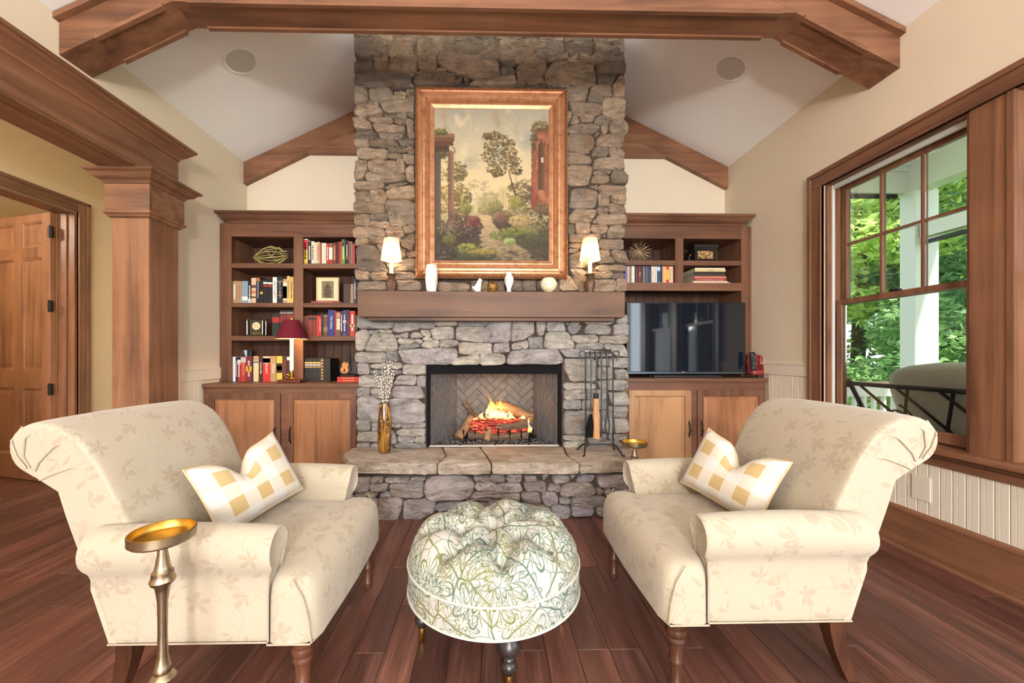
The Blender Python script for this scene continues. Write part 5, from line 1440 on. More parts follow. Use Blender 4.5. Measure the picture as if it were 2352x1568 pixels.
book_row([
 (1350, 1419, 265, (110, 52, 40), 'red-brown', {}), (1421, 1499, 255, (138, 58, 46), 'brick red', dict(bands=((.76, .93, (58, 40, 32)),))), (1501, 1576, 255, (132, 54, 44), 'brick red dark-labelled', dict(bands=((.76, .93, (58, 40, 32)),))), (1578, 1611, 260, (206, 62, 40), 'thin bright red', {}), (1613, 1649, 260, (196, 46, 36), 'thin white-lettered red', dict(title='#', tsize=.6)),
 (1651, 1690, 225, DKB, 'narrow black', {}), (1692, 1766, 235, (96, 66, 48), 'brown gold-tooled', dict(bands=((.2, .42, (140, 108, 70)), (.9, .94, (170, 134, 84))))), (1770, 1880, 160, (40, 46, 122), 'thick blue', dict(title='TRUMAN', tsize=.62)),
 (1884, 1914, 170, (150, 50, 46), 'thin red', {}), (1916, 1984, 190, (112, 80, 62), 'brown cream-panelled', dict(bands=((.26, .72, (224, 196, 164)), (.76, .95, (196, 140, 110))))), (1986, 2029, 180, (44, 38, 48), 'dark plum', dict(title='#', tsize=.6)),
 (2031, 2086, 165, (74, 58, 112), 'purple', dict(bands=((.52, .6, (230, 226, 224)),), title='#', tsize=.5)), (2089, 2146, 160, (58, 46, 60), 'dark violet', dict(title='1776', tcol=col(186, 74, 60), tsize=.8)), (2150, 2240, 175, (190, 52, 42), 'thick red', dict(bands=((.36, .46, (214, 176, 120)),), title='#', tsize=.45)), (2243, 2290, 250, (52, 46, 44), 'short black', {})],
 *U2, 615, sh[2][1], 'divider post', 'chimney-side third shelf', 'books on the third shelf next to the chimney')
zc = ZC_L
book_row([
 (100, 158, 965, (222, 222, 226), 'white', {}), (160, 189, 975, (36, 36, 52), 'thin navy', dict(title='#', tsize=.7)), (191, 248, 1010, (142, 50, 48), 'red white-topped', dict(bands=((.78, .98, (210, 200, 200)),), title='#', tsize=.5)),
 (250, 340, 970, (172, 52, 42), 'red photo-topped', dict(bands=((.78, .98, (186, 180, 176)),), title='EINSTEIN', tcol=col(222, 150, 120), tsize=.6)), (342, 440, 955, (112, 40, 48), 'maroon yellow-pictured', dict(bands=((.40, .6, (228, 170, 52)),), title='#', tcol=col(214, 186, 160), tsize=.36)), (442, 469, 960, (42, 42, 52), 'thin slate', {}),
 (471, 560, 955, (222, 192, 146), 'cream purple-banded', dict(bands=((.73, .79, (96, 84, 128)), (.82, .98, (176, 140, 96))))), (562, 634, 950, (66, 40, 34), 'dark brown cream-lettered', dict(title='KISSINGER', tsize=.62)), (636, 762, 955, (196, 44, 40), 'thick red portrait-topped', dict(bands=((.72, .99, (206, 186, 170)), (.74, .92, (64, 54, 50))), title='GRANT', tsize=.55)),
 (765, 866, 955, (168, 138, 98), 'thick tan', dict(title='TITAN', tsize=.6)), (875, 972, 955, (220, 176, 78), 'yellow black-labelled', dict(bands=((.34, .72, (48, 32, 24)), (.44, .62, (196, 156, 96))))), (980, 1050, 955, (58, 40, 38), 'dark brown red-lettered', dict(title='#', tcol=RED_T, tsize=.5)), (1052, 1108, 955, (52, 40, 40), 'dark brown white-topped', dict(bands=((.84, .97, (206, 190, 176)),)))],
 *U2, 1398, zc, 'outer post', 'lamp counter', 'books on the counter below the shelves', depth=.17)
tb = thing('book', 'tall black picture book standing behind the row on the counter', 'book', (XU(554, 3.96), 3.96, zc), group='books on the counter below the shelves')
x0, x1 = XU(538, 3.93), XU(575, 3.93); zt_ = ZV(803, 3.93, 550)
MB().box(x0, x1, 3.93, 3.934, zc + .0005, zt_).box(x0, x1, 3.948, 3.952, zc + .0005, zt_).obj('cover', col(34, 36, 50), tb)
MB().box(x0 + .003, x1 - .003, 3.934, 3.948, zc + .004, zt_ - .004).obj('pages', PAGES, tb)
MB().box(x0 + .06, x0 + .125, 3.929, 3.93, zt_ - .075, zt_ - .004).obj('cover_photo', col(196, 206, 226), tb)
MB().lathe([(.001, 0), (.013, .004), (.016, .02), (.010, .04), (.008, .05), (.001, .058)], (x0 + .093, 3.931, zt_ - .074), 10).obj('cover_figure', col(40, 44, 66), tb)
book_row([(1365 + k * 70, 1434 + k * 70, 985, K, 'black gold-labelled set', dict(bands=((.78, .84, (206, 164, 84)), (.66, .76, (150, 150, 152)), (.6, .63, (196, 160, 96))))) for k in range(4)] +
 [(1646, 1690, 980, (48, 40, 34), 'slim gold-ornamented', dict(bands=tuple((.08 + .13 * i, .15 + .13 * i, (170, 136, 82)) for i in range(7)))), (1692, 1812, 985, (14, 13, 14), 'thick plain black', {})],
 *U2, 1390, zc, 'divider post', 'counter by the violin', 'books on the counter beside the violin', depth=.17)
# thin books above the television
cols26 = [((100, 138), (88, 90, 150), 'violet-blue'), ((140, 158), (228, 214, 186), 'cream'), ((160, 180), (200, 104, 84), 'coral'), ((182, 199), (120, 138, 122), 'sage'), ((201, 246), (198, 220, 206), 'pale mint'), ((248, 262), (54, 34, 34), 'dark brown'), ((263, 289), (110, 40, 44), 'maroon'), ((290, 304), (92, 36, 40), 'thin maroon'), ((305, 344), (100, 44, 48), 'silver-lettered maroon'), ((346, 371), (58, 42, 42), 'umber'), ((373, 399), (124, 116, 108), 'stone grey'), ((401, 419), (60, 70, 104), 'navy'), ((421, 439), (96, 104, 126), 'slate blue'), ((441, 459), (58, 64, 92), 'dark navy'), ((461, 495), (66, 56, 54), 'charcoal'), ((498, 530), (206, 200, 216), 'lavender'), ((532, 556), (228, 212, 180), 'ivory'), ((558, 582), (210, 202, 190), 'grey-white'), ((584, 632), (66, 124, 170), 'bright blue'), ((634, 661), (44, 50, 58), 'black-blue'), ((664, 690), (222, 158, 118), 'peach'), ((691, 718), (220, 182, 140), 'apricot'), ((720, 762), (226, 180, 60), 'yellow red-topped'), ((764, 790), (228, 206, 168), 'buff'), ((791, 822), (216, 190, 152), 'sand'), ((824, 858), (112, 44, 38), 'oxblood')]
rows = []
for i, ((a, b), c, nm) in enumerate(cols26):
    kw = {}
    if nm.startswith('yellow'): kw = dict(bands=((.80, .99, (196, 44, 40)), (.03, .2, (196, 44, 40))))
    if nm == 'bright blue': kw = dict(bands=((.1, .66, (40, 66, 96)), (.74, .94, (190, 214, 230))))
    if nm in ('buff', 'silver-lettered maroon', 'lavender'): kw = dict(title='#' if nm == 'buff' else 'ATLAS', tcol=BLACK_T if nm != 'silver-lettered maroon' else WHITE_T, tsize=.6)
    rows.append((a, b, 522 + (i * 5) % 9, c, 'thin ' + nm if not nm.startswith('thin') else nm, kw))
book_row(rows, 1420, 530, 6.533, 780, ZR2, 'chimney', 'shelf above the television', 'thin books above the television')
stk = [(1112, 1680, 760, 780, (228, 216, 196), 'white', None), (1130, 1645, 742, 760, (206, 190, 160), 'cream', None), (1135, 1632, 705, 742, (146, 36, 40), 'dark red', 'The Most Beautiful Villages of Normandy'), (1140, 1622, 672, 705, (196, 120, 96), 'salmon', None), (1143, 1608, 637, 672, (66, 48, 44), 'brown picture-spined', None), (1145, 1605, 602, 637, (44, 38, 36), 'black', None), (1150, 1612, 566, 602, (206, 186, 138), 'tan lettered', 'STONE'), (1155, 1600, 543, 566, (226, 212, 182), 'ivory', None)]
z = ZR2 + .0005
for i, (a, b, v0, v1, c, nm, ti) in enumerate(stk):
    h = (v1 - v0) / 6.533 / F_PX * YS
    flat_book(XU(1420 + a / 6.533, YS), XU(1420 + b / 6.533, YS), YS + .003 * (i % 3), z, z + h, .27, c, 'flat %s book, %s from the bottom of the stack above the television' % (nm, ORD[i]), 'stacked books above the television', ti, BLACK_T if ti == 'STONE' else WHITE_T)
    z += h
# two flat red books under the violin
for i in range(2):
    flat_book(XU(774.5, 3.66), XU(827, 3.66), 3.66, zc + .0005 + i * .024, zc + .0235 + i * .024, .14, (196 - 12 * i, 40, 40), 'flat red book, %s of the two under the little violin' % ('lower', 'upper')[i], 'red books under the violin', '#', GOLD_T)
# ================================================================== SHELF ORNAMENTS
def place_smooth(mb, *a, **k): return mb.obj(*a, smooth=k.pop('smooth', 40), **k)
# twisted reed orb
og = thing('reed_sculpture', 'twisted green and straw reed sculpture on the top shelf', 'ornament', (XU(622, 3.85), 3.85, sh[0][1]))
ox, oy, oz = XU(622, 3.85), 3.85, sh[0][1] + .009
RD = [plain('reed_green', srgb(150, 146, 78), .6, var=.2), plain('reed_straw', srgb(186, 172, 110), .6, var=.2)]
for i in range(10):
    r = random.Random(40 + i)
    a = i / 10 * pi * 2
    pts = []
    for k in range(15):
        t = k / 14
        y = .05 * sin(a) * sin(pi * t) * 1.1
        z = .105 + .095 * cos(a) * sin(pi * t * (.8 + .2 * r.random())) + (.03 * t - .015)
        pts.append((ox - .17 + .34 * t * (.85 + .15 * r.random()), oy + y, max(oz, oz + z - .012)))
    place_smooth(MB().tube(pts, [.002] + [.0045] * 13 + [.0015], 6), 'reed', RD[i % 2], og)
for k, (a, b) in enumerate((((-.06, 0, .17), (.12, .02, .0)), ((.04, .03, .16), (-.12, -.02, .05)))):
    place_smooth(MB().tube([(ox + a[0], oy + a[1], oz + a[2]), (ox, oy + .01, oz + .09), (ox + b[0], oy + b[1], oz + b[2])], .0055, 6), 'reed', RD[0], og)
# small framed print
fr = thing('framed_print', 'small cream-matted framed print leaning on a flat red-brown book', 'framed print', (XU(752, 3.80), 3.80, zf + .024))
fx0, fx1 = XU(520 + 1570 / 7.587, 3.80), XU(520 + 1960 / 7.587, 3.80); fz0, fz1 = zf + .0245, zf + .0245 + .232
place_smooth(MB().box(fx0, fx1, 3.80, 3.812, fz0, fz1), 'mat_board', col(226, 208, 168), fr)
MB().frame(fx0, fx1, fz0, fz1, 3.80, [(0, 0), (0, .006), (.006, .008), (.012, .004), (.012, 0)]).obj('frame', col(214, 190, 142), fr)
PT = NT('faded_portrait_print'); pc_ = PT.n('ShaderNodeTexCoord').outputs['Generated']
sp = PT.n('ShaderNodeSeparateXYZ'); PT.l(pc_, sp.inputs[0])
dx = PT.math('MULTIPLY', PT.math('SUBTRACT', sp.outputs[0], .5), 1.7); dz = PT.math('SUBTRACT', sp.outputs[2], .35)
dist = PT.math('SQRT', PT.math('ADD', PT.math('MULTIPLY', dx, dx), PT.math('MULTIPLY', dz, dz)))
PT.set(color=PT.mix(.35, PT.ramp(dist, [(.1, srgb(52, 42, 36)), (.42, srgb(70, 58, 44)), (.6, srgb(130, 122, 92))]), PT.ramp(PT.noise(pc_, 7, 4), [(.35, srgb(40, 34, 28)), (.7, srgb(160, 140, 104))])), rough=.7)
MB().box(fx0 + .05, fx1 - .05, 3.7985, 3.80, fz0 + .035, fz1 - .034).obj('print', PT.m, fr)
# desk clock
ck = thing('desk_clock', 'glass-pillared desk clock with gold dial and plaque', 'clock', (XU(587, 3.80), 3.82, sh[2][1]))
a0, a1 = XU(520 + 340 / 7.587, 3.78), XU(520 + 668 / 7.587, 3.78); cz0 = sh[2][1] + .0005; cz1 = cz0 + .166
CL = plain('clear_acrylic', (.9, .92, .92), .05, var=.01, trans=1.0, ior=1.45)
MB().box(a0, a1, 3.76, 3.84, cz0, cz0 + .008).obj('base_plate', CL, ck, bevel=.002)
MB().box(a0, a1, 3.76, 3.84, cz1 - .008, cz1).obj('top_plate', CL, ck, bevel=.002)
for xx in (a0 + .016, a1 - .016):
    for yy in (3.772, 3.828):
        place_smooth(MB().tube([(xx, yy, cz0 + .008), (xx, yy, cz1 - .008)], .006, 10), 'pillar', M['chrome'], ck)
        place_smooth(MB().ball((xx, yy - .002, cz0 + .014), .008).ball((xx, yy - .002, cz1 - .014), .008), 'knob', M['brass'], ck)
MB().box(a0 + .03, a1 - .03, 3.80, 3.812, cz0 + .008, cz1 - .008).obj('face_plate', col(58, 64, 58, .25), ck)
cx_, czm = (a0 + a1) / 2, cz0 + .098
def disc(r, y0, y1, cz_, n=28):
    mb = MB().lathe([(r, 0), (r, y1 - y0)], (0, 0, 0), n)
    mb.V = [(cx_ + v[0], y0 + v[2], cz_ + v[1]) for v in mb.V]
    return mb
place_smooth(disc(.043, 3.7955, 3.80, czm), 'bezel', M['brass'], ck); place_smooth(disc(.037, 3.7945, 3.7955, czm), 'dial', col(226, 206, 160), ck)
MB().tube([(cx_, 3.7938, czm), (cx_ - .02, 3.7938, czm + .014)], .0012, 4).tube([(cx_, 3.7938, czm), (cx_ + .012, 3.7938, czm - .01)], .0014, 4).obj('hands', BLACK_T, ck)
MB().box(cx_ - .036, cx_ + .036, 3.7985, 3.80, cz0 + .02, cz0 + .04).obj('plaque', M['brass'], ck)
# little violin on its stand
vz = zc + .049
vt = thing('violin_ornament', 'miniature violin in an open black case standing on two red books', 'ornament', (XU(800, 3.72), 3.73, vz))
vx = XU(799, 3.72)
def outline(w, h, n=40):
    p = []
    for k in range(n):
        a = 2 * pi * k / n
        z = -cos(a)
        wd = (1.0 if z < 0 else .82) * sqrt(max(0, 1 - z * z)) * (1 - .34 * math.exp(-((z - .05) / .22) ** 2))
        p.append((math.copysign(wd, sin(a)) * w / 2, (z + 1) * h / 2))
    return p
def tilted(poly, cx, zb, y0, y1, ang):
    return [((cx + x * cos(ang) + z * sin(ang)), zb + z * cos(ang) - x * sin(ang)) for x, z in poly], y0, y1
def violin_part(name, poly, cx, zb, y0, y1, ang, mat):
    p, a, b = tilted(poly, cx, zb, y0, y1, ang)
    return MB().prism(p, 'y', a, b).obj(name, mat, vt, bevel=.002, seg=1)
MB().box(vx - .06, vx + .075, 3.68, 3.78, vz + .0005, vz + .012).lathe([(.03, .012), (.02, .022)], (vx, 3.73, vz), 16).obj('stand', col(30, 24, 24, .3), vt, bevel=.002)
CS = [(-.045, 0), (.045, 0), (.056, .05), (.044, .09), (.028, .13), (.02, .20), (-.02, .20), (-.028, .13), (-.044, .09), (-.056, .05)]
violin_part('case', CS, vx - .035, vz + .022, 3.725, 3.745, .16, col(34, 30, 30))
violin_part('case_lid', CS, vx + .055, vz + .022, 3.745, 3.765, .12, col(40, 36, 36))
VB = plain('violin_varnish', srgb(214, 138, 74), .3, var=.15)
violin_part('violin_body', outline(.082, .115), vx - .035, vz + .026, 3.712, 3.724, .16, VB)
violin_part('violin_neck', [(-.007, .10), (.007, .10), (.005, .19), (-.005, .19)], vx - .035, vz + .026, 3.708, 3.716, .16, col(36, 28, 26))
violin_part('tailpiece', [(-.006, .012), (.006, .012), (.009, .045), (-.009, .045)], vx - .035, vz + .026, 3.7085, 3.7115, .16, col(30, 24, 22))
violin_part('bow', [(-.002, .02), (.002, .02), (.002, .17), (-.002, .17)], vx + .055, vz + .026, 3.740, 3.7445, .12, col(186, 120, 70))
# burgundy lamp
lx, ly = XU(670, 3.56), 3.56
lp = thing('candlestick_lamp', 'burgundy-shaded brass candlestick lamp on a dark red base', 'lamp', (lx, ly, zc))
def zl(v): return PY(670, v, ly)[2]
MB().box(lx - .10, lx + .10, ly - .06, ly + .06, zc + .0005, zc + .032).obj('base', col(88, 34, 26, .3), lp, bevel=.008, seg=3)
b0 = zc + .033
place_smooth(MB().lathe([(.002, 0), (.05, .001), (.056, .006), (.05, .010), (.02, .014), (.012, .022), (.018, .032), (.021, .040), (.013, .05), (.012, .056), (.018, .062), (.018, .078), (.014, .082)], (lx, ly, b0), 24), 'candlestick', M['brass'], lp)
hp = [(lx - .03, ly, b0 + .01), (lx - .052, ly, b0 + .022), (lx - .05, ly, b0 + .045), (lx - .034, ly, b0 + .04), (lx - .02, ly, b0 + .03)]
place_smooth(MB().tube(hp, .005, 8), 'finger_loop', M['brass'], lp)
zs0, zs1 = zl(778), zl(735)
place_smooth(MB().lathe([(.0155, .08), (.0155, zs0 - b0 + .03)], (lx, ly, b0), 16), 'candle_tube', plain('candle_sleeve', srgb(244, 232, 200), .5, var=.02, emit=srgb(255, 226, 170), es=.5), lp)
sr0, sr1 = .134, .062
SHB = NT('burgundy_shade'); SHB.set(color=srgb(104, 26, 40), rough=.7, spec=.2); SHB.bump(SHB.noise(SHB.mapping(SHB.co(), (1, 1, 1)), 250, 2), .05)
place_smooth(MB().lathe([(sr0, zs0), (sr1, zs1)], (lx, ly, 0), 40, cap=False), 'shade', SHB.m, lp, fix=False)
place_smooth(MB().lathe([(sr0 - .003, zs0 + .001), (sr1 - .003, zs1 - .001)], (lx, ly, 0), 40, cap=False), 'shade_lining', plain('gold_lining', srgb(236, 214, 160), .5, var=.02), lp, fix=False)
place_smooth(MB().tube([(lx, ly, zs0 + .02), (lx, ly, zs1 + .014)], .003, 6).ball((lx, ly, zs1 + .016), .009), 'finial', M['brass'], lp)
place_smooth(MB().ball((lx, ly, zs0 + .065), .022), 'bulb', emis('lamp_bulb_warm', (1, .8, .5), 18), lp)
light('burgundy_lamp_bulb', 'POINT', (lx, ly, zs0 + .055), 5, (1.0, 0.68, 0.34), size=.03)
# starburst
sx, sy = XU(1420 + 320 / 6.533, 3.83), 3.83
CHP = plain('champagne_metal', srgb(214, 190, 150), .35, metal=.5, var=.05)
st = thing('starburst_ornament', 'gold wire starburst with beaded tips on the shelf beside the chimney', 'ornament', (sx, sy, ZR1))
R = np.random.RandomState(9)
sc_ = Vector((sx, sy, ZR1 + .112))
place_smooth(MB().ball(tuple(sc_), .012), 'hub', CHP, st)
for i in range(64):
    zz = 1 - 2 * (i + .5) / 64; a = i * 2.39996
    d = Vector((sqrt(1 - zz * zz) * cos(a), sqrt(1 - zz * zz) * sin(a), zz))
    L = R.uniform(.085, .112)
    MB().tube([tuple(sc_), tuple(sc_ + d * L)], .0012, 4).ball(tuple(sc_ + d * L), .0036, 6, 4).obj('ray', CHP, st)
# painted box and small dark bottle
px0, px1 = XU(1420 + 1150 / 6.533, 3.76), XU(1420 + 1515 / 6.533, 3.76)
bx = thing('decorative_box', 'black painted box with a gold pictorial panel and flared top', 'box', ((px0 + px1) / 2, 3.82, ZR1))
bz = ZR1 + .0005; bh = .167
for xx in (px0 + .008, px1 - .034):
    for yy in (3.775, 3.855):
        MB().box(xx, xx + .026, yy, yy + .026, bz, bz + .016).obj('foot', col(44, 34, 30), bx)
MB().ring(px0 + .018, px1 - .018, 3.79, 3.866, [(.014, bz + .016), (.01, bz + .022), (.0, bz + .03), (.0, bz + .11), (.012, bz + .14), (.018, bz + .152), (.02, bz + bh)]).obj('body', col(34, 30, 30, .3), bx)
MB().box(px0 + .0, px1 - .0, 3.771, 3.885, bz + bh + .0002, bz + bh + .007).obj('lid', col(40, 34, 32, .3), bx, bevel=.002)
GP = NT('gilt_scene'); gc = GP.co('Object', rnd=False); gn = GP.noise(gc, 55, 5, .65); 
GP.set(color=GP.ramp(gn, [(.40, srgb(40, 32, 28)), (.52, srgb(168, 128, 78)), (.66, srgb(226, 194, 140))]), rough=.45)
MB().box(px0 + .045, px1 - .045, 3.7885, 3.7899, bz + .04, bz + .115).obj('painted_panel', GP.m, bx)
bq = thing('small_bottle', 'small black bottle with a gold mark beside the painted box', 'bottle', (XU(1583, 3.92), 3.92, ZR1))
place_smooth(MB().lathe([(.024, .0005), (.027, .006), (.027, .10), (.018, .118), (.012, .125), (.012, .15), (.015, .152), (.015, .158)], (XU(1583, 3.92), 3.92, ZR1), 20), 'body', col(26, 22, 22, .25), bq)
place_smooth(MB().ball((XU(1583, 3.92), 3.895, ZR1 + .10), .012, 10, 6, 1.4), 'gold_mark', M['brass'], bq)

# ================================================================== MANTEL ORNAMENTS
MZ = 1.668
LNS = NT('linen_lamp_shade'); n1 = LNS.noise(LNS.mapping(LNS.co(), (60, 60, 8)), 4, 2)
LNS.set(color=LNS.ramp(n1, [(.3, srgb(214, 190, 156)), (.7, srgb(226, 204, 172))]), rough=.8, spec=.1)
tl = LNS.n('ShaderNodeBsdfTranslucent'); tl.inputs[0].default_value = (1, .82, .56, 1)
ms = LNS.n('ShaderNodeMixShader'); ms.inputs[0].default_value = .24
LNS.l(LNS.b.outputs[0], ms.inputs[1]); LNS.l(tl.outputs[0], ms.inputs[2]); LNS.l(ms.outputs[0], LNS.out.inputs[0])
CARV = plain('carved_bronze_wood', srgb(96, 70, 54), .5, metal=.25, var=.45, scale=90, bump=.5)
def mantel_lamp(u, lab):
    Y = 3.16
    x = XU(u, Y)
    z = lambda v: PY(u, v, Y)[2]
    t = thing('mantel_lamp', lab, 'lamp', (x, Y, MZ), group='mantel lamps')
    k = (z(629) - MZ)
    prof = [(.024, .0005), (.026, .01), (.040, k * .32), (.044, k * .5), (.036, k * .66), (.020, k * .74), (.026, k * .80), (.03, k * .84), (.024, k * .88), (.038, k * .93), (.042, k * .98), (.030, k)]
    mb = MB().lathe(prof, (x, Y, MZ), 24)
    mb.V = [(x + (v[0] - x) * (1 + .07 * sin(8 * atan2(v[1] - Y, v[0] - x))), Y + (v[1] - Y) * (1 + .07 * sin(8 * atan2(v[1] - Y, v[0] - x))), v[2]) for v in mb.V]
    place_smooth(mb, 'carved_base', CARV, t)
    place_smooth(MB().lathe([(.0175, k), (.0175, z(600) - MZ + .02)], (x, Y, MZ), 16), 'candle_tube', plain('candle_sleeve_' + str(u), srgb(246, 236, 208), .5, var=.02), t)
    za, zb = z(597), z(549)
    place_smooth(MB().lathe([(.083, za), (.058, zb)], (x, Y, 0), 40, cap=False), 'shade', LNS.m, t, fix=False)
    place_smooth(MB().lathe([(.0835, za - .001), (.0845, za + .001), (.0835, za + .004)], (x, Y, 0), 40, cap=False), 'rim', col(226, 204, 168), t, fix=False)
    place_smooth(MB().lathe([(.0585, zb - .003), (.0592, zb), (.0585, zb + .001)], (x, Y, 0), 40, cap=False), 'rim', col(226, 204, 168), t, fix=False)
    place_smooth(MB().ball((x, Y, za + .075), .02), 'bulb', emis('mantel_bulb_' + str(u), (1, .8, .5), 16), t)
    light('mantel_lamp_bulb', 'POINT', (x, Y, za + .06), 4.0, (1.0, 0.72, 0.40), size=.025)
mantel_lamp(899, 'cream-shaded candlestick lamp on the mantel beside the marble cylinder vase')
mantel_lamp(1355, 'cream-shaded candlestick lamp on the mantel beside the striped glass globe')
def marble(name, a, b, k=6):
    s = NT(name); v = s.noise(s.co(), k, 5, .6, 1.2)
    s.set(color=s.ramp(v, [(.38, a), (.52, b), (.7, b)]), rough=.25); return s.m
MA = marble('white_marble', srgb(206, 198, 188), srgb(240, 236, 230))
Ym = 3.11
def mx(u): return XU(u, Ym)
vs = thing('marble_vase', 'tall white marble cylinder vase in front of the painting frame', 'vase', (mx(991), Ym, MZ))
hv = PY(991, 609, Ym)[2] - MZ
place_smooth(MB().lathe([(.036, .0005), (.043, hv * .2), (.0495, hv * .5), (.047, hv * .8), (.042, hv), (.036, hv), (.036, hv * .6), (.001, hv * .55)], (mx(991), Ym, MZ), 32, cap=False), 'body', MA, vs)
bd = thing('bird_figurine', 'white ceramic bird on the mantel between the vases', 'figurine', (mx(1097), Ym, MZ))
bx_ = mx(1097)
secs = []
for t, cx2, cz2, rx2 in ((0, .004, .0008, .012), (.15, .0, .012, .024), (.4, -.002, .04, .028), (.6, .006, .065, .022), (.75, .014, .085, .017), (.88, .018, .10, .015), (1, .018, .113, .005)):
    secs.append([(bx_ + cx2 + rx2 * cos(2 * pi * k / 16) * 1.05, Ym + rx2 * .8 * sin(2 * pi * k / 16), MZ + cz2) for k in range(16)])
place_smooth(MB().loft(secs), 'body', MA, bd, smooth=True)
place_smooth(MB().tube([(bx_ - .01, Ym, MZ + .03), (bx_ - .03, Ym, MZ + .036), (bx_ - .042, Ym, MZ + .05)], [.018, .012, .004], 10), 'tail', MA, bd)
place_smooth(MB().tube([(bx_ + .03, Ym, MZ + .10), (bx_ + .042, Ym, MZ + .097)], [.005, .001], 8), 'beak', MA, bd)
gl = thing('amber_glass_ball', 'small amber glass ball on the mantel beside the white bird', 'ornament', (mx(1132), Ym, MZ))
AM = NT('amber_glass'); an = AM.noise(AM.co(), 22, 4, .6, 1.0)
AM.set(color=AM.ramp(an, [(.4, srgb(92, 60, 26)), (.6, srgb(206, 158, 84))]), rough=.05, trans=.55, ior=1.4)
place_smooth(MB().ball((mx(1132), Ym, MZ + .047), .0455, 24, 14).lathe([(.02, .0005), (.022, .004)], (mx(1132), Ym, MZ), 16), 'ball', AM.m, gl)
ur = thing('marble_urn', 'white marble urn vase with a waisted neck and foot on the mantel', 'vase', (mx(1169), Ym, MZ))
hu = PY(1169, 626, Ym)[2] - MZ
place_smooth(MB().lathe([(.020, .0005), (.021, hu * .05), (.015, hu * .12), (.017, hu * .2), (.030, hu * .42), (.039, hu * .62), (.033, hu * .8), (.022, hu * .87), (.026, hu * .93), (.038, hu * .97), (.038, hu), (.030, hu), (.018, hu * .85), (.001, hu * .8)], (mx(1169), Ym, MZ), 32, cap=False), 'body', MA, ur)
gb_ = thing('glass_globe', 'pale green streaked glass globe vase on the mantel', 'vase', (mx(1260), Ym, MZ))
GS = NT('streaked_glass'); gs = GS.noise(GS.mapping(GS.co(), (6, 6, 60), rot=(0, .15, 0)), 1.0, 4, .6, .5)
GS.set(color=GS.ramp(gs, [(.3, srgb(128, 160, 130)), (.45, srgb(226, 226, 200)), (.62, srgb(214, 204, 160)), (.75, srgb(236, 236, 224))]), rough=.12, coat=.3)
rg = .066
place_smooth(MB().lathe([(.02, .0005)] + [(rg * sin(pi * (i / 14)), rg * 1.0 - rg * cos(pi * i / 14) * .97) for i in range(2, 12)] + [(.034, rg * 1.80), (.028, rg * 1.74)], (mx(1260), Ym, MZ - .002 * 0), 32, cap=False), 'body', GS.m, gb_)

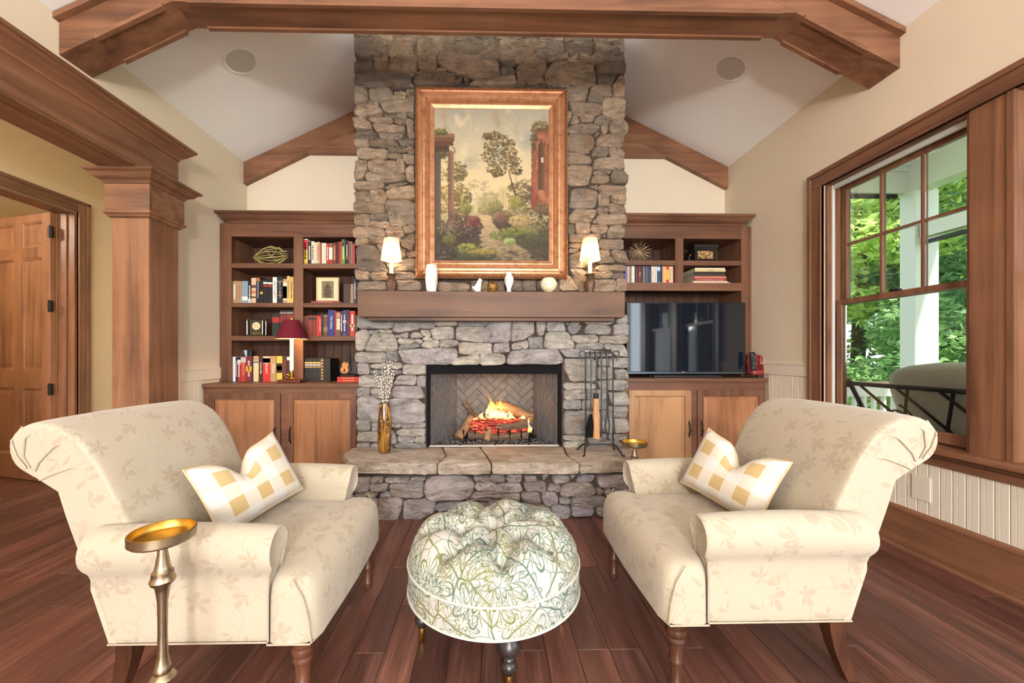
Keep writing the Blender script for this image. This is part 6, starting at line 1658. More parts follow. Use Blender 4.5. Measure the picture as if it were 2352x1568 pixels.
# ================================================================== PAINTING
def paint():
    Hh, Ww = 300, 224
    R = np.random.RandomState(3)
    yy, xx = np.mgrid[0:Hh, 0:Ww]
    X = xx / (Ww - 1.0); Y = yy / (Hh - 1.0)
    img = np.zeros((Hh, Ww, 3))
    def c(*a): return np.array(a) / 255.0
    def vnoise(sc, oct=4, seed=0):
        r = np.random.RandomState(seed); o = np.zeros((Hh, Ww)); am = 1; tot = 0
        for k in range(oct):
            n = int(sc * 2 ** k) + 2
            g = r.rand(n + 1, n + 1)
            fx = X * (n - 1); fy = Y * (n - 1)
            i = fx.astype(int); j = fy.astype(int); u = fx - i; v = fy - j
            u = u * u * (3 - 2 * u); v = v * v * (3 - 2 * v)
            o += am * (g[j, i] * (1 - u) * (1 - v) + g[j, i + 1] * u * (1 - v) + g[j + 1, i] * (1 - u) * v + g[j + 1, i + 1] * u * v)
            tot += am; am *= .55
        return o / tot
    def over(mask, colr):
        m = np.clip(mask, 0, 1)[..., None]
        img[:] = img * (1 - m) + np.asarray(colr) * m
    n1, n2, n3 = vnoise(4, 4, 1), vnoise(10, 4, 2), vnoise(24, 3, 3)
    # sky
    stops = [(0, c(176, 168, 150)), (.15, c(196, 184, 156)), (.32, c(212, 196, 158)), (.5, c(228, 204, 156)), (.62, c(206, 186, 140)), (1, c(90, 80, 50))]
    for ch in range(3): img[..., ch] = np.interp(Y, [s[0] for s in stops], [s[1][ch] for s in stops])
    over((n1 - .5) * 3 * (Y < .4), c(150, 154, 152)); over((n2 - .56) * 4 * (Y < .45), c(228, 206, 164)); over((.40 - n2) * 3 * (Y < .35), c(170, 146, 112))
    def blob(cx, cy, rx, ry, colr, hard=6, nz=.5, ns=None):
        d = ((X - cx) / rx) ** 2 + ((Y - cy) / ry) ** 2
        over((1 - d + ((n3 if ns is None else ns) - .5) * 2 * nz) * hard, colr)
    def rect(x0, x1, y0, y1, colr, a=1.0):
        over(((X >= x0) & (X <= x1) & (Y >= y0) & (Y <= y1)) * a, colr)
    def dab(px, py, r, colr, al=.8, sx=1.0):
        j0, j1 = int(px * Ww - r * sx - 2), int(px * Ww + r * sx + 3); i0, i1 = int(py * Hh - r - 2), int(py * Hh + r + 3)
        j0, i0 = max(j0, 0), max(i0, 0); j1, i1 = min(j1, Ww), min(i1, Hh)
        if j1 <= j0 or i1 <= i0: return
        gy, gx = np.mgrid[i0:i1, j0:j1]
        m = np.clip(1.2 - np.sqrt(((gx - px * Ww) / (r * sx)) ** 2 + ((gy - py * Hh) / r) ** 2), 0, 1) * al
        img[i0:i1, j0:j1] = img[i0:i1, j0:j1] * (1 - m[..., None]) + np.asarray(colr) * m[..., None]
    def bush(cx, cy, rx, ry, dark, light, n=90, r=(1.4, 3.2)):
        dark, light = np.asarray(dark), np.asarray(light)
        for k in range(n):
            a = R.uniform(0, 2 * pi); q = sqrt(R.rand())
            ux, uy = q * cos(a), q * sin(a)
            t = np.clip(.5 - .45 * uy - .25 * ux + R.normal() * .22, 0, 1) * (k / n * .6 + .4)
            dab(cx + ux * rx, cy + uy * ry, R.uniform(*r), dark * (1 - t) + light * t + R.normal(size=3) * .015, .75, R.uniform(.8, 1.6))
    # distant haze and ruins
    bush(.38, .55, .12, .09, c(160, 144, 112), c(196, 178, 138), 120); bush(.48, .59, .10, .05, c(150, 136, 102), c(186, 170, 126), 90); bush(.8, .53, .16, .07, c(132, 116, 84), c(170, 150, 110), 110)
    tri = (np.abs(X - .60) < (Y - .445) * .5) & (Y > .445) & (Y < .515); over(tri * .9, c(222, 200, 152)); rect(.565, .635, .515, .66, c(210, 188, 142))
    for k in (.575, .595, .615): rect(k, k + .006, .53, .65, c(172, 148, 108), .8)
    bush(.325, .585, .035, .045, c(206, 194, 158), c(240, 232, 206), 60); rect(.305, .325, .60, .68, c(226, 214, 182), .7); rect(.35, .37, .61, .68, c(214, 200, 164), .7)
    for cx, cy, rx, ry, d_, l_ in ((.14, .48, .11, .14, c(92, 78, 42), c(168, 138, 66)), (.20, .41, .09, .07, c(84, 74, 48), c(140, 118, 74)), (.10, .60, .12, .09, c(104, 84, 38), c(190, 150, 58)), (.24, .58, .08, .08, c(86, 74, 42), c(150, 124, 62)), (.74, .55, .11, .08, c(76, 64, 42), c(130, 110, 70)), (.83, .60, .10, .09, c(68, 56, 38), c(122, 104, 64)), (.46, .66, .08, .04, c(116, 106, 68), c(178, 164, 104)), (.53, .64, .06, .04, c(104, 96, 60), c(164, 152, 92))):
        bush(cx, cy, rx, ry, d_, l_, 130)
    # tall tree in the middle
    for q in np.linspace(0, 1, 40):
        dab(.645 + .075 * q ** 1.2, .40 + .20 * q, 1.3 + q, c(72, 56, 40), .9)
        dab(.70 + .035 * q, .42 + .16 * q, .9, c(86, 70, 50), .7)
    for cx, cy, r_ in ((.46, .18, .035), (.52, .175, .055), (.58, .20, .065), (.64, .23, .055), (.49, .245, .06), (.56, .26, .075), (.66, .29, .06), (.47, .31, .06), (.55, .33, .08), (.64, .345, .07), (.50, .385, .06), (.57, .40, .06), (.70, .345, .05), (.71, .40, .05), (.53, .42, .04)):
        bush(cx, cy, r_ * 1.1, r_ * .66, c(62, 50, 30), c(160, 134, 78), 75, (1.0, 2.4))
    # ruin with columns
    rect(0, .055, .24, .78, c(84, 70, 62)); over(((X < .055) & (Y > .24) & (Y < .78)) * (X / .055) * .5, c(120, 100, 84))
    rect(0, .175, .165, .19, c(142, 104, 78)); rect(0, .172, .19, .215, c(118, 80, 60)); rect(0, .165, .215, .245, c(100, 66, 50)); rect(0, .13, .245, .285, c(74, 58, 48))
    m_ = ((X > .118) & (X < .168) & (Y > .285) & (Y < .75)) * 1.0
    over(m_, c(118, 86, 70)); over(m_ * np.clip((X - .135) / .03, 0, 1) * .7, c(168, 132, 104)); over(m_ * np.clip((.13 - X) / .012, 0, 1), c(84, 60, 52)); over(m_ * np.clip((n2 - .5) * 3, 0, .5), c(150, 96, 74))
    for k in range(30): dab(R.uniform(.105, .18), R.uniform(.25, .295), 1.6, c(130, 102, 78) * R.uniform(.7, 1.25))
    rect(.10, .19, .745, .77, c(134, 108, 88))
    bush(.05, .155, .06, .022, c(80, 76, 40), c(140, 130, 66), 60); bush(.07, .30, .05, .03, c(70, 62, 44), c(110, 98, 64), 50)
    # red ruin
    m = (X > .845 + (Y < .25) * (.25 - Y) * .35 + .012 * (n3 - .5)) & (Y > .12) & (Y < .66); over(m, c(146, 88, 62))
    over(m * np.clip((n2 - .45) * 4, 0, 1), c(178, 118, 84)); over(m * np.clip((.875 - X) / .03, 0, 1) * .6, c(106, 60, 48)); over(m * np.clip((Y - .40) * 6, 0, 1) * (X < .91) * .55, c(128, 54, 44)); over(m * np.clip((.4 - n3) * 5, 0, .6), c(104, 58, 44))
    ar = (((X - .932) / .03) ** 2 + (np.minimum(0, Y - .26) / .05) ** 2 < 1) & (Y < .53) & (Y > .2); over(ar, c(92, 60, 44)); over(ar * np.clip((X - .925) / .03, 0, 1) * .7, c(124, 84, 58)); rect(.93, .955, .315, .35, c(206, 188, 154))
    bush(.93, .11, .08, .035, c(82, 72, 46), c(140, 124, 76), 90); bush(.865, .19, .025, .08, c(84, 70, 46), c(134, 114, 72), 80)
    # foreground
    g = np.clip((Y - (.70 + .04 * np.sin(X * 9))) * 9, 0, 1); over(g, c(70, 60, 44))
    for q in np.linspace(0, 1, 260):
        yt = .70 + .30 * q; xt = .44 + .02 * q + .26 * q ** 2; w = .03 + .24 * q ** 1.6
        for _ in range(3): dab(xt + R.uniform(-w, w), yt, R.uniform(1.2, 2.6), c(208, 178, 132) * (1 - .36 * q) * R.uniform(.82, 1.14), .8, 3.0)
    for cx, cy, rx, ry, d_, l_ in ((.12, .82, .18, .09, c(40, 36, 28), c(92, 80, 58)), (.30, .78, .12, .06, c(50, 38, 34), c(104, 78, 66)), (.33, .74, .06, .035, c(84, 44, 40), c(156, 86, 70)), (.22, .70, .08, .045, c(66, 52, 40), c(136, 104, 80)), (.27, .655, .05, .035, c(92, 92, 48), c(166, 164, 86)), (.62, .74, .10, .05, c(56, 42, 34), c(112, 84, 62)), (.60, .70, .06, .03, c(92, 66, 50), c(160, 118, 88)), (.72, .68, .10, .05, c(92, 82, 52), c(168, 150, 96)), (.74, .735, .09, .04, c(140, 116, 70), c(222, 190, 124)), (.93, .72, .12, .09, c(60, 54, 34), c(122, 108, 62)), (.95, .66, .08, .05, c(74, 58, 42), c(136, 110, 76)), (.70, .61, .06, .04, c(112, 106, 52), c(190, 178, 90)),
        (.72, .80, .18, .025, c(96, 98, 46), c(166, 164, 76)), (.60, .83, .12, .03, c(72, 80, 38), c(134, 142, 66)), (.88, .86, .14, .055, c(50, 48, 30), c(112, 106, 58)), (.28, .92, .13, .035, c(84, 86, 40), c(172, 168, 74)), (.42, .945, .13, .025, c(96, 88, 38), c(180, 160, 66)), (.35, .975, .2, .025, c(44, 44, 32), c(84, 84, 56)), (.1, .93, .12, .065, c(38, 34, 26), c(84, 72, 52)), (.13, .86, .06, .035, c(64, 60, 34), c(130, 120, 62)), (.65, .87, .05, .022, c(104, 112, 66), c(178, 188, 124)), (.92, .95, .10, .045, c(48, 40, 30), c(96, 80, 56))):
        bush(cx, cy, rx, ry, d_, l_, 150)
    for _ in range(90):
        a_, b_ = ((.05, .80), (.28, .80), (.88, .79), (.10, .96))[R.randint(4)]
        dab(a_ + R.normal() * .05, b_ + R.normal() * .02, .9, c(214, 198, 176), .7)
    for _ in range(7000):
        i, j = R.randint(2, Hh - 3), R.randint(3, Ww - 4)
        am = .035 if Y[i, j] < .45 and img[i, j].mean() > .55 else .10
        h = R.randint(1, 2); w = R.randint(1, 4)
        img[i:i + h, j:j + w] = np.clip(img[i, j] * R.uniform(1 - am, 1 + am), 0, 1)
    return np.clip(img * .83 + .015, 0, 1)
YP = 3.205
f0, f1 = PY(955, 204, YP), PY(1303, 641, YP)
fX0, fX1, fZ1, fZ0 = f0[0], f1[0], f0[2], f1[2]
pa = thing('landscape_painting', 'large gilt-framed oil painting of ruins and trees on the stone chimney', 'painting', ((fX0 + fX1) / 2, YP, fZ0))
GF = NT('antique_gilt'); gn = GF.noise(GF.co(), 18, 5, .65); 
GF.set(color=GF.ramp(gn, [(.30, srgb(148, 100, 70)), (.45, srgb(184, 132, 96)), (.75, srgb(206, 158, 120))]), rough=.38, metal=.55); GF.bump(gn, .15, .003)
GD = plain('darker_gilt', srgb(150, 96, 60), .5, metal=.5, var=.35, scale=80, bump=.4)  # darker gilt for the carved rope, beads and corner scrolls
prof = [(0, 0), (0, .034), (.012, .052), (.026, .054), (.038, .046), (.042, .038), (.050, .040), (.062, .050), (.078, .052), (.092, .040), (.098, .030), (.104, .034), (.112, .034), (.118, .024), (.126, .026), (.150, .014), (.154, .004)]
pw = (fX1 - fX0)
MB().frame(fX0, fX1, fZ0, fZ1, YP + .02, prof).obj('frame', GF.m, pa, smooth=28)
rope = MB(); R = np.random.RandomState(2)
def along(d, step, fn):
    x0, x1, z0, z1 = fX0 + d, fX1 - d, fZ0 + d, fZ1 - d
    for a, b in (((x0, z0), (x1, z0)), ((x1, z0), (x1, z1)), ((x1, z1), (x0, z1)), ((x0, z1), (x0, z0))):
        L = sqrt((b[0] - a[0]) ** 2 + (b[1] - a[1]) ** 2); n = int(L / step)
        for i in range(n):
            t = (i + .5) / n; fn(a[0] + (b[0] - a[0]) * t, a[1] + (b[1] - a[1]) * t, (b[0] - a[0]) / L, (b[1] - a[1]) / L)
def leafy(x, z, tx, tz):
    nx, nz = -tz, tx
    a = (x - tx * .013 - nx * .009, YP + .02 - .053, z - tz * .013 - nz * .009); b = (x + tx * .013 + nx * .009, YP + .02 - .053, z + tz * .013 + nz * .009)
    rope.tube([a, ((a[0] + b[0]) / 2, YP - .042, (a[2] + b[2]) / 2), b], [.003, .008, .003], 5)
along(.019, .021, leafy)
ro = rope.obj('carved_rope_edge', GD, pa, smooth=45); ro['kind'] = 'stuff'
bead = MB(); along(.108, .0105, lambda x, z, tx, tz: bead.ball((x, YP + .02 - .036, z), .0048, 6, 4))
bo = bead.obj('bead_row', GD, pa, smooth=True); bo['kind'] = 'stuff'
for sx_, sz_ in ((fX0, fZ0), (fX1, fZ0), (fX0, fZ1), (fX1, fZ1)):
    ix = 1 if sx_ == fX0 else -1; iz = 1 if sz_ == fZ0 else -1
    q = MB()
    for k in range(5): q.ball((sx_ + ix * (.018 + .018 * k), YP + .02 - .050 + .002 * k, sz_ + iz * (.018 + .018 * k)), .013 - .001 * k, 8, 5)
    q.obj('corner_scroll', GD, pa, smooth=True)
img = paint()
Hh, Ww = img.shape[:2]
cX0, cX1, cZ0, cZ1 = fX0 + .15, fX1 - .15, fZ0 + .15, fZ1 - .15
xs = np.linspace(cX0, cX1, Ww); zs = np.linspace(cZ1, cZ0, Hh)
off = root_off(pa)
V = [(x - off.x, YP + .010 - off.y, z - off.z) for z in zs for x in xs]
Fq = [(j * Ww + i, (j + 1) * Ww + i, (j + 1) * Ww + i + 1, j * Ww + i + 1) for j in range(Hh - 1) for i in range(Ww - 1)]
me = bpy.data.meshes.new('canvas'); me.from_pydata(V, [], Fq)
ca = me.color_attributes.new('paint', 'FLOAT_COLOR', 'POINT')
lin = np.where(img <= .04045, img / 12.92, ((img + .055) / 1.055) ** 2.4)
ca.data.foreach_set('color', np.concatenate([lin.reshape(-1, 3), np.ones((Hh * Ww, 1))], 1).astype(np.float32).ravel())
link('canvas', me, M['canvas'], pa)
MB().box(fX0 + .02, fX1 - .02, YP + .012, YP + .022, fZ0 + .02, fZ1 - .02).obj('backing', col(70, 52, 40), pa)
# ================================================================== TELEVISION AND REMOTE CADDY
TY = 3.59
t0, t1 = PY(1440, 694, TY), PY(1712, 858, TY)
tx0, tx1, tz1, tz0 = t0[0], t1[0], t0[2], t1[2] + .002
tv = thing('television', 'flat black television standing on the cabinet', 'television', ((tx0 + tx1) / 2, TY + .03, ZC_R))
MB().box(tx0, tx1, TY, TY + .035, tz0, tz1).obj('casing', col(20, 20, 22, .35), tv, bevel=.003)
TS = NT('television_screen'); TS.set(color=(.008, .012, .018), rough=.05, spec=.8)
MB().box(tx0 + .008, tx1 - .008, TY - .0012, TY, tz0 + .020, tz1 - .008).obj('screen', TS.m, tv)
MB().box(tx0 + .001, tx1 - .001, TY - .002, TY + .001, tz0, tz0 + .012).obj('lower_trim', plain('steel_blue_trim', srgb(104, 122, 138), .3, metal=.8), tv)
lettering('SONY', col(196, 198, 200), tv, ((tx0 + tx1) / 2 - .03, TY - .0016, tz0 + .0165), .011)
for sx_ in (-1, 1):
    xm = (tx0 + tx1) / 2 + sx_ * .32
    MB().tube([(xm, TY + .015, tz0 + .002), (xm + sx_ * .06, TY - .10, ZC_R + .006)], .006, 8).tube([(xm, TY + .015, tz0 + .002), (xm + sx_ * .05, TY + .10, ZC_R + .006)], .006, 8).obj('foot', col(24, 24, 26, .35), tv)
MB().box((tx0 + tx1) / 2 - .30, (tx0 + tx1) / 2 + .34, TY + .0, TY + .012, ZC_R + .002, ZC_R + .018).obj('stand_bar', col(34, 34, 36, .4), tv)

rx, ry = XU(1737, 3.54), 3.55
rc = thing('remote_caddy', 'red leather armchair-shaped remote caddy beside the television', 'remote holder', (rx, ry, ZC_R))
RL = plain('red_leather', srgb(134, 50, 46), .4, var=.15, scale=60, bump=.2)
cz = ZC_R + .0005
for a in (-.05, .035):
    for b in (-.035, .03):
        place_smooth(MB().lathe([(.006, 0), (.008, .012), (.007, .022)], (rx + a + .008, ry + b, cz), 10), 'foot', BLACK_T, rc)
soft_box(rx - .062, rx + .062, ry - .055, ry + .05, cz + .020, cz + .075, n=3).obj('seat', RL, rc, smooth=True)
for a in (-.062, .037):
    soft_box(rx + a, rx + a + .028, ry - .05, ry + .05, cz + .024, cz + .125, n=3).obj('arm', RL, rc, smooth=True)
bk_ = soft_box(rx - .058, rx + .062, ry + .02, ry + .055, cz + .03, cz + .215, n=4)
bk_.obj('back', RL, rc, smooth=True)
soft_box(rx + .034, rx + .066, ry - .01, ry + .05, cz + .09, cz + .205, n=3).obj('wing', RL, rc, smooth=True)
rm = thing('remote_control', 'long black remote control standing in the red caddy', 'remote control', (rx - .045, ry - .03, cz + .09))
p0 = Vector((rx - .052, ry - .058, cz + .068)); 
q = MB().box(-.022, .022, -.008, .008, 0, .165)
q.V = [(p0.x + v[0] - .010 * v[2] / .16, p0.y + v[1] + .012 * v[2] / .16, p0.z + v[2]) for v in q.V]
q.obj('body', col(24, 24, 27, .35), rm, bevel=.003)
for i in range(9):
    for j in range(3):
        if (i * 3 + j) % 7 == 5: continue
        zz = .018 + i * .0155
        MB().box(p0.x - .014 + j * .011 - .01 * zz / .16, p0.x - .008 + j * .011 - .01 * zz / .16, p0.y - .010 + .012 * zz / .16, p0.y - .0075 + .012 * zz / .16, p0.z + zz, p0.z + zz + .006).obj('button', col(206, 206, 206) if (i + j) % 4 == 0 else col(110, 112, 118), rm)

# ================================================================== FIRE TOOLS
ft = thing('fire_tool_stand', 'black wrought iron fire tool stand on the hearth', 'fire tools', (XU(1377, 3.02), 3.04, HZ))
I2 = plain('wrought_iron', srgb(58, 60, 62), .42, metal=.6, var=.25)
def fp_(u, v, Y): return PY(u, v, Y)
YT = 3.04
def tp(u, v): return PY(u, v, YT)
yb_ = tp(1346, 1018)[2]
zbase = HZ + .002
for ul, uc, s in ((1345, 1345, -1), (1408, 1408, 1)):
    base = tp(ul, 1019)
    x = base[0]
    top = tp(ul, 812)
    pts = [(x, YT, base[2]), (x, YT, top[2] - .03), (x, YT, top[2]), (x + s * .012, YT, top[2] + .018), (x + s * .034, YT, top[2] + .022), (x + s * .05, YT, top[2] + .004), (x + s * .046, YT, top[2] - .022), (x + s * .03, YT, top[2] - .045), (x + s * .026, YT, top[2] - .054), (x + s * .032, YT, top[2] - .058)]
    place_smooth(MB().tube(pts, [.0065] * 4 + [.006] * 3 + [.005, .004, .003], 8), 'upright', I2, ft)
    for sy_, e in ((-.11, .05), (.09, .035)):
        place_smooth(MB().tube([(x, YT, base[2]), (x + s * .012, YT + sy_ * .35, base[2] - .012), (x + s * .028, YT + sy_ * .8, zbase + .03), (x + s * .036, YT + sy_, zbase + .006), (x + s * .052, YT + sy_ * 1.12, zbase + .004)], [.0075, .0075, .0065, .006, .004], 8), 'leg', I2, ft)
xa, xb = tp(1345, 0)[0], tp(1408, 0)[0]
place_smooth(MB().tube([(xa, YT, tp(1345, 1020)[2]), (xb, YT, tp(1408, 1020)[2])], .006, 8), 'lower_bar', I2, ft)
zb_ = tp(1377, 810)[2]
place_smooth(MB().tube([(xa, YT, zb_), (xb, YT, zb_)], .005, 8), 'top_bar', I2, ft)
def tool(name, lab, u, parts):
    x = tp(u, 0)[0]
    t = thing(name, lab, 'fire tool', (x, YT - .012, tp(u, 1005)[2]), group='fire tools on the stand')
    h = [(x - .004, YT + .008, zb_ - .04), (x - .004, YT + .010, zb_ - .005), (x - .002, YT + .004, zb_ + .012), (x, YT - .008, zb_ + .010), (x + .002, YT - .012, zb_ - .02)]
    parts(t, x, h)
def rod(t, h, x, v, r=.0055):
    place_smooth(MB().tube(h + [(x, YT - .012, tp(1377, v)[2])], [.003, .004, .0045, .005, r, r], 8), 'rod', I2, t)
def shovel(t, x, h):
    rod(t, h, x, 945)
    zt, zb2 = tp(u_sh, 950)[2], tp(u_sh, 1003)[2]
    n = 8; secs = []
    for i in range(n + 1):
        q = i / n; z = zt + (zb2 - zt) * q; w = .010 + .028 * min(1, q * 2.2)
        secs.append([(x - w * .75 - .018 * q, YT - .020 - .012 * q, z), (x - .006 - .018 * q, YT - .006 - .012 * q, z), (x + w * .75 - .018 * q, YT - .020 - .012 * q, z), (x + w * .75 - .018 * q, YT - .024 - .012 * q, z), (x - .006 - .018 * q, YT - .012 - .012 * q, z), (x - w * .75 - .018 * q, YT - .024 - .012 * q, z)])
    place_smooth(MB().loft(secs), 'blade', DK, t)
u_sh = 1356
tool('fire_shovel', 'black ash shovel hanging on the fire tool stand', u_sh, shovel)
def brush(t, x, h):
    rod(t, h, x, 905)
    z1 = tp(1368, 903)[2]
    place_smooth(MB().lathe([(.017, 0), (.020, -.003), (.021, -.036), (.018, -.04)], (x, YT - .012, z1), 16), 'ferrule', BLACK_T, t)
    BS = NT('straw_bristles'); bn = BS.noise(BS.mapping(BS.co(), (160, 160, 3)), 1, 3, .6)
    BS.set(color=BS.ramp(bn, [(.3, srgb(150, 100, 58)), (.7, srgb(222, 174, 122))]), rough=.9); BS.bump(bn, .8, .006)
    zb3 = tp(1368, 1005)[2]
    place_smooth(MB().lathe([(.019, z1 - .038), (.021, z1 - .07), (.025, (z1 + zb3) / 2), (.031, zb3), (.001, zb3)], (x, YT - .012, 0), 24, cap=False), 'bristles', BS.m, t)
tool('hearth_brush', 'straw-bristled hearth brush hanging on the fire tool stand', 1368, brush)
def poker(t, x, h):
    rod(t, h, x, 1003)
    z = tp(1380, 985)[2]
    place_smooth(MB().tube([(x, YT - .012, z), (x + .016, YT - .012, z - .008), (x + .022, YT - .012, z + .008)], [.004, .004, .002], 6), 'hook', I2, t)
tool('fire_poker', 'black iron poker hanging on the fire tool stand', 1380, poker)
def tongs(t, x, h):
    place_smooth(MB().tube(h + [(x, YT - .012, tp(1394, 845)[2])], [.003, .004, .0045, .005, .006, .006], 8), 'rod', I2, t)
    place_smooth(MB().ball((x, YT - .012, tp(1394, 843)[2]), .009), 'pivot', I2, t)
    z = [tp(1394, v)[2] for v in (845, 900, 950, 975, 995, 1010)]
    for s in (-1, 1):
        o = [.0, .002, .004, .018, .010, -.010]
        place_smooth(MB().tube([(x + s * a + .004 * i * .3, YT - .012 + s * .004, zz) for i, (a, zz) in enumerate(zip(o, z))], [.006, .006, .006, .0065, .0055, .004], 8), 'arm', I2, t)
tool('log_tongs', 'black iron log tongs hanging on the fire tool stand', 1393, tongs)

# ================================================================== AMBER VASE WITH BRANCHES
ax_, ay_ = PY(883, 1040, 3.08)[0], 3.08
av = thing('amber_vase', 'tall streaked amber glass vase on the hearth', 'vase', (ax_, ay_, HZ))
AG = NT('amber_streak_glass'); an = AG.noise(AG.mapping(AG.co(), (38, 38, 4)), 1, 5, .65, .5); a2 = AG.noise(AG.co(), 42, 2)
AG.set(color=AG.mix(AG.math('MULTIPLY', AG.ramp(a2, [(.62, 0), (.68, 1)]), .8), AG.ramp(an, [(.36, srgb(52, 30, 16)), (.5, srgb(128, 82, 32)), (.66, srgb(206, 156, 70))]), srgb(240, 206, 130)), rough=.08, trans=.35, ior=1.45, coat=.4)
zh = PY(883, 925, ay_)[2] - HZ
place_smooth(MB().lathe([(.030, .0015), (.043, .006), (.050, zh * .15), (.054, zh * .35), (.052, zh * .6), (.045, zh * .82), (.036, zh), (.032, zh), (.040, zh * .82), (.046, zh * .6), (.047, zh * .3), (.038, .02), (.001, .018)], (ax_, ay_, HZ), 32, cap=False), 'body', AG.m, av)
TW = plain('twig_bark', srgb(120, 98, 82), .8, var=.2); BUD = plain('catkin_white', srgb(236, 230, 222), .9, var=.05)
R = np.random.RandomState(21)
for i in range(22):
    br_ = thing('willow_branch', 'pussy willow twig with white catkins standing in the amber vase', 'branch', (ax_, ay_, HZ + zh * .5), group='pussy willow twigs in the amber vase')
    a = R.uniform(0, 2 * pi); sp_ = R.uniform(.02, .13); L = R.uniform(.24, .38)
    b0_ = Vector((ax_ + .014 * cos(a), ay_ + .014 * sin(a), HZ + .035)); m0 = Vector((ax_ + .022 * cos(a), ay_ + .022 * sin(a), HZ + zh))
    e0_ = Vector((ax_ + sp_ * cos(a), ay_ + sp_ * .7 * sin(a), HZ + zh + L * (1 - .25 * sp_ / .13)))
    mid = m0.lerp(e0_, .5) + Vector((R.uniform(-.012, .012), R.uniform(-.01, .01), .012))
    place_smooth(MB().tube([tuple(b0_), tuple(m0), tuple(mid), tuple(e0_)], [.0022, .002, .0016, .001], 5), 'stem', TW, br_)
    q = MB()
    for k in range(10):
        t = (k + .6) / 10
        p = m0.lerp(mid, t * 2) if t < .5 else mid.lerp(e0_, t * 2 - 1)
        q.ball((p.x + R.uniform(-.005, .005), p.y + R.uniform(-.005, .005), p.z), R.uniform(.0036, .0054), 6, 4, 1.5)
    place_smooth(q, 'catkins', BUD, br_, smooth=True)['kind'] = 'stuff'

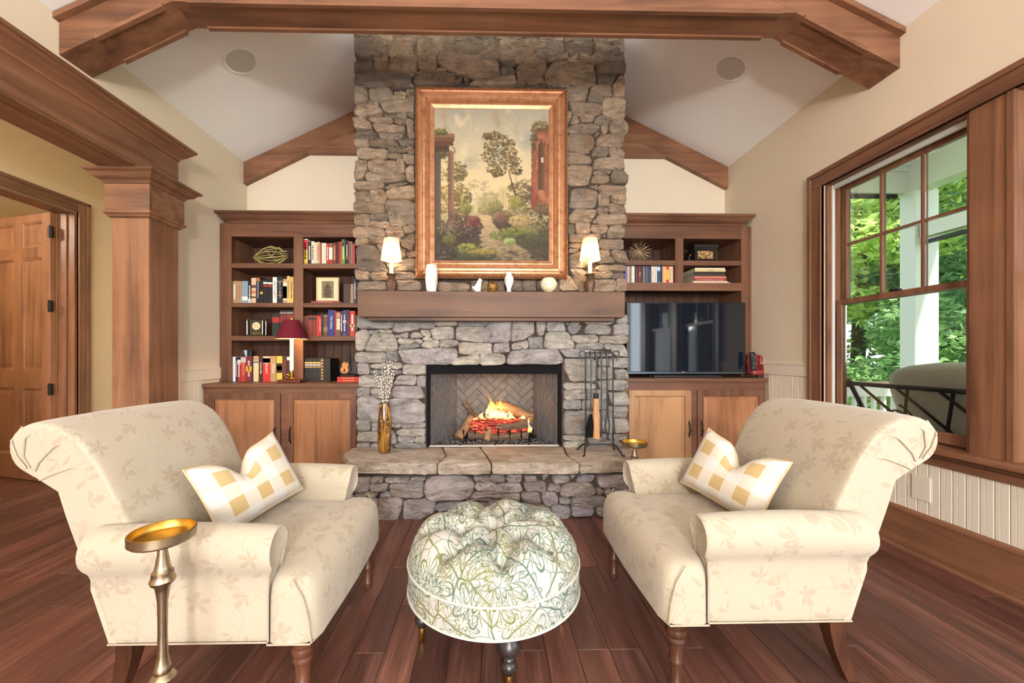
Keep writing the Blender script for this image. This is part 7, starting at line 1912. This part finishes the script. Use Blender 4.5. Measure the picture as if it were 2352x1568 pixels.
# ================================================================== ARMCHAIRS
def armchair(label, loc, rz):
    t = thing('armchair', label, 'armchair', (0, 0, 0), group='damask armchairs')
    D_ = M['damask']
    # back: rolled section lofted across the width
    sec = [(.15, .40), (.20, .50), (.25, .62), (.30, .74), (.35, .84), (.405, .905), (.47, .945), (.54, .955), (.592, .935), (.622, .90), (.627, .86), (.612, .818), (.578, .792), (.535, .79), (.497, .787), (.476, .755), (.462, .69), (.44, .60), (.41, .52), (.375, .43), (.33, .36), (.22, .34)]
    st_ = [(s_ * a, b) for s_, L_ in ((-1, ((.314, .90), (.318, .95), (.310, .99), (.285, 1.0), (.2, 1.0), (.1, 1.0))), (1, ((0, 1.0), (.1, 1.0), (.2, 1.0), (.285, 1.0), (.310, .99), (.318, .95), (.314, .90)))) for a, b in L_]
    cxm, czm = .42, .66
    secs = []
    for y, k in st_:
        bow = .012 * (1 - (y / .34) ** 2)
        secs.append([((cxm + (x - cxm) * k - (bow if x < .45 else 0)), y * (1 + .05 * max(0, (z - .6)) / .35), czm + (z - czm) * (k if z > .5 else 1) + .008 * (1 - (y / .34) ** 2) * (z > .8)) for x, z in sec])
    MB().loft(secs).obj('backrest', D_, t, smooth=True, sub=1, world=False)
    for s in (-1, 1):
        for (pts) in ([(.405, .905), (.47, .87), (.52, .82), (.535, .79)], [(.33, .80), (.42, .80), (.49, .775), (.52, .76)], [(.50, .945), (.56, .90), (.57, .84), (.55, .80)], [(.59, .935), (.605, .89), (.59, .84), (.56, .80)]):
            P = []
            for i, (x, z) in enumerate(pts):
                y = s * (.318 * (1 + .05 * max(0, (z - .6)) / .35) + .002)
                if i == 0: y = s * .30 * (1 + .05 * max(0, (z - .6)) / .35)
                P.append((x, y, z))
            place_smooth(MB().tube(P, .0028, 5), 'pleat_seam', M['piping'], t, world=False)
    # arms
    for s in (-1, 1):
        prof = [(.35, .249), (.371, .249), (.373, .256), (.374, .36), (.374, .465), (.392, .480), (.414, .508), (.420, .548), (.408, .588), (.375, .616), (.335, .616), (.302, .594), (.288, .552), (.286, .46), (.285, .36), (.286, .256), (.288, .249), (.31, .249)]
        secs = []
        for x, k, fz in ((-.262, .80, 1), (-.276, .93, 1), (-.268, 1.0, 1), (-.20, 1.0, 0), (-.05, 1, 0), (.1, 1, 0), (.22, 1, 0), (.30, 1.0, 2), (.322, 1.0, 2), (.336, .95, 2), (.341, .80, 2)):
            q = []
            for y, z in prof:
                yy = .35 + (y - .35) * k; zz = z if z < .47 else .55 + (z - .55) * k
                xx = x
                if z < .47 and fz == 1: xx = x + .028
                if fz == 2: xx = .235 + (x - .33) + (min(zz, .50) - .25) * .31
                q.append((xx, s * yy, zz + (.012 * sin(pi * (x + .27) / .6) if zz > .5 else 0)))
            secs.append(q)
        MB().loft(secs).obj('arm', D_, t, smooth=60, sub=1, world=False)
        place_smooth(MB().tube([(-.247, s * .3745, .252), (-.247, s * .3755, .40), (-.25, s * .377, .468)], .003, 5), 'arm_welt', M['piping'], t, world=False)
    # seat: T cushion
    plan = [(-.405, -.33), (-.385, -.385), (-.30, -.388), (-.245, -.386), (-.236, -.30), (-.236, -.284), (0, -.284), (.25, -.284), (.25, 0), (.25, .284), (0, .284), (-.236, .284), (-.236, .30), (-.245, .386), (-.30, .388), (-.385, .385), (-.405, .33), (-.415, 0)]
    def lv(z, ins, up=0):
        q = []
        for x, y in plan:
            L = sqrt(x * x + y * y)
            fx = 1 if x < -.23 else 0
            q.append((x + (ins if x < -.33 else (-.25 * ins if (x > -.26 and abs(y) > .29) else 0)), y - math.copysign(min(abs(y), ins * .9), y) * (1 if abs(y) > .29 else .0), z + up * (1 - (y / .40) ** 2)))
        return q
    secs = [lv(.249, .0), lv(.2495, .0), lv(.257, -.001), lv(.30, -.002), lv(.38, -.004), lv(.425, .006), lv(.452, .030, .006), lv(.464, .065, .012)]
    mb = MB().loft(secs, cap=False)
    n = len(plan); b = 7 * n
    # top surface as a strip of quads between the mirrored halves
    half = n // 2
    top = [b + i for i in range(n)]
    prs = [(top[i], top[(n - 2 - i) % n]) for i in range(0, 8)]
    V = mb.V
    midp = []
    for a, c2 in prs:
        va, vc = Vector(V[a]), Vector(V[c2])
        m_ = (va + vc) / 2; m_.z += .012
        midp.append(len(V)); V.append(tuple(m_))
    for i in range(7):
        mb.F.append((prs[i][0], prs[i + 1][0], midp[i + 1], midp[i]))
        mb.F.append((prs[i][1], midp[i], midp[i + 1], prs[i + 1][1]))
    mb.F.append((top[17], top[0], midp[0], prs[0][1]))
    mb.F.append(tuple(range(n))[::-1])
    mb.obj('seat', D_, t, smooth=True, sub=2, world=False)
    for s in (-1, 1):
        place_smooth(MB().tube([(-.33, s * .387, .455), (-.365, s * .391, .40), (-.382, s * .389, .33), (-.388, s * .384, .255)], .0028, 5), 'seat_welt', M['piping'], t, world=False)
    # rear panel and bottom welt
    secs = [[(.23, -.372, .25), (.255, -.372, .25), (.255, .372, .25), (.23, .372, .25)], [(.285, -.366, .42), (.318, -.366, .42), (.318, .366, .42), (.285, .366, .42)], [(.34, -.30, .53), (.385, -.30, .53), (.385, .30, .53), (.34, .30, .53)]]
    MB().loft(secs).obj('outside_back', D_, t, smooth=40, world=False)
    w = [(-.40, -.33), (-.385, -.386), (-.25, -.386), (-.245, -.375), (.255, -.375), (.257, 0), (.255, .375), (-.245, .375), (-.25, .386), (-.385, .386), (-.40, .33), (-.41, 0), (-.40, -.33)]
    place_smooth(MB().tube([(x, y, .251) for x, y in w], .0032, 6), 'bottom_welt', M['piping'], t, world=False)
    # legs
    for s in (-1, 1):
        place_smooth(MB().lathe([(.012, .0003), (.016, .004), (.016, .012), (.020, .016), (.021, .03), (.018, .034), (.020, .10), (.026, .104), (.026, .112), (.022, .118), (.026, .17), (.032, .176), (.032, .184), (.026, .19), (.034, .20), (.037, .21), (.034, .222), (.028, .226), (.030, .25)], (-.345, s * .345, 0), 24), 'front_leg', M['leg_wood'], t, world=False)
        secs = []
        for q, (xx, yy, zz, w_) in enumerate(((.305, .310, 0.0003, .020), (.28, .312, .05, .021), (.252, .316, .12, .023), (.232, .322, .19, .026), (.222, .328, .252, .029))):
            secs.append([(xx - w_, s * yy - w_, zz), (xx + w_, s * yy - w_, zz), (xx + w_, s * yy + w_, zz), (xx - w_, s * yy + w_, zz)])
        MB().loft(secs).obj('rear_leg', M['leg_wood'], t, world=False, bevel=.003)
    t.location = loc; t.rotation_euler = (0, 0, rz)
    return t
armchair('cream damask rolled-back armchair beside the window', (1.0, 1.705, 0), 0)
armchair('cream damask rolled-back armchair beside the column and the brass drink table', (-.955, 1.645, 0), pi)

def pillow(label, loc, rot, mirror):
    t = thing('throw_pillow', label, 'pillow', loc, group='gingham pillows')
    t.rotation_euler = (Matrix.Rotation(rot[2], 3, 'Z') @ Matrix.Rotation(rot[0], 3, 'X') @ Matrix.Rotation(rot[1], 3, 'Z')).to_euler()
    nx, ny = 22, 16
    w, h = .200, .142
    V, U = [], []
    for side in (1, -1):
        for j in range(ny + 1):
            for i in range(nx + 1):
                a, b = -1 + 2 * i / nx, -1 + 2 * j / ny
                e = (1 - a ** 4) * (1 - b ** 4)
                pin = 1 - .06 * (1 - abs(a)) * 0 
                x = a * w * (1 - .05 * (1 - b * b)); y = b * h * (1 - .06 * (1 - a * a))
                th = .062 * max(0, e) ** .42
                dent = math.exp(-((a - .12) / .26) ** 2) * max(0, (b + .25) / 1.25) ** 1.4
                y -= .085 * dent
                th *= 1 - .55 * dent
                y += .018 * abs(a) ** 3 * (b > 0) * b
                V.append((x, y, side * th)); U.append((i / nx * .94 + .03, j / ny * .64 + .03))
    n1 = (nx + 1) * (ny + 1)
    F = []
    for s in (0, 1):
        for j in range(ny):
            for i in range(nx):
                q = (s * n1 + j * (nx + 1) + i, s * n1 + j * (nx + 1) + i + 1, s * n1 + (j + 1) * (nx + 1) + i + 1, s * n1 + (j + 1) * (nx + 1) + i)
                F.append(q if s == 0 else q[::-1])
    if mirror:
        V = [(-v[0], v[1], v[2]) for v in V]; F = [f[::-1] for f in F]
    me = bpy.data.meshes.new('cover'); me.from_pydata(V, [], F)
    uvl = me.uv_layers.new(name='UVMap')
    for lp in me.loops: uvl.data[lp.index].uv = U[lp.vertex_index]
    link('cover', me, M['gingham'], t, smooth=True)
    edge = [j * (nx + 1) for j in range(ny + 1)] + [ny * (nx + 1) + i for i in range(1, nx + 1)] + [(ny - j) * (nx + 1) + nx for j in range(1, ny + 1)] + [nx - i for i in range(1, nx + 1)]
    place_smooth(MB().tube([V[i] for i in edge], .0045, 6), 'cord_edge', M['cord'], t, world=False)
# the pillows lean in the chairs against back and arm
pillow('yellow gingham throw pillow in the armchair by the column', (-1.015, 1.69, .63), (radians(64), radians(11), radians(66)), True)
pillow('yellow gingham throw pillow in the armchair by the window', (1.09, 1.75, .63), (radians(64), radians(-11), radians(-66)), False)

# ================================================================== OTTOMAN
ot = thing('ottoman', 'round tufted ottoman in white and green floral print on dark turned legs', 'ottoman', (.02, 1.655, 0))
RO = .352
ZB, ZBT = .218, .330
btn = [(0.0, 0.0)] + [(.135 * cos(2 * pi * k / 6 + .3), .135 * sin(2 * pi * k / 6 + .3)) for k in range(6)] + [(.25 * cos(2 * pi * k / 8 + .1), .25 * sin(2 * pi * k / 8 + .1)) for k in range(8)]
segs = []
for k in range(6):
    segs.append((btn[0], btn[1 + k]))
    a = btn[1 + k]
    near = sorted(btn[7:], key=lambda q: (q[0] - a[0]) ** 2 + (q[1] - a[1]) ** 2)[:2]
    for q in near: segs.append((a, q))
for q in btn[7:]:
    L = sqrt(q[0] ** 2 + q[1] ** 2); segs.append((q, (q[0] / L * RO * 1.0, q[1] / L * RO * 1.0)))
S0 = np.array([s[0] for s in segs]); S1 = np.array([s[1] for s in segs]); Bt = np.array(btn)
NA, NR = 168, 46
rr_ = np.linspace(0, 1, NR + 1)[1:] ** .9
ang = np.arange(NA) * 2 * pi / NA
P = np.array([(RO * r * cos(a), RO * r * sin(a)) for r in rr_ for a in ang])
rad = np.linalg.norm(P, axis=1) / RO
d = S1 - S0
tt = np.clip(((P[:, None, :] - S0) * d).sum(2) / (d * d).sum(1), 0, 1)
ds = np.linalg.norm(P[:, None, :] - (S0 + tt[..., None] * d), axis=2).min(1)
dbt = np.linalg.norm(P[:, None, :] - Bt, axis=2).min(1)
dome = ZBT + .138 * np.maximum(0, 1 - rad ** 5.0) ** .5
puff = .036 * (1 - np.exp(-(ds / .040) ** 1.3)) * np.clip((1 - rad) * 9, 0, 1)
pit = .048 * np.exp(-(dbt / .030) ** 1.25) * np.clip((1 - rad) * 9, 0, 1)
Z = dome - .014 * np.clip((1 - rad) * 9, 0, 1) + puff - pit
V = [tuple(p) + (z,) for p, z in zip(P.tolist(), Z.tolist())]
V.append((0, 0, float(ZBT + .138 - .064)))
F = [((j * NA + i), (j * NA + (i + 1) % NA), ((j + 1) * NA + (i + 1) % NA), ((j + 1) * NA + i)) for j in range(NR - 1) for i in range(NA)]
F += [(len(V) - 1, i, (i + 1) % NA) for i in range(NA)]
rq = np.linspace(0, 1, 400); zq = .138 * np.maximum(0, 1 - rq ** 5.0) ** .5
sq = np.concatenate([[0], np.cumsum(np.sqrt((np.diff(rq) * RO) ** 2 + np.diff(zq) ** 2))])
ar_ = np.interp(rad, rq, sq)
U = [(p[0] / (q + 1e-9) * a_ * 1.15 + .5, p[1] / (q + 1e-9) * a_ * 1.15 + .5) for p, q, a_ in zip(P.tolist(), (rad * RO).tolist(), ar_.tolist())] + [(.5, .5)]
def uvmesh(name, V, F, U, mat, parent):
    me = bpy.data.meshes.new(name); me.from_pydata(V, [], F)
    uvl = me.uv_layers.new(name='UVMap')
    for lp in me.loops: uvl.data[lp.index].uv = U[lp.vertex_index]
    return link(name, me, mat, parent, smooth=True)
uvmesh('tufted_top', V, [f[::-1] if False else f for f in F], U, M['ottoman'], ot)
V = []; U = []
for j in range(5):
    z = ZBT - (ZBT - ZB) * j / 4; r = RO + .002 * sin(pi * j / 4)
    for i in range(NA + 1):
        a = 2 * pi * i / NA; V.append((r * cos(a), r * sin(a), z)); U.append((a * RO * 1.15 + 3, z * 1.15 + 2))
F = [(j * (NA + 1) + i + 1, j * (NA + 1) + i, (j + 1) * (NA + 1) + i, (j + 1) * (NA + 1) + i + 1) for j in range(4) for i in range(NA)]
uvmesh('side_band', V, F, U, M['ottoman'], ot)
for z in (ZBT, ZB + .002):
    pts = [((RO + .002) * cos(2 * pi * i / 96), (RO + .002) * sin(2 * pi * i / 96), z) for i in range(97)]
    place_smooth(MB().tube(pts, .0042, 6), 'welt', M['ottoman_welt'], ot, world=False)
place_smooth(MB().lathe([(RO - .004, ZB - .001), (.001, ZB - .001)], (0, 0, 0), 48, cap=False), 'underside', BLACK_T, ot, world=False)
for q in btn:
    k = min(range(len(P)), key=lambda i: (P[i][0] - q[0]) ** 2 + (P[i][1] - q[1]) ** 2)
    place_smooth(MB().ball((q[0], q[1], float(Z[k]) + .001), .009, 10, 5, .5), 'button', M['ottoman_welt'], ot, world=False)
for k in range(4):
    a = -pi / 2 + .165 + k * pi / 2
    lx_, ly_ = .298 * cos(a), .298 * sin(a)
    lg = place_smooth(MB().lathe([(.013, .062), (.016, .066), (.018, .074), (.026, .082), (.030, .094), (.026, .106), (.018, .112), (.022, .117), (.022, .121), (.018, .126), (.030, .138), (.041, .156), (.043, .168), (.039, .182), (.028, .194), (.026, .198), (.030, .203), (.030, .217)], (lx_, ly_, 0), 24), 'leg', M['dark_turned'], ot, world=False)
    place_smooth(MB().lathe([(.009, .0003), (.0115, .003), (.014, .06), (.013, .064)], (lx_, ly_, 0), 18), 'brass_cap', M['brass'], lg, world=False)

# ================================================================== DRINK TABLES
def drink_table(label, x, y, ztop, r):
    t = thing('drink_table', label, 'drink table', (x, y, 0), group='brass drink tables')
    h = ztop
    place_smooth(MB().lathe([(.001, h - .022), (r - .006, h - .022), (r - .003, h - .018), (r - .003, h), (r, h), (r, h - .022), (r - .004, h - .027), (.02, h - .030), (.001, h - .030)], (0, 0, 0), 48, cap=False), 'tray', M['gold_dish'], t, world=False, fix=True)
    place_smooth(MB().lathe([(r + .0008, h - .002), (r + .0008, h - .024), (r - .004, h - .029), (.02, h - .031), (.0195, h - .032)], (0, 0, 0), 48, cap=False), 'tray_rim', M['pewter'], t, world=False, fix=False)
    s = h / .66
    prof = [(.105, .0005), (.105, .008), (.09, .014), (.03, .024), (.02, .04), (.016, .10 * s), (.014, .16 * s), (.013, .225 * s), (.016, .255 * s), (.026, .262 * s), (.031, .270 * s), (.026, .278 * s), (.019, .284 * s), (.022, .292 * s), (.019, .30 * s), (.016, .31 * s), (.0125, .33 * s), (.011, .39 * s), (.012, .47 * s), (.016, .50 * s), (.018, .512 * s), (.027, .520 * s), (.030, .528 * s), (.026, .537 * s), (.0255, .543 * s), (.0255, .55 * s), (.020, .556 * s), (.017, .567 * s), (.012, .60 * s), (.010, h - .03)]
    place_smooth(MB().lathe(prof, (0, 0, 0), 32), 'pedestal', M['pewter'], t, world=False)
drink_table('tall brass pedestal drink table in front of the armchair by the column', -.90, 1.10, .69, .075)
drink_table('small brass drink table behind the armchair by the window', .965, 2.58, .60, .080)
